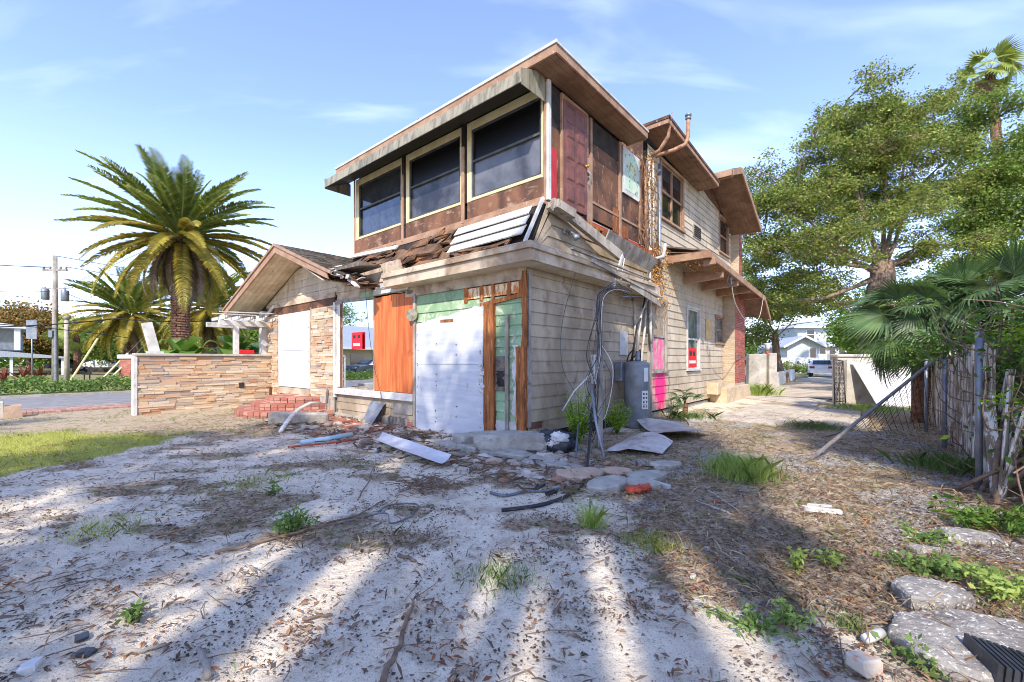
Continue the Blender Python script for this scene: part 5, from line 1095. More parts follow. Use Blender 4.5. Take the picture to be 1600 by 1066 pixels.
sheet('warped_sheet', [g(992, 668, .10), g(1040, 693, .06), g(1112, 684, .10), g(1060, 672, .12)], M_['sheetmetal'], 'curled white metal sheet propped behind the other one', 'metal sheet', curve=lambda u, v: .16*(2*u-1)**2*(1-v*.7), seed=5)
sheet('metal_flap', [W(-4.62, -.35, .05), W(-4.0, -.5, .03), W(-4.1, -.06, .5), W(-4.7, -.06, .5)], M_['metal'], 'bent gray metal flap propped under the picture window', 'metal sheet', amp=.04, seed=7)
mb = MB(); mb.tube([g(470, 697, .05), g(510, 692, .06), g(550, 686, .07)], .045, 10); mb.build('blue_pipe', M_['bluepvc'], None, 'faded pale blue pipe lying along the rubble by the steps', 'pipe', smooth=True)
mb = MB(); mb.tube([g(450, 702, .03), g(520, 698, .05), g(560, 692, .06)], .015, 8); mb.build('rusty_rod', M_['redclay'], None, 'rusty rod lying beside the pale blue pipe', 'rod', smooth=True)
mb = MB(); mb.beam(g(757, 690, .32), g(790, 684, .34), .09, .05, j=.02); mb.build('white_scrap', M_['white'], None, 'white scrap of trim on top of the big concrete chunk', 'scrap')
# rubble along the foot of the front wall
P = []
mb = MB()
for k in range(620):
    x = random.uniform(-6.8, 1.8); y = -random.uniform(.03, 1.0)**1.3*1.9; s_ = random.uniform(.02, .09)*(1 if random.random() < .9 else 1.8); p = W(x, y); lump(mb, (p.x, p.y, gh(p.x, p.y)+s_*.2), s_, (1, random.uniform(.6, 1), .5), 7, 5, .5, k)
mb.build('rubble', mat('rubble_stone', None, rough=.95, bump=.4, isl_cols=[C(178, 168, 154), C(140, 128, 112), C(200, 192, 180), C(158, 120, 96), C(120, 112, 104)]), None, 'broken plaster and stone rubble along the foot of the front wall', 'rubble', kind='stuff')
mb = MB()
for k in range(380):
    x = random.uniform(-6.5, 2.2); y = -random.uniform(.1, 2.0); p = W(x, y); a = random.uniform(0, 6.28); l = random.uniform(.08, .35); q = Vector((p.x, p.y, gh(p.x, p.y)+.02+random.uniform(0, .04))); mb.beam(q, q+Vector((math.cos(a)*l, math.sin(a)*l, random.uniform(-.01, .05))), random.uniform(.01, .04), .01, j=.004)
mb.build('splinters', M_['sheath'], None, 'wood splinters strewn along the front of the house', 'splinters', kind='stuff')
# branches and sticks on the sand
def stick(pts, r0, r1, label, m='branch', cat='branch', name='branch'):
    P_ = [Vector(p) for p in pts]; out = []
    for i in range(len(P_)-1):
        for k in range(5): out.append(P_[i].lerp(P_[i+1], k/5)+Vector((random.uniform(-.012, .012), random.uniform(-.012, .012), random.uniform(-.004, .008))))
    out.append(P_[-1]); rs = [r0+(r1-r0)*i/(len(out)-1) for i in range(len(out))]; mb = MB(); mb.tube(out, rs, 7)
    return mb.build(name, M_[m], None, label, cat, smooth=True)
stick([g(337, 866), g(400, 853), g(480, 833), g(560, 810), g(600, 790)], .014, .007, 'long straight gray branch lying across the sand beside the green weed')
stick([g(595, 1070, .02), g(625, 1010), g(640, 960), g(650, 935)], .017, .007, 'crooked branch at the bottom edge of the sand')
stick([g(560, 790), g(575, 760), g(588, 735, .08)], .008, .004, 'thin upright twig near the dead brush')
stick([g(190, 1028), g(230, 1020), g(262, 1014)], .011, .008, 'short tan stick at the lower left of the sand', 'graywood')
stick([g(310, 1020), g(325, 1062)], .014, .018, 'split gray wood shard at the lower left edge', 'graywood')
stick([g(858, 835, .02), g(893, 836, .02)], .022, .018, 'short chunky stick beside the grass tuft', 'branch')
stick([g(1090, 792), g(1140, 808)], .007, .007, 'thin pale rod in the gravel', 'white', 'rod', 'thin_rod')
stick([g(1108, 775), g(1155, 805)], .007, .007, 'thin pale rod crossing the other in the gravel', 'white', 'rod', 'thin_rod')
stick([g(620, 872), g(650, 880)], .016, .01, 'short brown stick in the centre of the sand')
stick([g(470, 968), g(520, 962)], .010, .006, 'thin bent twig in the left sand')
mb = MB()
for k in range(120):
    a = random.uniform(0, 6.28); l = random.uniform(.12, .42); q = G(at(665+random.gauss(0, 20), 770+random.gauss(0, 6)), .02+random.uniform(0, .05)); e = q+Vector((math.cos(a)*l, math.sin(a)*l*.6, random.uniform(-.02, .07))); mb.tube([q, q.lerp(e, .5)+Vector((0, 0, .03)), e], .004, 4)
mb.build('dead_brush', M_['branch'], None, 'flattened clump of dead brown twigs on the sand', 'brush')
mb = MB()
for k in range(1500):
    while True:
        x = random.uniform(-7, 8); y = random.uniform(1.9, 9)
        if not inhouse(x, y) and random.random() < .12+masks(x, y)[1] and near_bias(y): break
    a = random.uniform(0, 6.28); l = random.uniform(.06, .35); q = G((x, y), .012); e = q+Vector((math.cos(a)*l, math.sin(a)*l, random.uniform(-.004, .02))); mb.tube([q, q.lerp(e, .5)+Vector((random.uniform(-.02, .02), random.uniform(-.02, .02), .008)), e], [.004, .003, .002], 4)
mb.build('fallen_twigs', M_['branch'], None, 'small fallen twigs scattered over the yard', 'twigs', kind='stuff')
# grass tufts and weeds
def tuft(px, py, n, h, wd, m, label, cat='grass tuft', spread=.1, lean=.5, group=None, name='grass_tuft'):
    p = G(at(px, py)); P_ = RNG.normal(0, spread, (n, 3)); P_[:, 2] = 0; V, F = blades(P_, h, wd, lean); o = np_mesh(name, V, F, M_[m]); o.location = p; return tag(o, label, cat, group)
tuft(1158, 748, 2600, .24, .002, 'grass2', 'bright green grass clump at the right of the yard', spread=.17)
tuft(925, 826, 260, .22, .002, 'grass2', 'spiky grass tuft alone on the white sand', spread=.05)
tuft(1272, 668, 1100, .13, .0025, 'weed', 'low green grass clump on the driveway slabs', spread=.28)
tuft(1075, 655, 900, .2, .003, 'weed', 'grass around the little palm at the side wall', spread=.3)
tuft(1018, 858, 260, .09, .002, 'grass', 'short grass tuft at the edge of the gravel', spread=.1)
tuft(1180, 618, 1600, .45, .005, 'grass2', 'tall grass at the foot of the concrete gatepost', spread=.35)
tuft(1360, 640, 1500, .16, .004, 'grass2', 'grass strip below the leaning white panel', spread=.5)
tuft(1330, 980, 160, .06, .0018, 'weed', 'small sprig of grass near the shell concrete slabs', spread=.05)
tuft(785, 905, 420, .07, .0022, 'weed', 'low green weeds in the centre foreground', spread=.13, name='weed_patch', cat='weeds')
tuft(160, 830, 420, .07, .002, 'grass', 'dry green tuft in the left sand', spread=.16)
tuft(400, 758, 420, .07, .002, 'grass', 'straggly grass patch behind the green weed', spread=.25)
tuft(1478, 735, 1000, .2, .003, 'weed', 'grass growing up the foot of the board fence', spread=.2)
def weed(px, py, n, h, r, label, m='weed', leaf=.045, name='weed_plant', cat='weed', group=None, pos=None):
    p = G(pos or at(px, py)); root = empty(name, p, 0, label, cat, group); mb = MB(); L = []
    for k in range(max(4, n//22)):
        a = random.uniform(0, 6.28); rr = r*math.sqrt(random.random()); hh = h*random.uniform(.5, 1.1)*(1-.4*rr/r); e = Vector((math.cos(a)*rr, math.sin(a)*rr, hh)); mb.tube([(0, 0, -.02), e*.5+Vector((0, 0, hh*.1)), e], [.005, .004, .002], 4)
        for q in range(22): t = random.uniform(.25, 1); L.append(tuple(e*t+Vector([random.gauss(0, .02) for _ in range(3)])))
    mb.build('stem', M_['weed'], root); V, F = leaf_quads(np.array(L), leaf, .5); np_mesh('leaves', V, F, M_[m], root)
weed(460, 830, 500, .22, .20, 'bushy green weed growing from the white sand')
weed(430, 775, 90, .14, .12, 'small wispy weed behind the bushy one')
weed(1290, 880, 160, .12, .16, 'low leafy weed in the gravel', 'grass2')
weed(1245, 890, 80, .22, .06, 'thin upright weed in the gravel', 'grass2')
weed(1180, 985, 320, .09, .34, 'creeping weed mat left of the shell slabs', 'weed', .035)
weed(1240, 975, 160, .12, .13, 'bright leafy weed beside the creeping mat', 'grass2', .04)
weed(1418, 888, 240, .12, .2, 'leafy weed patch between the fence and shell slabs', 'weed', .045)
weed(1440, 845, 240, .14, .2, 'weed patch with white flecks below the fence', 'weed', .045)
weed(1495, 905, 420, .14, .30, 'broad low weeds above the large shell slab', 'weed', .045)
weed(1575, 935, 420, .24, .25, 'leafy weeds at the right edge of the yard', 'grass2', .045)
weed(1440, 1030, 220, .12, .16, 'weeds sprouting beside the large shell slab', 'weed', .045)
weed(1560, 830, 700, .3, .5, 'dark ivy mound under the broken fence', 'bushleaf', .06)
weed(890, 663, 1300, 1.15, .36, 'tall yellow green shrub at the house corner', 'limeleaf', .05, 'corner_shrub', 'shrub', pos=tuple(W(.42, .95)))
weed(955, 668, 1000, .85, .32, 'yellow green shrub behind the service post', 'limeleaf', .05, 'corner_shrub', 'shrub', pos=tuple(W(.5, 2.3)))
weed(1052, 655, 260, .9, .2, 'leggy vine shrub under the pink stain', 'weed', .05, 'vine_shrub', 'shrub')
weed(205, 968, 60, .1, .05, 'tiny weed at the left in the sand')
# rocks and shell-concrete slabs at the lower right
def slab(px, py, pts, th, label, rz=0, tilt=(0, 0), m='shellcrete', name='shell_concrete_slab'):
    mb = MB(); base = G(at(px, py), 0); n = len(pts); top = [(x, y, th+random.uniform(-.008, .008)) for x, y in pts]; inner = [(x*.93+random.uniform(-.01, .01), y*.93, th+.018) for x, y in pts]; c = (0, 0, th+.03)
    vs = [(x, y, -.06) for x, y in pts]+top+inner+[c]; fs = [tuple(range(n-1, -1, -1))]
    for i in range(n): j = (i+1) % n; fs += [(i, j, n+j, n+i), (n+i, n+j, 2*n+j, 2*n+i), (2*n+i, 2*n+j, 3*n)]
    mb.add(vs, fs); o = mb.build(name, M_[m], None, label, 'concrete slab', 'broken shell concrete slabs by the fence'); o.location = base; o.rotation_euler = (tilt[0], tilt[1], rz)
    s_ = o.modifiers.new('s', 'SUBSURF'); s_.subdivision_type = 'SIMPLE'; s_.levels = 4; s_.render_levels = 4
    tx = bpy.data.textures.new('chip', 'CLOUDS'); tx.noise_scale = .035; d = o.modifiers.new('d', 'DISPLACE'); d.texture = tx; d.strength = .014; d.texture_coords = 'LOCAL'; return o
slab(1512, 1018, [(-.36, -.12), (-.24, -.26), (.1, -.34), (.42, -.30), (.55, -.05), (.42, .16), (.18, .27), (-.16, .23), (-.34, .08)], .06, 'largest shell concrete slab at the lower right corner')
slab(1447, 942, [(-.2, -.06), (-.02, -.14), (.2, -.12), (.24, 0), (.06, .16), (-.1, .13)], .08, 'triangular shell concrete lump above the largest slab', .2)
slab(1514, 846, [(-.2, -.05), (-.02, -.15), (.2, -.14), (.22, .02), (.1, .14), (-.12, .15)], .05, 'flat shell concrete slab nearest the broken fence', -.1)
slab(1445, 862, [(-.11, -.05), (.05, -.07), (.12, 0), (0, .07), (-.1, .05)], .03, 'small pale slab fragment among the weeds')
mb = MB(); mb.cbox((0, 0, .045), (.12, .10, .07), j=.012); o = mb.build('brick_lump', mat('mortared_brick', C(198, 184, 166), C(196, 120, 84), scale=9, lo=.5, hi=.6, rough=.95, bump=.4), None, 'mortar covered brick lump at the bottom edge', 'brick', bevel=.01); o.location = G(at(1348, 1050)); o.rotation_euler = (0, .1, .3)
mb = MB(); mb.tube([(-.07, 0, .035), (-.02, .02, .035), (.06, .05, .038)], [.022, .026, .026], 12); o = mb.build('crushed_can', M_['white'], None, 'crushed white can lying beside the weeds', 'can', smooth=True); o.location = G(at(1372, 1006))
mb = MB(); mb.beam(g(1255, 800, .03), g(1315, 806, .03), .05, .03, j=.01); mb.beam(g(1262, 795, .03), g(1300, 802, .06), .03, .02, j=.006); mb.build('white_scrap', M_['white'], None, 'white splintered scrap in the gravel', 'scrap')
for i, (px, py, s_, lab) in enumerate(((1105, 861, .02, 'white pebble in the right sand'), (1083, 902, .022, 'white pebble closest to the gravel edge'), (48, 1054, .04, 'white paper scrap at the lower left'), (1150, 877, .02, 'white chip on the gravel edge'))): chunk('white_pebble', M_['white'], G(at(px, py), .015), (s_*2, s_*1.6, s_), i, lab, 'pebble', i+20)
for px, py, s_, lab in ((128, 1000, .05, 'dark slate flake at the left of the sand'), (132, 1026, .06, 'dark slate flake below the other'), (725, 965, .045, 'dark gray stone chip beside the crooked branch'), (1120, 790, .05, 'dull red tile shard in the gravel'), (428, 905, .05, 'gray stone half sunk in the sand'), (133, 846, .05, 'brown clod in the left sand')): chunk('stone_chip', M_['redclay' if 'red' in lab else 'branch' if 'brown' in lab else 'bag' if 'slate' in lab else 'shellcrete'], G(at(px, py), .01), (s_*1.5, s_*1.1, s_*.28), px, lab, 'stone', px)
mb = MB()
for k in range(12):
    a0 = k*.028; mb.box(-.02+a0-.02, -.02+a0-.004, -.12, .12, .0, .10-k*.003); mb.box(-.02+a0-.004, -.02+a0+.008, -.11, .11, .0, .09-k*.003)
o = mb.build('corrugated_pipe', M_['bag'], None, 'black corrugated drain pipe end at the bottom right corner', 'pipe'); o.location = G(at(1545, 1060), .03); o.rotation_euler = (0, .1, R(-20))

# ------------------------------------------------------------------ right-hand boundary
def fx(y, x=5.34): return W(x, y)
for i, (px, py, h, lab) in enumerate(((1530, 768, 1.78, 'tall galvanised fence post nearest the camera'), (1476, 703, 1.55, 'galvanised fence post second from the camera'), (1447, 676, 1.50, 'galvanised fence post third from the camera'), (1426, 652, 1.5, 'farthest galvanised fence post near the white panel'))):
    p = G(at(px, py)); o = empty('fence_post', p, 0, lab, 'fence post', 'galvanised posts of the side fence'); mb = MB(); mb.tube([(0, 0, -.1), (0, 0, h)], .033, 12); mb.build('post_tube', M_['metal'], o, smooth=True); mb = MB(); mb.lathe((0, 0, h), [(.037, -.03), (.037, .01), (.02, .03), (.0, .035)], 12); mb.build('post_cap', M_['metal'], o, smooth=True)
wf = hempty('board_fence', 'weathered board fence with flaking white paint behind the steel posts', 'fence')
y = 1.5; mbs = None
while y < 10.6:
    w_ = random.uniform(.09, .15); h = 1.62+random.uniform(-.12, .08); mb = MB(); lean = random.uniform(-.03, .03)
    ragged_ = []; x0 = 5.52+random.uniform(-.015, .015)
    mb.hexa([(x0, y, -.05), (x0+.025, y, -.05), (x0+.025, y+w_, -.05), (x0, y+w_, -.05), (x0, y+lean, h), (x0+.025, y+lean, h), (x0+.025, y+w_+lean, h-random.uniform(-.05, .05)), (x0, y+w_+lean, h-random.uniform(-.04, .04))])
    mb.build('fence_board', M_['weatherpicket'], wf); y += w_+random.uniform(.002, .03)
mb = MB(); mb.box(5.55, 5.60, 2.1, 10.5, .3, .39); mb.box(5.55, 5.60, 2.1, 10.5, 1.2, 1.29); mb.build('rail', M_['graywood'], wf)
mb = MB()
for k in range(16): 
    y = 1.5+random.uniform(-.5, .5); mb.beam((5.5, y, random.uniform(.0, .1)), (5.55+random.uniform(-.1, .5), y+random.uniform(-.3, .35), random.uniform(.7, 1.4)), random.uniform(.03, .10), .02, j=.008)
hthing(mb, 'broken_fence_boards', M_['weatherpicket'], 'heap of broken leaning boards behind the nearest post', 'boards')
mb = MB(); mb.beam(G(at(1535, 700), .3), G(at(1580, 765), .05)+Vector((0, 0, 0)), .11, .02); mb.build('blue_gray_board', mat('blue_gray_paint', C(150, 166, 190), C(120, 136, 160), rough=.7), None, 'blue gray painted board leaning at the broken fence', 'board')
a = G(at(1263, 720), .0); b = fx(4.4, 5.25)+Vector((0, 0, 1.50)); mb = MB(); mb.beam(a, b, .045, .035); d_ = (b-a).normalized(); mb.build('leaning_steel_bar', M_['darkbar'], None, 'long gray fence rail leaning diagonally from the ground to the fence', 'rail', bevel=.004)
mb = MB(); mb.tube([G(at(1462, 690), .8)*1.0, G(at(1480, 680), 1.5)], .006, 4)
# torn chain link hanging under the rail
ml = MB()
for i in range(13):
    t = .34+i*.05; p = a.lerp(b, t); 
    for sgn in (-1, 1):
        q = p+Vector((sgn*.55+.5, .9, 0))*(.75); q.z = max(.05, p.z*.15+.1); pts = [p.lerp(q, s_/6)+Vector((0, 0, -.05*math.sin(s_/6*3.14))) for s_ in range(7)]; ml.tube(pts, .004, 4, False)
ml.build('torn_chain_link', M_['iron'], None, 'torn chain link mesh sagging under the leaning rail', 'mesh')
# rear masonry wall, white panel, iron gate
def wbox(name, x0, x1, y0, y1, z0, z1, m, label, cat, bevel=.01, rz=0, parent=None):
    mb = MB(); mb.box(x0, x1, y0, y1, z0, z1, .004); return mb.build(name, m, parent, label, cat, bevel=bevel)
rw = empty('masonry_wall', (0, 0, 0), 0, 'low whitewashed masonry wall behind the leaning white panel', 'wall')
mb = MB(); mb.box(11.1, 15.2, 14.7, 14.95, -.1, 1.58, .006); mb.build('wall_body', M_['concretewhite'], rw); mb = MB(); mb.box(11.05, 15.25, 14.64, 15.0, 1.58, 1.68, .006); mb.build('wall_cap', M_['concretewhite'], rw, bevel=.02)
mb = MB(); mb.box(11.12, 11.35, 14.62, 14.70, 0, 1.5, .01); mb.build('timber_upright', M_['graywood'], rw)
sheet('leaning_sheet', [(11.7, 13.8, .02), (13.2, 13.8, .05), (13.5, 14.6, 1.22), (11.5, 14.6, 1.42)], M_['white'], 'big white sheet panel leaning against the masonry wall', 'panel', th=.03, amp=.03, seed=3)
ig = empty('iron_gate', (10.25, 13.7, 0), 0, 'rusty black scrollwork iron gate leaning beside the white panel', 'gate')
mb = MB(); L0, L1, T0, T1 = (0, 0, 0), (.62, .35, .0), (.42, .6, 1.5), (.95, .9, 1.45)
L0, L1, T0, T1 = map(Vector, (L0, L1, T0, T1))
mb.tube([L0, T0], .02, 6); mb.tube([L1, T1], .02, 6); mb.tube([T0, T1], .015, 6); mb.tube([L0.lerp(T0, .1), L1.lerp(T1, .1)], .015, 6); mb.tube([L0.lerp(T0, .5), L1.lerp(T1, .5)], .012, 6); mb.build('gate_frame', M_['iron'], ig)
mb = MB()
for i in range(8):
    for j in range(3):
        c = L0.lerp(T0, .14+i*.11).lerp(L1.lerp(T1, .14+i*.11), .2+.3*j); u = (L1-L0).normalized(); v = (T0-L0).normalized()
        mb.tube([c+(u*math.cos(t)+v*math.sin(t))*(.075-.003*q) for q, t in enumerate([6.28*k/10 for k in range(13)])], .007, 4, False)
mb.build('scrollwork', M_['iron'], ig)
gp_ = empty('gatepost', (11.0, 18.9, 0), 0, 'mottled concrete gatepost with a low wall stub at the drive', 'gatepost')
mb = MB(); mb.box(.15, .50, -.2, .2, -.1, 1.78, .01); mb.build('pillar', M_['concretewhite'], gp_, bevel=.02); mb = MB(); mb.box(-.65, .15, -.05, .18, -.1, 1.75, .01); mb.build('wall_stub', M_['concretewhite'], gp_, bevel=.02)
ln = empty('candle_lantern', (11.2, 18.9, 1.78), 0, 'small pale lantern cup standing on the concrete gatepost', 'lantern'); mb = MB(); mb.lathe((0, 0, 0), [(.09, 0), (.09, .03), (.03, .06), (.03, .12), (.05, .14)], 12); mb.build('stem', M_['redclay'], ln, smooth=True); mb = MB(); mb.lathe((0, 0, .14), [(.05, 0), (.09, .08), (.12, .24), (.13, .3)], 12); mb.build('cup', M_['white'], ln, smooth=True)
# ------------------------------------------------------------------ trees, palms, far things
def tube_into(mb, a, b, r0, r1, bend=.08, n=7, seg=5):
    a, b = Vector(a), Vector(b); L = (b-a).length; k = Vector([random.uniform(-1, 1) for _ in range(3)])*L*bend
    pts = [a.lerp(b, t/seg)+k*math.sin(math.pi*t/seg)+Vector([random.uniform(-1, 1) for _ in range(3)])*L*.012*(0 < t < seg) for t in range(seg+1)]
    mb.tube(pts, [r0+(r1-r0)*t/seg for t in range(seg+1)], n, False); return pts
def tree(name, base, trunk_top, r, blobs, ncl, nleaf, leaf, lm, label, cat='tree', group=None, clr=.55, bark='bark', asp=.55, limbs=7, shell=.55, split=0):
    """blobs: (centre, radii) of leaf masses; leaves sit in clusters, every cluster on its own twig"""
    par = {}
    if split:
        nb = []
        for c, rad in blobs:
            for k in range(split):
                a = k*2.4+random.uniform(-.5, .5); q = random.uniform(.5, 1.0)*(k > 0); zz = random.uniform(-.95, .95); nb.append(((c[0]+rad[0]*q*math.cos(a), c[1]+rad[1]*q*math.sin(a), c[2]+rad[2]*zz), (rad[0]*random.uniform(.45, .70), rad[1]*random.uniform(.45, .70), rad[2]*random.uniform(.38, .62)))); par[len(nb)-1] = len(nb)-1-k
        for j in range(len(blobs)): par[len(nb)+j] = j*split
        blobs = nb+[(c, (rad[0]*.6, rad[1]*.6, rad[2]*.6)) for c, rad in blobs]
    root = empty(name, base, 0, label, cat, group); B = Vector(base); top = Vector(trunk_top)-B
    mb = MB(); tp = tube_into(mb, (0, 0, -.2), top, r*1.25, r*.8, .04, 12, 8)
    # root flare
    mb.tube([(0, 0, -.2), (0, 0, .25), (0, 0, .7)], [r*1.8, r*1.5, r*1.2], 12, False)
    wts = [b[1][0]*b[1][1]*b[1][2] for b in blobs]; tot = sum(wts); anchors = []
    for bi, ((c, rad), w_) in enumerate(zip(blobs, wts)):
        if par.get(bi, bi) != bi:
            c = Vector(c)-B; s = Vector(blobs[par[bi]][0])-B; rr = r*.5*max(.3, (w_/tot)**.33); m_ = s.lerp(c, .5); tube_into(mb, s, c, rr*.5, rr*.2, .15, 6, 4); anchors.append((c, rad, w_, m_, rr)); continue
        c = Vector(c)-B; s = top.lerp(Vector(tp[-2]), random.random()); m_ = s.lerp(c, .5)+Vector((0, 0, -.08*(c-s).length)); rr = r*.55*max(.35, (w_/tot)**.33)
        mb.tube([s, s.lerp(m_, .5), m_, m_.lerp(c, .5), c], [rr, rr*.85, rr*.7, rr*.5, rr*.35], 8, False); anchors.append((c, rad, w_, m_, rr))
    L = []
    for (c, rad, w_, m_, rr) in anchors:
        n = max(4, int(ncl*w_/tot)); subs = []
        for k in range(max(3, limbs)):
            d = Vector((random.gauss(0, 1), random.gauss(0, 1), random.gauss(0, .8))).normalized()*.62; e = c+Vector((d.x*rad[0], d.y*rad[1], d.z*rad[2])); tube_into(mb, c.lerp(m_, random.random()*.5), e, rr*.35, rr*.10, .12, 5, 4); subs.append(e)
        for k in range(n):
            d = Vector((random.gauss(0, 1), random.gauss(0, 1), random.gauss(0, 1))).normalized()*(random.uniform(shell, 1.06)); q = c+Vector((d.x*rad[0], d.y*rad[1], d.z*rad[2]))
            if q.z < .3: q.z = .3+random.random()*.4
            s = min(subs, key=lambda e: (e-q).length); tube_into(mb, s, q, rr*.09+.006, .006, .1, 4, 3)
            L.append((q, 1))
    mb.build('trunk', M_[bark], root, smooth=True, fixn=False)
    per = max(6, nleaf//max(1, len(L))); Q = np.array([tuple(q) for q, _ in L]); Q = np.repeat(Q, per, 0); o = RNG.normal(0, 1, Q.shape)*np.array([clr, clr, clr*.55]); V, F = leaf_quads(Q+o, leaf, asp, .15); np_mesh('crown', V, F, M_[lm], root)
    return root
def pxw(px, py, d): return ((px-800)/674*d, d, 1.5+(562-py)/674*d)
def pblobs(lst): return [(pxw(px, py, d), (rx*d/674, ry_, rz*d/674)) for px, py, d, rx, rz, ry_ in lst]
tree('live_oak', (18.6, 22, 0), pxw(1378, 412, 22), .62, pblobs([(1385, 175, 22, 62, 60, 2.2), (1425, 215, 23, 50, 50, 2), (1310, 205, 22, 55, 52, 2.2), (1335, 270, 22, 80, 50, 3), (1240, 290, 21, 62, 55, 2.5), (1195, 330, 21, 40, 55, 2), (1420, 300, 22, 60, 52, 3), (1350, 345, 21, 90, 38, 3), (1215, 405, 21, 52, 40, 2.2), (1275, 405, 20, 55, 38, 2), (1450, 390, 21, 55, 30, 2), (1190, 470, 22, 30, 30, 1.5), (1290, 470, 23, 50, 22, 2)]), 1150, 150000, .125, 'oakleaf', 'huge spreading live oak with hanging moss behind the drive', clr=.24, split=7, limbs=3, shell=.15)
tree('oak_tree', (24.5, 22, 0), pxw(1520, 430, 22), .42, pblobs([(1522, 200, 22, 38, 45, 2), (1592, 235, 22, 40, 60, 2.5), (1545, 290, 22, 55, 45, 2.5), (1600, 340, 21, 50, 45, 2.5), (1520, 350, 22, 45, 35, 2), (1575, 400, 20, 50, 30, 2), (1510, 425, 22, 50, 22, 2)]), 700, 76000, .135, 'oakleaf2', 'tall dark oak at the right edge under the high palm', clr=.3, split=6, limbs=3, shell=.15)
tree('leafy_tree', (17, 27, 0), pxw(1210, 520, 27), .22, pblobs([(1185, 510, 27, 30, 42, 1.6), (1222, 470, 28, 45, 40, 2), (1260, 465, 30, 40, 22, 2), (1182, 440, 28, 26, 40, 1.6)]), 220, 26000, .16, 'oakleaf', 'leafy young tree right of the brick chimney', clr=.3, split=4, limbs=3, shell=.3)
tree('leafy_tree', (29, 33, 0), pxw(1400, 500, 33), .25, pblobs([(1350, 500, 33, 40, 45, 2.5), (1420, 480, 33, 50, 50, 2.5), (1385, 540, 30, 40, 30, 2), (1470, 470, 30, 50, 60, 2.5), (1550, 470, 28, 60, 60, 2.5), (1330, 470, 38, 35, 25, 2)]), 260, 19000, .22, 'bushleaf', 'dense dark green trees behind the masonry wall', clr=.5)
tree('lime_bush', (26.2, 34, 0), pxw(1330, 565, 34), .12, pblobs([(1325, 548, 34, 16, 20, 1), (1318, 522, 35, 18, 16, 1)]), 40, 3200, .2, 'limeleaf', 'bright lime green bush left of the masonry wall', 'bush', clr=.35)
tree('leafy_tree', (17.5, 18.5, 0), (17.5, 18.5, 1.2), .12, pblobs([(1345, 520, 18.5, 38, 34, 1.2), (1420, 510, 18.5, 45, 45, 1.3), (1500, 520, 17, 55, 50, 1.3)]), 150, 11000, .14, 'bushleaf', 'dark bushes just behind the masonry wall', clr=.25)
# thicket beyond the board fence
def shrub(name, base, blobs, n, nl, leaf, lm, label, cat='shrub', clr=.3): return tree(name, base, tuple(Vector(base)+Vector((0, 0, .5))), .05, blobs, n, nl, leaf, lm, label, cat, None, clr, 'branch', .5, 5)
bt = W(7.0, 2.2); shrub('fence_thicket', tuple(bt), [(tuple(W(6.9, .8, 1.1)), (1.1, 1.3, 1.1)), (tuple(W(6.0, 3.2, 1.75)), (.5, 1.6, .35)), (tuple(W(6.2, 1.0, 1.9)), (.6, 1.0, .45)), (tuple(W(6.0, 6.2, 1.7)), (.5, 1.8, .3)), (tuple(W(6.9, 3.2, .9)), (1.0, 1.2, .9)), (tuple(W(7.1, 5.5, 1.0)), (1.0, 1.4, .95)), (tuple(W(7.2, 8, 1.0)), (1.0, 1.6, .9))], 480, 28000, .085, 'bushleaf', 'dark tangled thicket behind the board fence', clr=.22)
bt = W(6.2, .9); shrub('feathery_shrub', tuple(bt), [(tuple(W(5.95, 1.2, 1.72)), (.42, .3, .18)), (tuple(W(6.2, 2.1, 1.95)), (.4, .5, .2)), (tuple(W(5.75, 1.0, 1.1)), (.2, .22, .14)), (tuple(W(6.5, 1.0, 1.9)), (.5, .4, .25))], 70, 4200, .05, 'limeleaf', 'feathery bright green branches hanging over the fence post', clr=.10)
# bare vines in the thicket
mb = MB()
for k in range(170):
    p = W(random.uniform(5.45, 6.4), random.uniform(.2, 5.4), random.uniform(0, 1.7)); q = p+Vector((random.uniform(-.5, .5), random.uniform(-.5, .5), random.uniform(.1, 1.0))); tube_into(mb, p, q, .010, .004, .3, 5, 6)
for k in range(5):
    p = W(5.5+random.uniform(-.2, .2), random.uniform(.6, 1.8), 0); q = W(5.7+random.uniform(0, .6), random.uniform(.6, 2.2), 1.0); tube_into(mb, p, q, .03, .015, .3, 6, 6)
mb.build('bare_vines', M_['branch'], None, 'bare woody vines tangled round the nearest fence post', 'vines', smooth=True)
# fan palms
def fan_mesh(nseg, rad, m, spread=2.9, beta=.5):
    mb = MB(); vs = []; fs = []; Mb = Matrix.Rotation(beta, 3, 'Y')
    mb.tube([(0, 0, 0), (rad*.5, 0, .06), (rad*1.0, 0, 0)], [.02, .012, .01], 5); o = Vector((rad*1.0, 0, 0))
    for k in range(nseg):
        a = -spread/2+spread*k/(nseg-1); L = rad*(1-.18*abs(a)/1.5)*random.uniform(.9, 1.08); d = Mb @ Vector((math.cos(a), math.sin(a), 0)); s = Mb @ Vector((-math.sin(a), math.cos(a), 0)); dr = random.uniform(.05, .25)
        p0 = o; p1 = o+d*L*.45+Vector((0, 0, .05*L)); p2 = o+d*L*.8+Vector((0, 0, -dr*.3*L)); p3 = o+d*L*1.0+Vector((0, 0, -dr*L*1.4)); w1 = s*L*spread/nseg*.36; b = len(vs)
        vs += [p0, p1-w1, p1+Vector((0, 0, -.02)), p1+w1, p2-w1*.6, p2+w1*.6, p3]; fs += [(b, b+1, b+2), (b, b+2, b+3), (b+1, b+4, b+5, b+3), (b+4, b+6, b+5)]
    mb.add(vs, fs); me = bpy.data.meshes.new('fan_leaf'); me.from_pydata([tuple(v) for v in mb.v], [], mb.f); me.materials.append(M_[m]); me.update(); return me
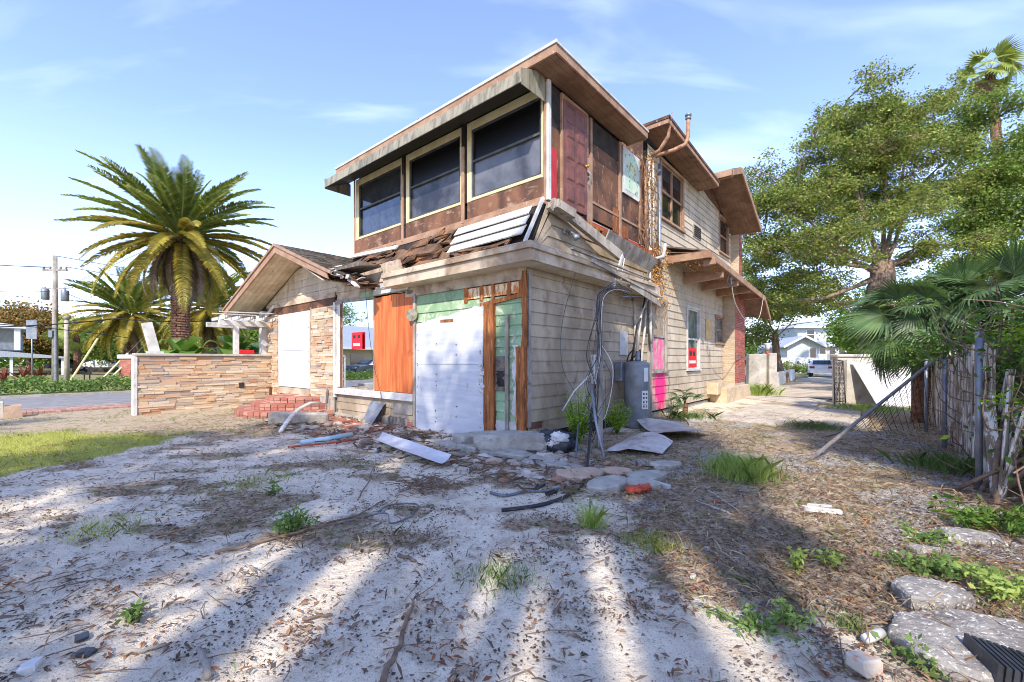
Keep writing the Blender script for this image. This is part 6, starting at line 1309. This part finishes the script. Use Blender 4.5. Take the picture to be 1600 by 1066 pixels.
def fan_palm(name, base, h, rad, n, m, label, tr=.12, seg=30, dead=0, cat='palm', tilt0=-70, tilt1=65):
    root = empty(name, base, 0, label, cat); mb = MB(); mb.tube([(0, 0, -.2), (.04*h, 0, h*.5), (0, 0, h)], [tr*1.2, tr, tr], 12)
    for k in range(int(h/.07)):
        z = k*.07; 
        for q in range(5): a = q*1.256+k*.6; mb.cbox((math.cos(a)*tr+.04*h*math.sin(math.pi*z/h)*1.0, math.sin(a)*tr, z), (.04, .09, .09), rz=a, ry=-.4)
    mb.build('trunk', M_['palmbark'], root); mes = [fan_mesh(seg, rad, m, beta=b_) for b_ in (.3, .7, 1.1)]; md = [fan_mesh(seg, rad, 'thatch') for _ in range(1)] if dead else []
    for k in range(n+dead):
        el = R(tilt1-(tilt1-tilt0)*(k/max(1, n-1))**1.1) if k < n else R(random.uniform(-85, -60)); az = k*2.399+random.uniform(-.3, .3)
        o = bpy.data.objects.new('frond', random.choice(mes) if k < n else md[0]); COL.objects.link(o); o.parent = root; o.location = (0, 0, h); o.rotation_euler = (random.uniform(-1.1, 1.1), -el, az); o.scale = (1,)*3 if k >= n else (random.uniform(.85, 1.1),)*3
    return root
fan_palm('cabbage_palm', (9.7, 10.3, 0), 2.35, .84, 36, 'fanleaf', 'dark fan palm spreading over the board fence', seg=34, tilt0=-48)
fan_palm('cabbage_palm', (10.6, 9.6, 0), 2.55, .82, 32, 'fanleaf', 'fan palm at the right, half hidden behind the nearer one', seg=34, tilt0=-40)
fan_palm('small_fan_palm', tuple(G(at(1070, 650))), .42, .28, 8, 'fanleaf', 'tiny fan palm sprouting beside the side wall', .03, 18, tilt0=0, tilt1=80)
fan_palm('tall_fan_palm', (31.0, 28, 0), 20.2, 1.0, 30, 'frond_g', 'very tall fan palm rising above the oaks at the right', .2, 16, 8)
fan_palm('far_cabbage_palm', pxw(118, 0, 45)[:2]+(0,), 4.3, 1.3, 22, 'frond_g', 'cabbage palm between the utility pole and the yellow palm', .25, 20)
# dead thatch hanging at the right edge: dry frond heap on the shed eave
th = empty('lean_to_shed', W(7.2, 2.2), HROT, 'low lean-to shed roof covered with dead brown fronds beyond the fence', 'shed')
mb = MB(); mb.hexa([(-.85, -1.6, 1.95), (1.6, -1.6, 2.5), (1.6, 2.6, 2.5), (-.85, 2.6, 1.95), (-.85, -1.6, 1.99), (1.6, -1.6, 2.54), (1.6, 2.6, 2.54), (-.85, 2.6, 1.99)]); mb.build('roof_sheet', M_['thatch'], th)
mb = MB(); 
for y in (-1.5, .5, 2.5): mb.box(-.5, -.42, y-.04, y+.04, 0, 2.0); mb.box(1.4, 1.48, y-.04, y+.04, 0, 2.48)
mb.build('shed_post', M_['graywood'], th)
n = 3000; P = np.stack([RNG.uniform(-.95, 1.6, n), RNG.uniform(-1.6, 2.6, n), np.zeros(n)], 1); P[:, 2] = 2.02+(P[:, 0]+.85)*.225+RNG.uniform(-.03, .10, n); V, F = flat_leaves(P, .55, .05, .02); np_mesh('dead_frond_cover', V, F, M_['thatch'], th)
# feather palms
def feather(L, m, droop=1.0, n=52, ll=.34, seed=0):
    mb = MB(); pts = []; ang = .0; p = Vector((0, 0, 0)); N = 26
    for i in range(N+1):
        t = i/N; pts.append(p.copy()); ang = -droop*t**1.4*1.25; p = p+Vector((math.cos(ang), 0, math.sin(ang)))*L/N
    mb.tube(pts, [.045*(1-.85*i/N)*L/5 for i in range(N+1)], 5); V_ = []; F_ = []
    for k in range(n*2):
        sd_ = 1 if k % 2 else -1; t = .12+.87*(k//2)/n+random.uniform(-.006, .006); i = min(N-1, int(t*N)); q = pts[i].lerp(pts[i+1], t*N-i); d = (pts[i+1]-pts[i]).normalized(); up = Vector((-d.z, 0, d.x))
        l = ll*(math.sin(math.pi*min(1, t*.85+.12)))**.6*random.uniform(.8, 1.15); dirn = (d*.75+Vector((0, sd_*.9, 0))+up*random.uniform(.15, .5)).normalized(); tip = q+dirn*l+Vector((0, 0, -.22*l)); mid = q+dirn*l*.55+Vector((0, 0, .02)); w_ = d*l*.085+Vector((0, 0, .008))
        b = len(V_); V_ += [q-w_*.6, q+w_*.6, mid+w_, tip, mid-w_]; F_ += [(b, b+1, b+2, b+3, b+4)]
    mb.add(V_, F_); me = bpy.data.meshes.new('frond'); me.from_pydata([tuple(v) for v in mb.v], [], mb.f); me.materials.append(M_[m]); me.update(); return me
def date_palm(name, base, h, L, n, label, tr=.4, yellow=.45, dead=.12, nl=52, lo=-75):
    root = empty(name, base, 0, label, 'palm'); mb = MB(); mb.tube([(0, 0, -.2), (0, 0, .3), (0, 0, h*.6), (0, 0, h)], [tr*1.15, tr*.95, tr*.85, tr*1.05], 14)
    k = 0; z = .1
    while z < h-.05:
        for q in range(7):
            a = q*.8976+k*.45; r = tr*.92+(.06 if z > h*.8 else 0); mb.cbox((math.cos(a)*r, math.sin(a)*r, z), (.09, .30, .12), rz=a, ry=-.5, j=.015)
        z += .13; k += 1
    mb.build('trunk', M_['palmbark'], root)
    me = {'g': [feather(L, 'frond_g', d, nl, .52) for d in (.35, .6)], 'y': [feather(L, 'frond_y', d, nl, .48) for d in (.6, .85)], 'b': [feather(L*.85, 'frond_b', 1.0, nl)]}
    for k in range(n):
        t = k/(n-1); el = R(84+(lo-84)*t**1.05); az = k*2.399+random.uniform(-.25, .25)
        kind = 'b' if t > 1-dead else ('y' if t > 1-dead-yellow+random.uniform(-.08, .08) else 'g'); o = bpy.data.objects.new('frond', random.choice(me[kind])); COL.objects.link(o); o.parent = root
        o.location = (math.cos(az)*tr*.5, math.sin(az)*tr*.5, h+.25*(1-t)); o.rotation_euler = (random.uniform(-.25, .25), -el, az); s = random.uniform(.88, 1.08)*(1 if t > .12 else .85); o.scale = (s, s, s)
    return root
date_palm('date_palm', (-16.9, 22, 0), 7.6, 4.5, 110, 'tall date palm with yellowing fronds behind the stone wall', .37, .36, .2, 84)
date_palm('date_palm', (-26.5, 30, 0), 4.5, 3.6, 84, 'shorter bushy date palm left of the tall one', .35, .42, .14, 60)
date_palm('date_palm', (-20.6, 29.5, 0), 4.9, 3.6, 70, 'date palm half hidden behind the tall trunk', .32, .5, .1, 60)
# banana plants behind the garden wall
def banana(base, n, s, label):
    root = empty('banana_plant', base, 0, label, 'plant')
    for k in range(n):
        a = random.uniform(0, 6.28); el = random.uniform(.5, 1.35); L = s*random.uniform(.7, 1.1); mb = MB(); vs = []; fs = []; N = 12
        for i in range(N+1):
            t = i/N; e = el-1.5*t*t; x = L*(t-.15*t*t); z = L*(math.sin(el)*t-.55*t*t*t); wv = .17*s*math.sin(math.pi*min(1, t*.92+.06))**.7; c = Vector((math.cos(a)*x*math.cos(el), math.sin(a)*x*math.cos(el), z)); sd_ = Vector((-math.sin(a), math.cos(a), 0)); j = random.uniform(.8, 1.1)
            vs += [c-sd_*wv*j+Vector((0, 0, .05*s*wv)), c+Vector((0, 0, -.03)), c+sd_*wv*j]
        for i in range(N): fs += [(i*3, i*3+1, i*3+4, i*3+3), (i*3+1, i*3+2, i*3+5, i*3+4)]
        mb.add(vs, fs); mb.build('leaf', M_['banana'], root, smooth=True, fixn=False)
    mb = MB(); mb.tube([(0, 0, -1.2), (0, 0, .2)], [.12, .06], 8); mb.build('stem', M_['banana'], root)
banana(tuple(W(-12.2, -2.1, 1.35)), 14, 1.7, 'banana plant nearest the leaning white post'); banana(tuple(W(-12.6, -.6, 1.45)), 16, 1.8, 'banana plant below the white pergola'); banana(tuple(W(-13.0, .6, 1.5)), 14, 1.8, 'banana plant beside the porch post')
# hedge and bromeliads
P = []; n = 26000
hx = RNG.uniform(-22.6, -21.2, n); hy = RNG.uniform(-14, 30, n); hz = RNG.uniform(.05, 1, n)**.5*(.62+.12*np.sin(hy*2.1)+.1*np.sin(hy*5.3+hx*3)); P = np.stack([hx, hy, hz], 1); V, F = leaf_quads(P, .16, .4, -.3)
o = np_mesh('clipped_hedge', V, F, M_['weed']); o.location = P0; o.rotation_euler = (0, 0, HROT); tag(o, 'long low green hedge along the far side of the street', 'hedge')
def bromeliad(loc, s, label):
    root = empty('bromeliad', loc, 0, label, 'plant', 'red bromeliads by the white building')
    for k in range(22):
        a = random.uniform(0, 6.28); el = random.uniform(.3, 1.4); L = s*random.uniform(.7, 1.15); mb = MB(); sd_ = Vector((-math.sin(a), math.cos(a), 0)); vs = []
        for i in range(5): t = i/4; c = Vector((math.cos(a)*math.cos(el)*L*t, math.sin(a)*math.cos(el)*L*t, L*(math.sin(el)*t-.2*t*t))); w_ = .08*s*(1-t*.9); vs += [c-sd_*w_, c+sd_*w_]
        mb.add(vs, [(2*i, 2*i+1, 2*i+3, 2*i+2) for i in range(4)]); mb.build('leaf', M_['bromeliad'], root, fixn=False)
bromeliad((pxw(38, 0, 27)[0], 27, .1), 1.5, 'big red bromeliad left of the utility pole'); bromeliad((pxw(62, 0, 28)[0], 28, .1), 1.4, 'red bromeliad nearest the utility pole'); bromeliad((pxw(8, 0, 27)[0], 27, .1), 1.1, 'red bromeliad at the left edge of the view')
# utility pole with transformers
up = empty('utility_pole', (-28.6, 27, 0), 0, 'weathered gray utility pole carrying two transformers', 'utility pole')
mb = MB(); mb.tube([(0, 0, -.3), (0, 0, 8.0)], [.17, .11], 12); mb.build('pole', M_['graywood'], up, smooth=True)
mb = MB(); mb.beam((-.75, 0, 7.1), (.75, 0, 7.1), .1, .1); mb.beam((-.1, 0, 5.9), (1.1, 0, 6.0), .06, .06); mb.beam((-.8, 0, 6.0), (0, 0, 5.9), .06, .06); mb.build('crossarm', M_['graywood'], up)
for x in (-.7, -.3, .35, .7):
    mb = MB(); mb.lathe((x, 0, 7.15), [(.04, 0), (.07, .04), (.04, .08), (.07, .12), (.03, .18)], 8); mb.build('insulator', M_['metal'], up, smooth=True)
for x, z in ((-.62, 5.55), (.62, 5.45)):
    mb = MB(); mb.lathe((x, 0, z-.3), [(.18, 0), (.20, .03), (.20, .6), (.17, .68), (.04, .70), (.04, .82)], 14); mb.build('transformer', M_['metal'], up, smooth=True)
mb = MB(); mb.tube([(.14, -.1, 0), (.14, -.1, 3.4)], .09, 8); mb.box(-.12, .12, -.3, -.12, 2.9, 3.3); mb.build('riser_conduit', M_['metal'], up)
sl = empty('lamp_column', (-28.9, 28, 0), 0, 'pale street lamp column standing just behind the utility pole', 'street lamp'); mb = MB(); mb.tube([(0, 0, -.1), (0, 0, 4.1)], [.15, .11], 10); mb.build('column', M_['concretewhite'], sl, smooth=True); mb = MB(); mb.lathe((0, 0, 4.1), [(.14, 0), (.2, .1), (.2, .25), (.1, .35)], 10); mb.build('lamp_head', M_['concretewhite'], sl, smooth=True)
def wire(a, b, sag, r, label, group='overhead wires on the left'):
    a, b = Vector(a), Vector(b); mb = MB(); mb.tube([a.lerp(b, t/16)-Vector((0, 0, sag*4*(t/16)*(1-t/16))) for t in range(17)], r, 5, False); mb.build('overhead_wire', M_['blackcable'], None, label, 'wire', group)
PT = Vector((-28.6, 27, 0)); BD = Vector((.649, .761, 0))
wire(PT+Vector((-.7, 0, 7.3)), PT+Vector((-.7, 0, 7.6))-BD*30+Vector((-9, 10, 0)), .4, .02, 'topmost wire running left from the pole')
wire(PT+Vector((.7, 0, 7.3)), PT+BD*45+Vector((.7, 0, 7.6)), 1.0, .02, 'upper wire running away right of the pole')
wire(PT+Vector((0, 0, 8)), PT+BD*46+Vector((0, 0, 8.3)), 1.0, .02, 'topmost wire running away right of the pole')
wire(PT+Vector((-.3, 0, 7.25)), PT+Vector((-20, -7, 9)), .5, .02, 'second wire running left from the pole')
wire(pxw(-60, 512, 18), pxw(180, 498, 22), .1, .028, 'thick wire passing in front of the pole')
wire(pxw(180, 498, 22), pxw(420, 490, 26), .3, .028, 'thick wire passing behind the tall palm')
wire(pxw(-60, 503, 20), pxw(200, 528, 26), -.1, .022, 'lower wire sloping down to the right')
wire(pxw(-60, 452, 24), pxw(82, 455, 27), .1, .015, 'thin wire meeting the pole below the transformers')
wire(pxw(95, 455, 27), pxw(300, 525, 40), .2, .02, 'service wire sloping from the pole behind the palms')
wire(pxw(100, 450, 27), pxw(230, 390, 20), .0, .012, 'thin service wire rising right of the pole')
for i, (a, b, lab) in enumerate((((107, 600), (153, 529), 'yellow guy wire guard left of the others'), ((150, 602), (200, 552), 'middle yellow guy wire guard'), ((164, 600), (205, 560), 'yellow guy wire guard nearest the stone wall'))):
    A_ = Vector(pxw(a[0], a[1], 26)); B_ = Vector(pxw(b[0], b[1], 27)); o = empty('guy_wire', A_, 0, lab, 'guy wire', 'guarded guy wires'); mb = MB(); mb.tube([(0, 0, 0), B_-A_], .06, 7); mb.build('sleeve', M_['cream'], o); mb = MB(); mb.tube([B_-A_, (B_-A_)*2.6], .012, 4); mb.build('wire', M_['cable'], o)
rs = empty('road_sign', pxw(50, 0, 23)[:2]+(0,), R(20), 'back of a plain pale road sign on a thin post by the hedge', 'sign'); mb = MB(); mb.tube([(0, 0, -.1), (0, 0, 3.5)], .035, 8); mb.build('post', M_['metal'], rs, smooth=True); mb = MB(); mb.box(-.22, .22, -.05, -.035, 2.6, 3.6); mb.build('plate', M_['metal'], rs, bevel=.01)
# white building with porch, far left
wb = empty('porch_building', (-48.2, 40.2, 0), R(45), 'white two storey building with open porches at the left edge', 'building')
mb = MB(); mb.box(-14, -1.4, 0, 9, 0, 2.4); mb.box(-14, 1.2, 4, 9, 2.4, 4.6); mb.build('wall', M_['housewhite'], wb)
mb = MB(); mb.prism([(-14, -.6, 4.9), (2.0, -.6, 4.6), (2.0, -.6, 4.45), (-14, -.6, 4.6)], (0, 10, 0)); mb.prism([(-14, -.6, 5.3), (-2, -.6, 5.3), (2.2, -.6, 4.62), (-14, -.6, 4.7)], (0, 10, 0)); mb.build('roof', M_['housewhite'], wb)
mb = MB(); mb.prism([(-14, -1.5, 2.5), (-1, -1.5, 2.5), (4.9, -1.5, 1.75), (4.9, -1.5, 1.6), (-14, -1.5, 2.2)], (0, 10, 0)); mb.build('porch_roof', M_['roofgray'], wb)
for x in (-6, -2.6, 1.2):
    mb = MB(); mb.box(x, x+.4, -.4, 0, 2.4, 4.6); mb.build('porch_column', M_['housewhite'], wb)
mb = MB(); mb.box(-2.2, 1.2, -.3, -.2, 2.45, 3.1); mb.build('railing', M_['heater'], wb)
mb = MB(); mb.box(-9, -2.7, -1.4, -.8, 0, 2.2); brickwall(mb, 'f', -1.4, -9, -2.7, 0, 2.2, bw=.3, bh=.12); mb.build('brick_pier', M_['brick'], wb)
mb = MB(); mb.box(4.3, 4.5, -1.3, -1.1, 0, 1.7); mb.build('porch_post', M_['housewhite'], wb); mb = MB(); mb.box(1.0, 1.2, -1.3, -1.1, 0, 1.9); mb.build('porch_post', M_['housewhite'], wb)
# building with pale roof across the street (seen in the picture window)
ob = empty('roadside_building', W(-33, -23, 0), HROT, 'low building with pale gray hipped roof seen mirrored in the picture window', 'building')
mb = MB(); mb.box(-8, 0, -9, 9, 0, 2.7); mb.build('wall', M_['brick_old'], ob)
mb = MB(); mb.add([(-9, -10, 2.7), (1, -10, 2.7), (1, 10, 2.7), (-9, 10, 2.7), (-4, -6, 5.2), (-4, 6, 5.2)], [(0, 1, 4), (1, 2, 5, 4), (2, 3, 5), (3, 0, 4, 5), (3, 2, 1, 0)]); mb.build('roof', M_['roofgray'], ob)
mb = MB(); mb.box(1.0, 1.05, -10, 10, 2.5, 2.74); mb.box(-9, 1, -10.05, -10, 2.5, 2.74); mb.build('white_eave', M_['housewhite'], ob)
for y in (-6, -2, 2, 6):
    mb = MB(); mb.box(0, .04, y-.8, y+.8, .9, 2.1); mb.build('window', M_['glassdark'], ob)
wtr = W(-42, -23); tree('roadside_oak', tuple(wtr), tuple(wtr+Vector((0, 0, 4.5))), .35, [(tuple(wtr+Vector((a_, b_, c_))), (2.6, 2.6, 2.0)) for a_, b_, c_ in ((0, 0, 8), (2, 1, 6.5), (-2, -1, 6.6), (0, 2, 10))], 120, 8000, .3, 'oakleaf2', 'dark oak across the street mirrored in the picture window', clr=.6)
# low white wall at the street corner
kw = hempty('low_white_wall', 'low whitewashed wall with an exposed brick end at the street corner', 'wall'); mb = MB(); mb.box(-12.9, -12.45, -9.5, -5.75, -.1, .42, .006); mb.build('wall_body', M_['concretewhite'], kw, bevel=.02); mb = MB(); mb.box(-12.95, -12.42, -5.76, -5.45, -.1, .30, .02); brickwall(mb, 's', -12.42, -5.74, -5.46, 0, .28); mb.build('brick_end', M_['flag_orange'], kw)
bp_ = empty('brick_pillar', (-21.8, 25, 0), 0, 'square red brick pillar with white cap at the end of the stone wall', 'pillar')
bp_.location = (pxw(206, 0, 27)[0], 27, 0); mb = MB(); mb.box(-.4, .4, -.4, .4, 0, 1.55); mb.build('core', M_['mortar'], bp_); mb = MB(); brickwall(mb, 'f', -.4, -.4, .4, 0, 1.55); brickwall(mb, 's', .4, -.4, .4, 0, 1.55); mb.build('brick_face', M_['brick'], bp_); mb = MB(); mb.box(-.5, .5, -.5, .5, 1.55, 1.8); mb.build('cap', M_['housewhite'], bp_, bevel=.03)
# park bench beyond the hedge
bn = empty('park_bench', pxw(155, 0, 30)[:2]+(.0,), R(10), 'dark slatted bench beyond the hedge', 'bench'); mb = MB()
for k in range(3): mb.box(-.9, .9, -.2+k*.15, -.08+k*.15, .44, .48)
mb.build('seat', M_['iron'], bn); mb = MB()
for k in range(3): mb.box(-.9, .9, .28, .31, .6+k*.13, .7+k*.13)
mb.build('backrest', M_['iron'], bn)
for x in (-.8, .75):
    mb = MB(); mb.box(x, x+.05, -.2, -.15, 0, .44); mb.box(x, x+.05, .28, .33, 0, .98); mb.build('leg', M_['iron'], bn)
# cars
def car(loc, rz, paint, label, group=None):
    root = empty('parked_car', loc, rz, label, 'car', group)     # x forward
    prof = [(-2.25, .35), (-2.3, .62), (-2.2, .95), (-1.7, 1.02), (-1.0, 1.40), (.35, 1.42), (1.05, 1.02), (1.95, .90), (2.25, .66), (2.28, .35)]
    mb = MB(); vs = []; 
    for w_, s_ in ((-.88, 1), (-.80, 0), (.80, 0), (.88, 1)): pass
    n = len(prof); secs = [(-.9, .0), (-.86, .03), (-.68, .06)]
    rows = []
    for yy in (-.90, -.86, -.66, .66, .86, .90):
        f = 0 if abs(yy) < .7 else (.5 if abs(yy) < .88 else 1)
        rows.append([(x*(1-.02*f), yy*(1 if z < 1.03 else .80 if abs(yy) > .7 else .95), .35+(z-.35)*(1-(.06*f if z < 1.03 else .03*f))) for x, z in prof])
    vs = [p for r_ in rows for p in r_]; fs = []
    for i in range(5):
        for k in range(n-1): fs.append((i*n+k, i*n+k+1, (i+1)*n+k+1, (i+1)*n+k))
        fs.append((i*n+n-1, i*n, (i+1)*n, (i+1)*n+n-1))
    fs += [tuple(range(n)), tuple(5*n+k for k in range(n-1, -1, -1))]; mb.add(vs, fs); mb.build('body', paint, root, smooth=False, bevel=.03)
    gl = MB(); gl.hexa([(-1.66, -.62, 1.05), (-1.10, -.58, 1.36), (-1.10, .58, 1.36), (-1.66, .62, 1.05), (-1.69, -.62, 1.07), (-1.13, -.58, 1.38), (-1.13, .58, 1.38), (-1.69, .62, 1.07)]); gl.build('rear_window', M_['glassdark'], root)
    gl = MB(); gl.hexa([(.99, -.62, 1.05), (.42, -.58, 1.38), (.42, .58, 1.38), (.99, .62, 1.05), (1.02, -.62, 1.07), (.45, -.58, 1.41), (.45, .58, 1.41), (1.02, .62, 1.07)]); gl.build('windscreen', M_['glassdark'], root)
    for s_ in (-1, 1):
        gl = MB(); gl.hexa([(-1.3, s_*.80, 1.02), (.75, s_*.80, 1.02), (.3, s_*.72, 1.34), (-.9, s_*.72, 1.34), (-1.3, s_*.83, 1.02), (.75, s_*.83, 1.02), (.3, s_*.74, 1.34), (-.9, s_*.74, 1.34)]); gl.build('side_window', M_['glassdark'], root)
        l = MB(); l.box(-2.28, -2.15, s_*.62-.17, s_*.62+.17, .72, .90); l.build('tail_light', M_['lampred'], root)
        l = MB(); l.box(2.1, 2.24, s_*.62-.17, s_*.62+.17, .66, .80); l.build('headlight', M_['chrome'], root)
        for x in (-1.4, 1.4):
            w_ = MB(); w_.lathe((0, 0, -.1), [(.22, 0), (.33, .01), (.34, .1), (.33, .2), (.22, .21)], 20); o = w_.build('wheel', M_['rubber'], root); o.location = (x, s_*.80, .34); o.rotation_euler = (R(90), 0, 0)
            w_ = MB(); w_.lathe((0, 0, -.115), [(.05, 0), (.2, .01), (.21, .22), (.05, .23)], 14); w_.build('rim', M_['chrome'], o)
    b = MB(); b.box(-2.34, -2.24, -.8, .8, .36, .56); b.box(2.22, 2.32, -.8, .8, .34, .52); b.build('bumper', paint, root, bevel=.02)
    b = MB(); b.box(-2.32, -2.29, -.25, .25, .62, .74); b.build('number_plate', M_['paper'], root)
    return root
dirn = math.atan2(.761, .649)
car((26.6, 37, .05), dirn+.06, M_['carwhite'], 'white car seen from behind on the pale drive')
car((-49.0, 52, .05), .3, M_['carwhite'], 'white car in the left parking area, nearer the pole', 'white cars parked beyond the street'); car((-46.5, 56, .05), .5, M_['carwhite'], 'white car in the left parking area, nearer the stone wall', 'white cars parked beyond the street'); car((-56, 55, .05), .2, M_['cardark'], 'dark car parked behind the utility pole')
car(tuple(W(-26.5, -17.5, .1)), HROT+R(90), M_['cardark'], 'dark car across the street mirrored in the picture window')
# neighbouring house at the end of the drive
nh = empty('neighbour_house', (33.2, 50, 0), R(-10), 'pale two storey bungalow at the end of the drive', 'house')
mb = MB(); mb.box(-1.2, 6, 0, 9, 0, 3.2); mb.box(1.0, 5.0, 2.5, 9, 3.2, 5.4); mb.prism([(-1.2, 0, 3.2), (2.0, 0, 3.2), (.4, 0, 4.1)], (0, 9, 0)); mb.build('wall', M_['housegray'], nh)
mb = MB(); mb.prism([(-1.8, -.7, 3.0), (.4, -.7, 4.25), (.4, -.7, 4.1), (-1.8, -.7, 2.85)], (0, 9, 0)); mb.prism([(2.6, -.7, 3.0), (.4, -.7, 4.25), (.4, -.7, 4.1), (2.6, -.7, 2.85)], (0, 9, 0)); mb.prism([(2.4, -.5, 3.1), (6.6, -.5, 3.1), (6.0, 2.6, 3.7), (2.4, 2.6, 3.7)], (0, 0, .12)); mb.add([(.4, 1.9, 5.4), (5.6, 1.9, 5.4), (5.6, 9.6, 5.4), (.4, 9.6, 5.4), (2, 4, 6.2), (4, 4, 6.2)], [(0, 1, 5, 4), (1, 2, 5), (2, 3, 4, 5), (3, 0, 4), (3, 2, 1, 0)]); mb.build('roof', M_['roofgray'], nh)
mb = MB(); mb.beam((-1.85, -.75, 2.93), (.4, -.75, 4.2), .06, .2); mb.beam((2.65, -.75, 2.93), (.4, -.75, 4.2), .06, .2); mb.box(.35, 5.65, 1.85, 1.92, 5.3, 5.46); mb.box(2.4, 6.6, -.56, -.5, 3.0, 3.2); mb.build('white_trim', M_['housewhite'], nh)
for x in (1.2, 2.2, 3.2, 4.2, 5.2):
    mb = MB(); mb.box(x, x+.6, -.04, 0, 1.4, 2.8); f = mb.build('window', M_['glassdark'], nh); mb = MB(); mb.box(x-.08, x, -.06, 0, 1.3, 2.9); mb.box(x+.6, x+.68, -.06, 0, 1.3, 2.9); mb.build('frame', M_['housewhite'], f)
mb = MB(); mb.box(2.0, 2.8, 2.44, 2.5, 4.0, 5.0); f = mb.build('window', M_['glassdark'], nh); mb = MB(); mb.box(1.9, 2.0, 2.42, 2.5, 3.9, 5.1); mb.box(2.8, 2.9, 2.42, 2.5, 3.9, 5.1); mb.box(2.0, 2.8, 2.42, 2.5, 4.47, 4.53); mb.build('frame', M_['housewhite'], f)
pw = empty('porch_wall', (30.2, 46, 0), R(-10), 'low white porch wall with small round holes before the pale bungalow', 'wall'); mb = MB(); mb.box(-1.5, 2.2, 0, .3, 0, 1.7); mb.box(2.2, 3.0, -.1, .5, 0, 2.1); mb.build('wall_body', M_['housewhite'], pw, bevel=.03); mb = MB()
for x in (-.8, .3, 1.4): mb.tube([(x, -.02, 1.2), (x, .01, 1.2)], .14, 10)
mb.build('round_hole', M_['iron'], pw)
mb = MB(); mb.box(0, .15, 0, 11, 0, .8); o = mb.build('low_drive_wall', M_['housewhite'], None, 'low white wall along the left side of the drive', 'wall'); o.location = (13.9, 23, 0); o.rotation_euler = (0, 0, R(-37.6))
for i, (px, d, s_, lab, m_) in enumerate(((1262, 43, 1.0, 'small round bush left of the white car', 'weed'), (1235, 44, 1.1, 'brownish bush before the porch wall', 'oakleaf'), (1290, 46, .9, 'small bush behind the white car', 'limeleaf'))):
    q = pxw(px, 0, d)[:2]; shrub('round_bush', q+(0,), [((q[0], q[1], .6*s_), (.8*s_, .8*s_, .6*s_))], 26, 1500, .16, m_, lab, 'bush', .2)
wire(pxw(1200, 512, 30), pxw(1420, 478, 30), .1, .02, 'wire crossing above the pale bungalow', 'wires on the right'); wire(pxw(1200, 500, 33), pxw(1420, 462, 33), .1, .02, 'higher wire crossing above the pale bungalow', 'wires on the right')
# background trees: left side and horizon
def bgtree(px, d, top, w_, lm, label, nl=5000, group=None, low=.25):
    X = (px-800)/674*d; H_ = 1.5+(562-top)/674*d; rw_ = w_/674*d/2; b = [((X+random.uniform(-.4, .4)*rw_, d+random.uniform(-1, 1), H_*random.uniform(.45, .8)), (rw_*random.uniform(.5, .7), rw_*.6, H_*random.uniform(.2, .28))) for _ in range(4)]+[((X, d, H_*.78), (rw_*.6, rw_*.6, H_*.22))]
    return tree('background_tree', (X, d, 0), (X, d, H_*.4), .18*H_/6, b, 150, nl*2, .006*d+.03, lm, label, 'tree', group, clr=rw_*.13+.15)
bgtree(45, 52, 478, 130, 'autumnleaf', 'russet and green tree behind the white building', 9000)
bgtree(-30, 56, 490, 120, 'autumnleaf', 'russet tree at the extreme left edge', 5000)
bgtree(104, 55, 500, 120, 'oakleaf', 'bushy green tree right of the utility pole', 7000)
bgtree(165, 52, 506, 130, 'oakleaf2', 'green tree behind the bushy date palm', 6000)
bgtree(235, 50, 500, 110, 'oakleaf2', 'dark tree behind the stone wall and palms', 7000)
bgtree(330, 48, 480, 120, 'oakleaf', 'tall green tree behind the tall date palm', 7000)
bgtree(395, 44, 500, 90, 'oakleaf2', 'dark tree behind the white pergola', 5000)
for i in range(1):
    P = []; L = []
    for k in range(1500):
        a = random.uniform(-1.05, 1.05); d = random.uniform(85, 130); x = math.sin(a)*d*1.3; y = math.cos(a)*d; hh = 5.5+2.2*fbm(x, y, .06, 3)
        for q in range(26): L.append((x+random.gauss(0, 1.4), y+random.gauss(0, 1.4), abs(random.gauss(hh*.55, hh*.28))))
    V, F = leaf_quads(np.array(L), 1.1, .6); tag(np_mesh('distant_woodland', V, F, M_['bushleaf']), 'distant band of trees along the horizon', 'trees', kind='stuff')
# trees behind the viewer whose shade falls on the yard
def shade(X, r_up, r_low, label):
    Y = -10.5+random.uniform(-.6, .6); bl = []
    for k in range(3 if X < -5 or X > 5 else 5): bl.append(((X+random.uniform(-.5, .5)*r_up, Y+random.uniform(-1, 1), 14.6+.8*k), (r_up*.75, r_up*.9, .8)))
    for k in range(4 if r_low else 0): bl.append(((X, Y+random.uniform(-.2, .2), 9.6+k*1.3), (r_low, r_low, 1.0)))
    tree('yard_oak', (X, Y, 0), (X, Y, 7), .30, bl, 150, 7600 if X < -5 or X > 0 else 10500, .26, 'oakleaf2', label, 'tree', 'oaks behind the viewer', clr=.28)
for X, ru, rl, lab in ((-15, 1.9, 1.3, 'far left lawn'), (-9.4, 2.6, 1.6, 'left sand'), (-5.5, 2.2, 1.3, 'sand left of the centre'), (-2.55, 1.5, 0, 'centre of the sand'), (-.5, 1.1, 0, 'sand before the concrete chunk'), (3.2, .8, .5, 'edge of the gravel'), (6.6, 1.0, .8, 'gravel and shell slabs'), (10.8, 1.9, 1.4, 'board fence')): shade(X, ru, rl, 'tall oak standing behind the viewer and shading the '+lab)
SLIM = [(-4.0, .16, 'leftmost'), (-3.35, .11, 'second from the left'), (-2.75, .13, 'third from the left'), (-2.05, .10, 'fourth from the left'), (-1.5, .15, 'second from the right'), (-.85, .12, 'rightmost')]  # unseen palms added only to cast narrow shadow streaks on the sand
for X, tr, wh in SLIM: fan_palm('shadow_streak_palm', (X, -10+random.uniform(-.6, .6), 0), 13.2+random.uniform(-.4, .8), .8, 16, 'fanleaf', 'unseen palm added behind the viewer for shadow streaks, '+wh+' of its row', tr, 16, cat='palm')
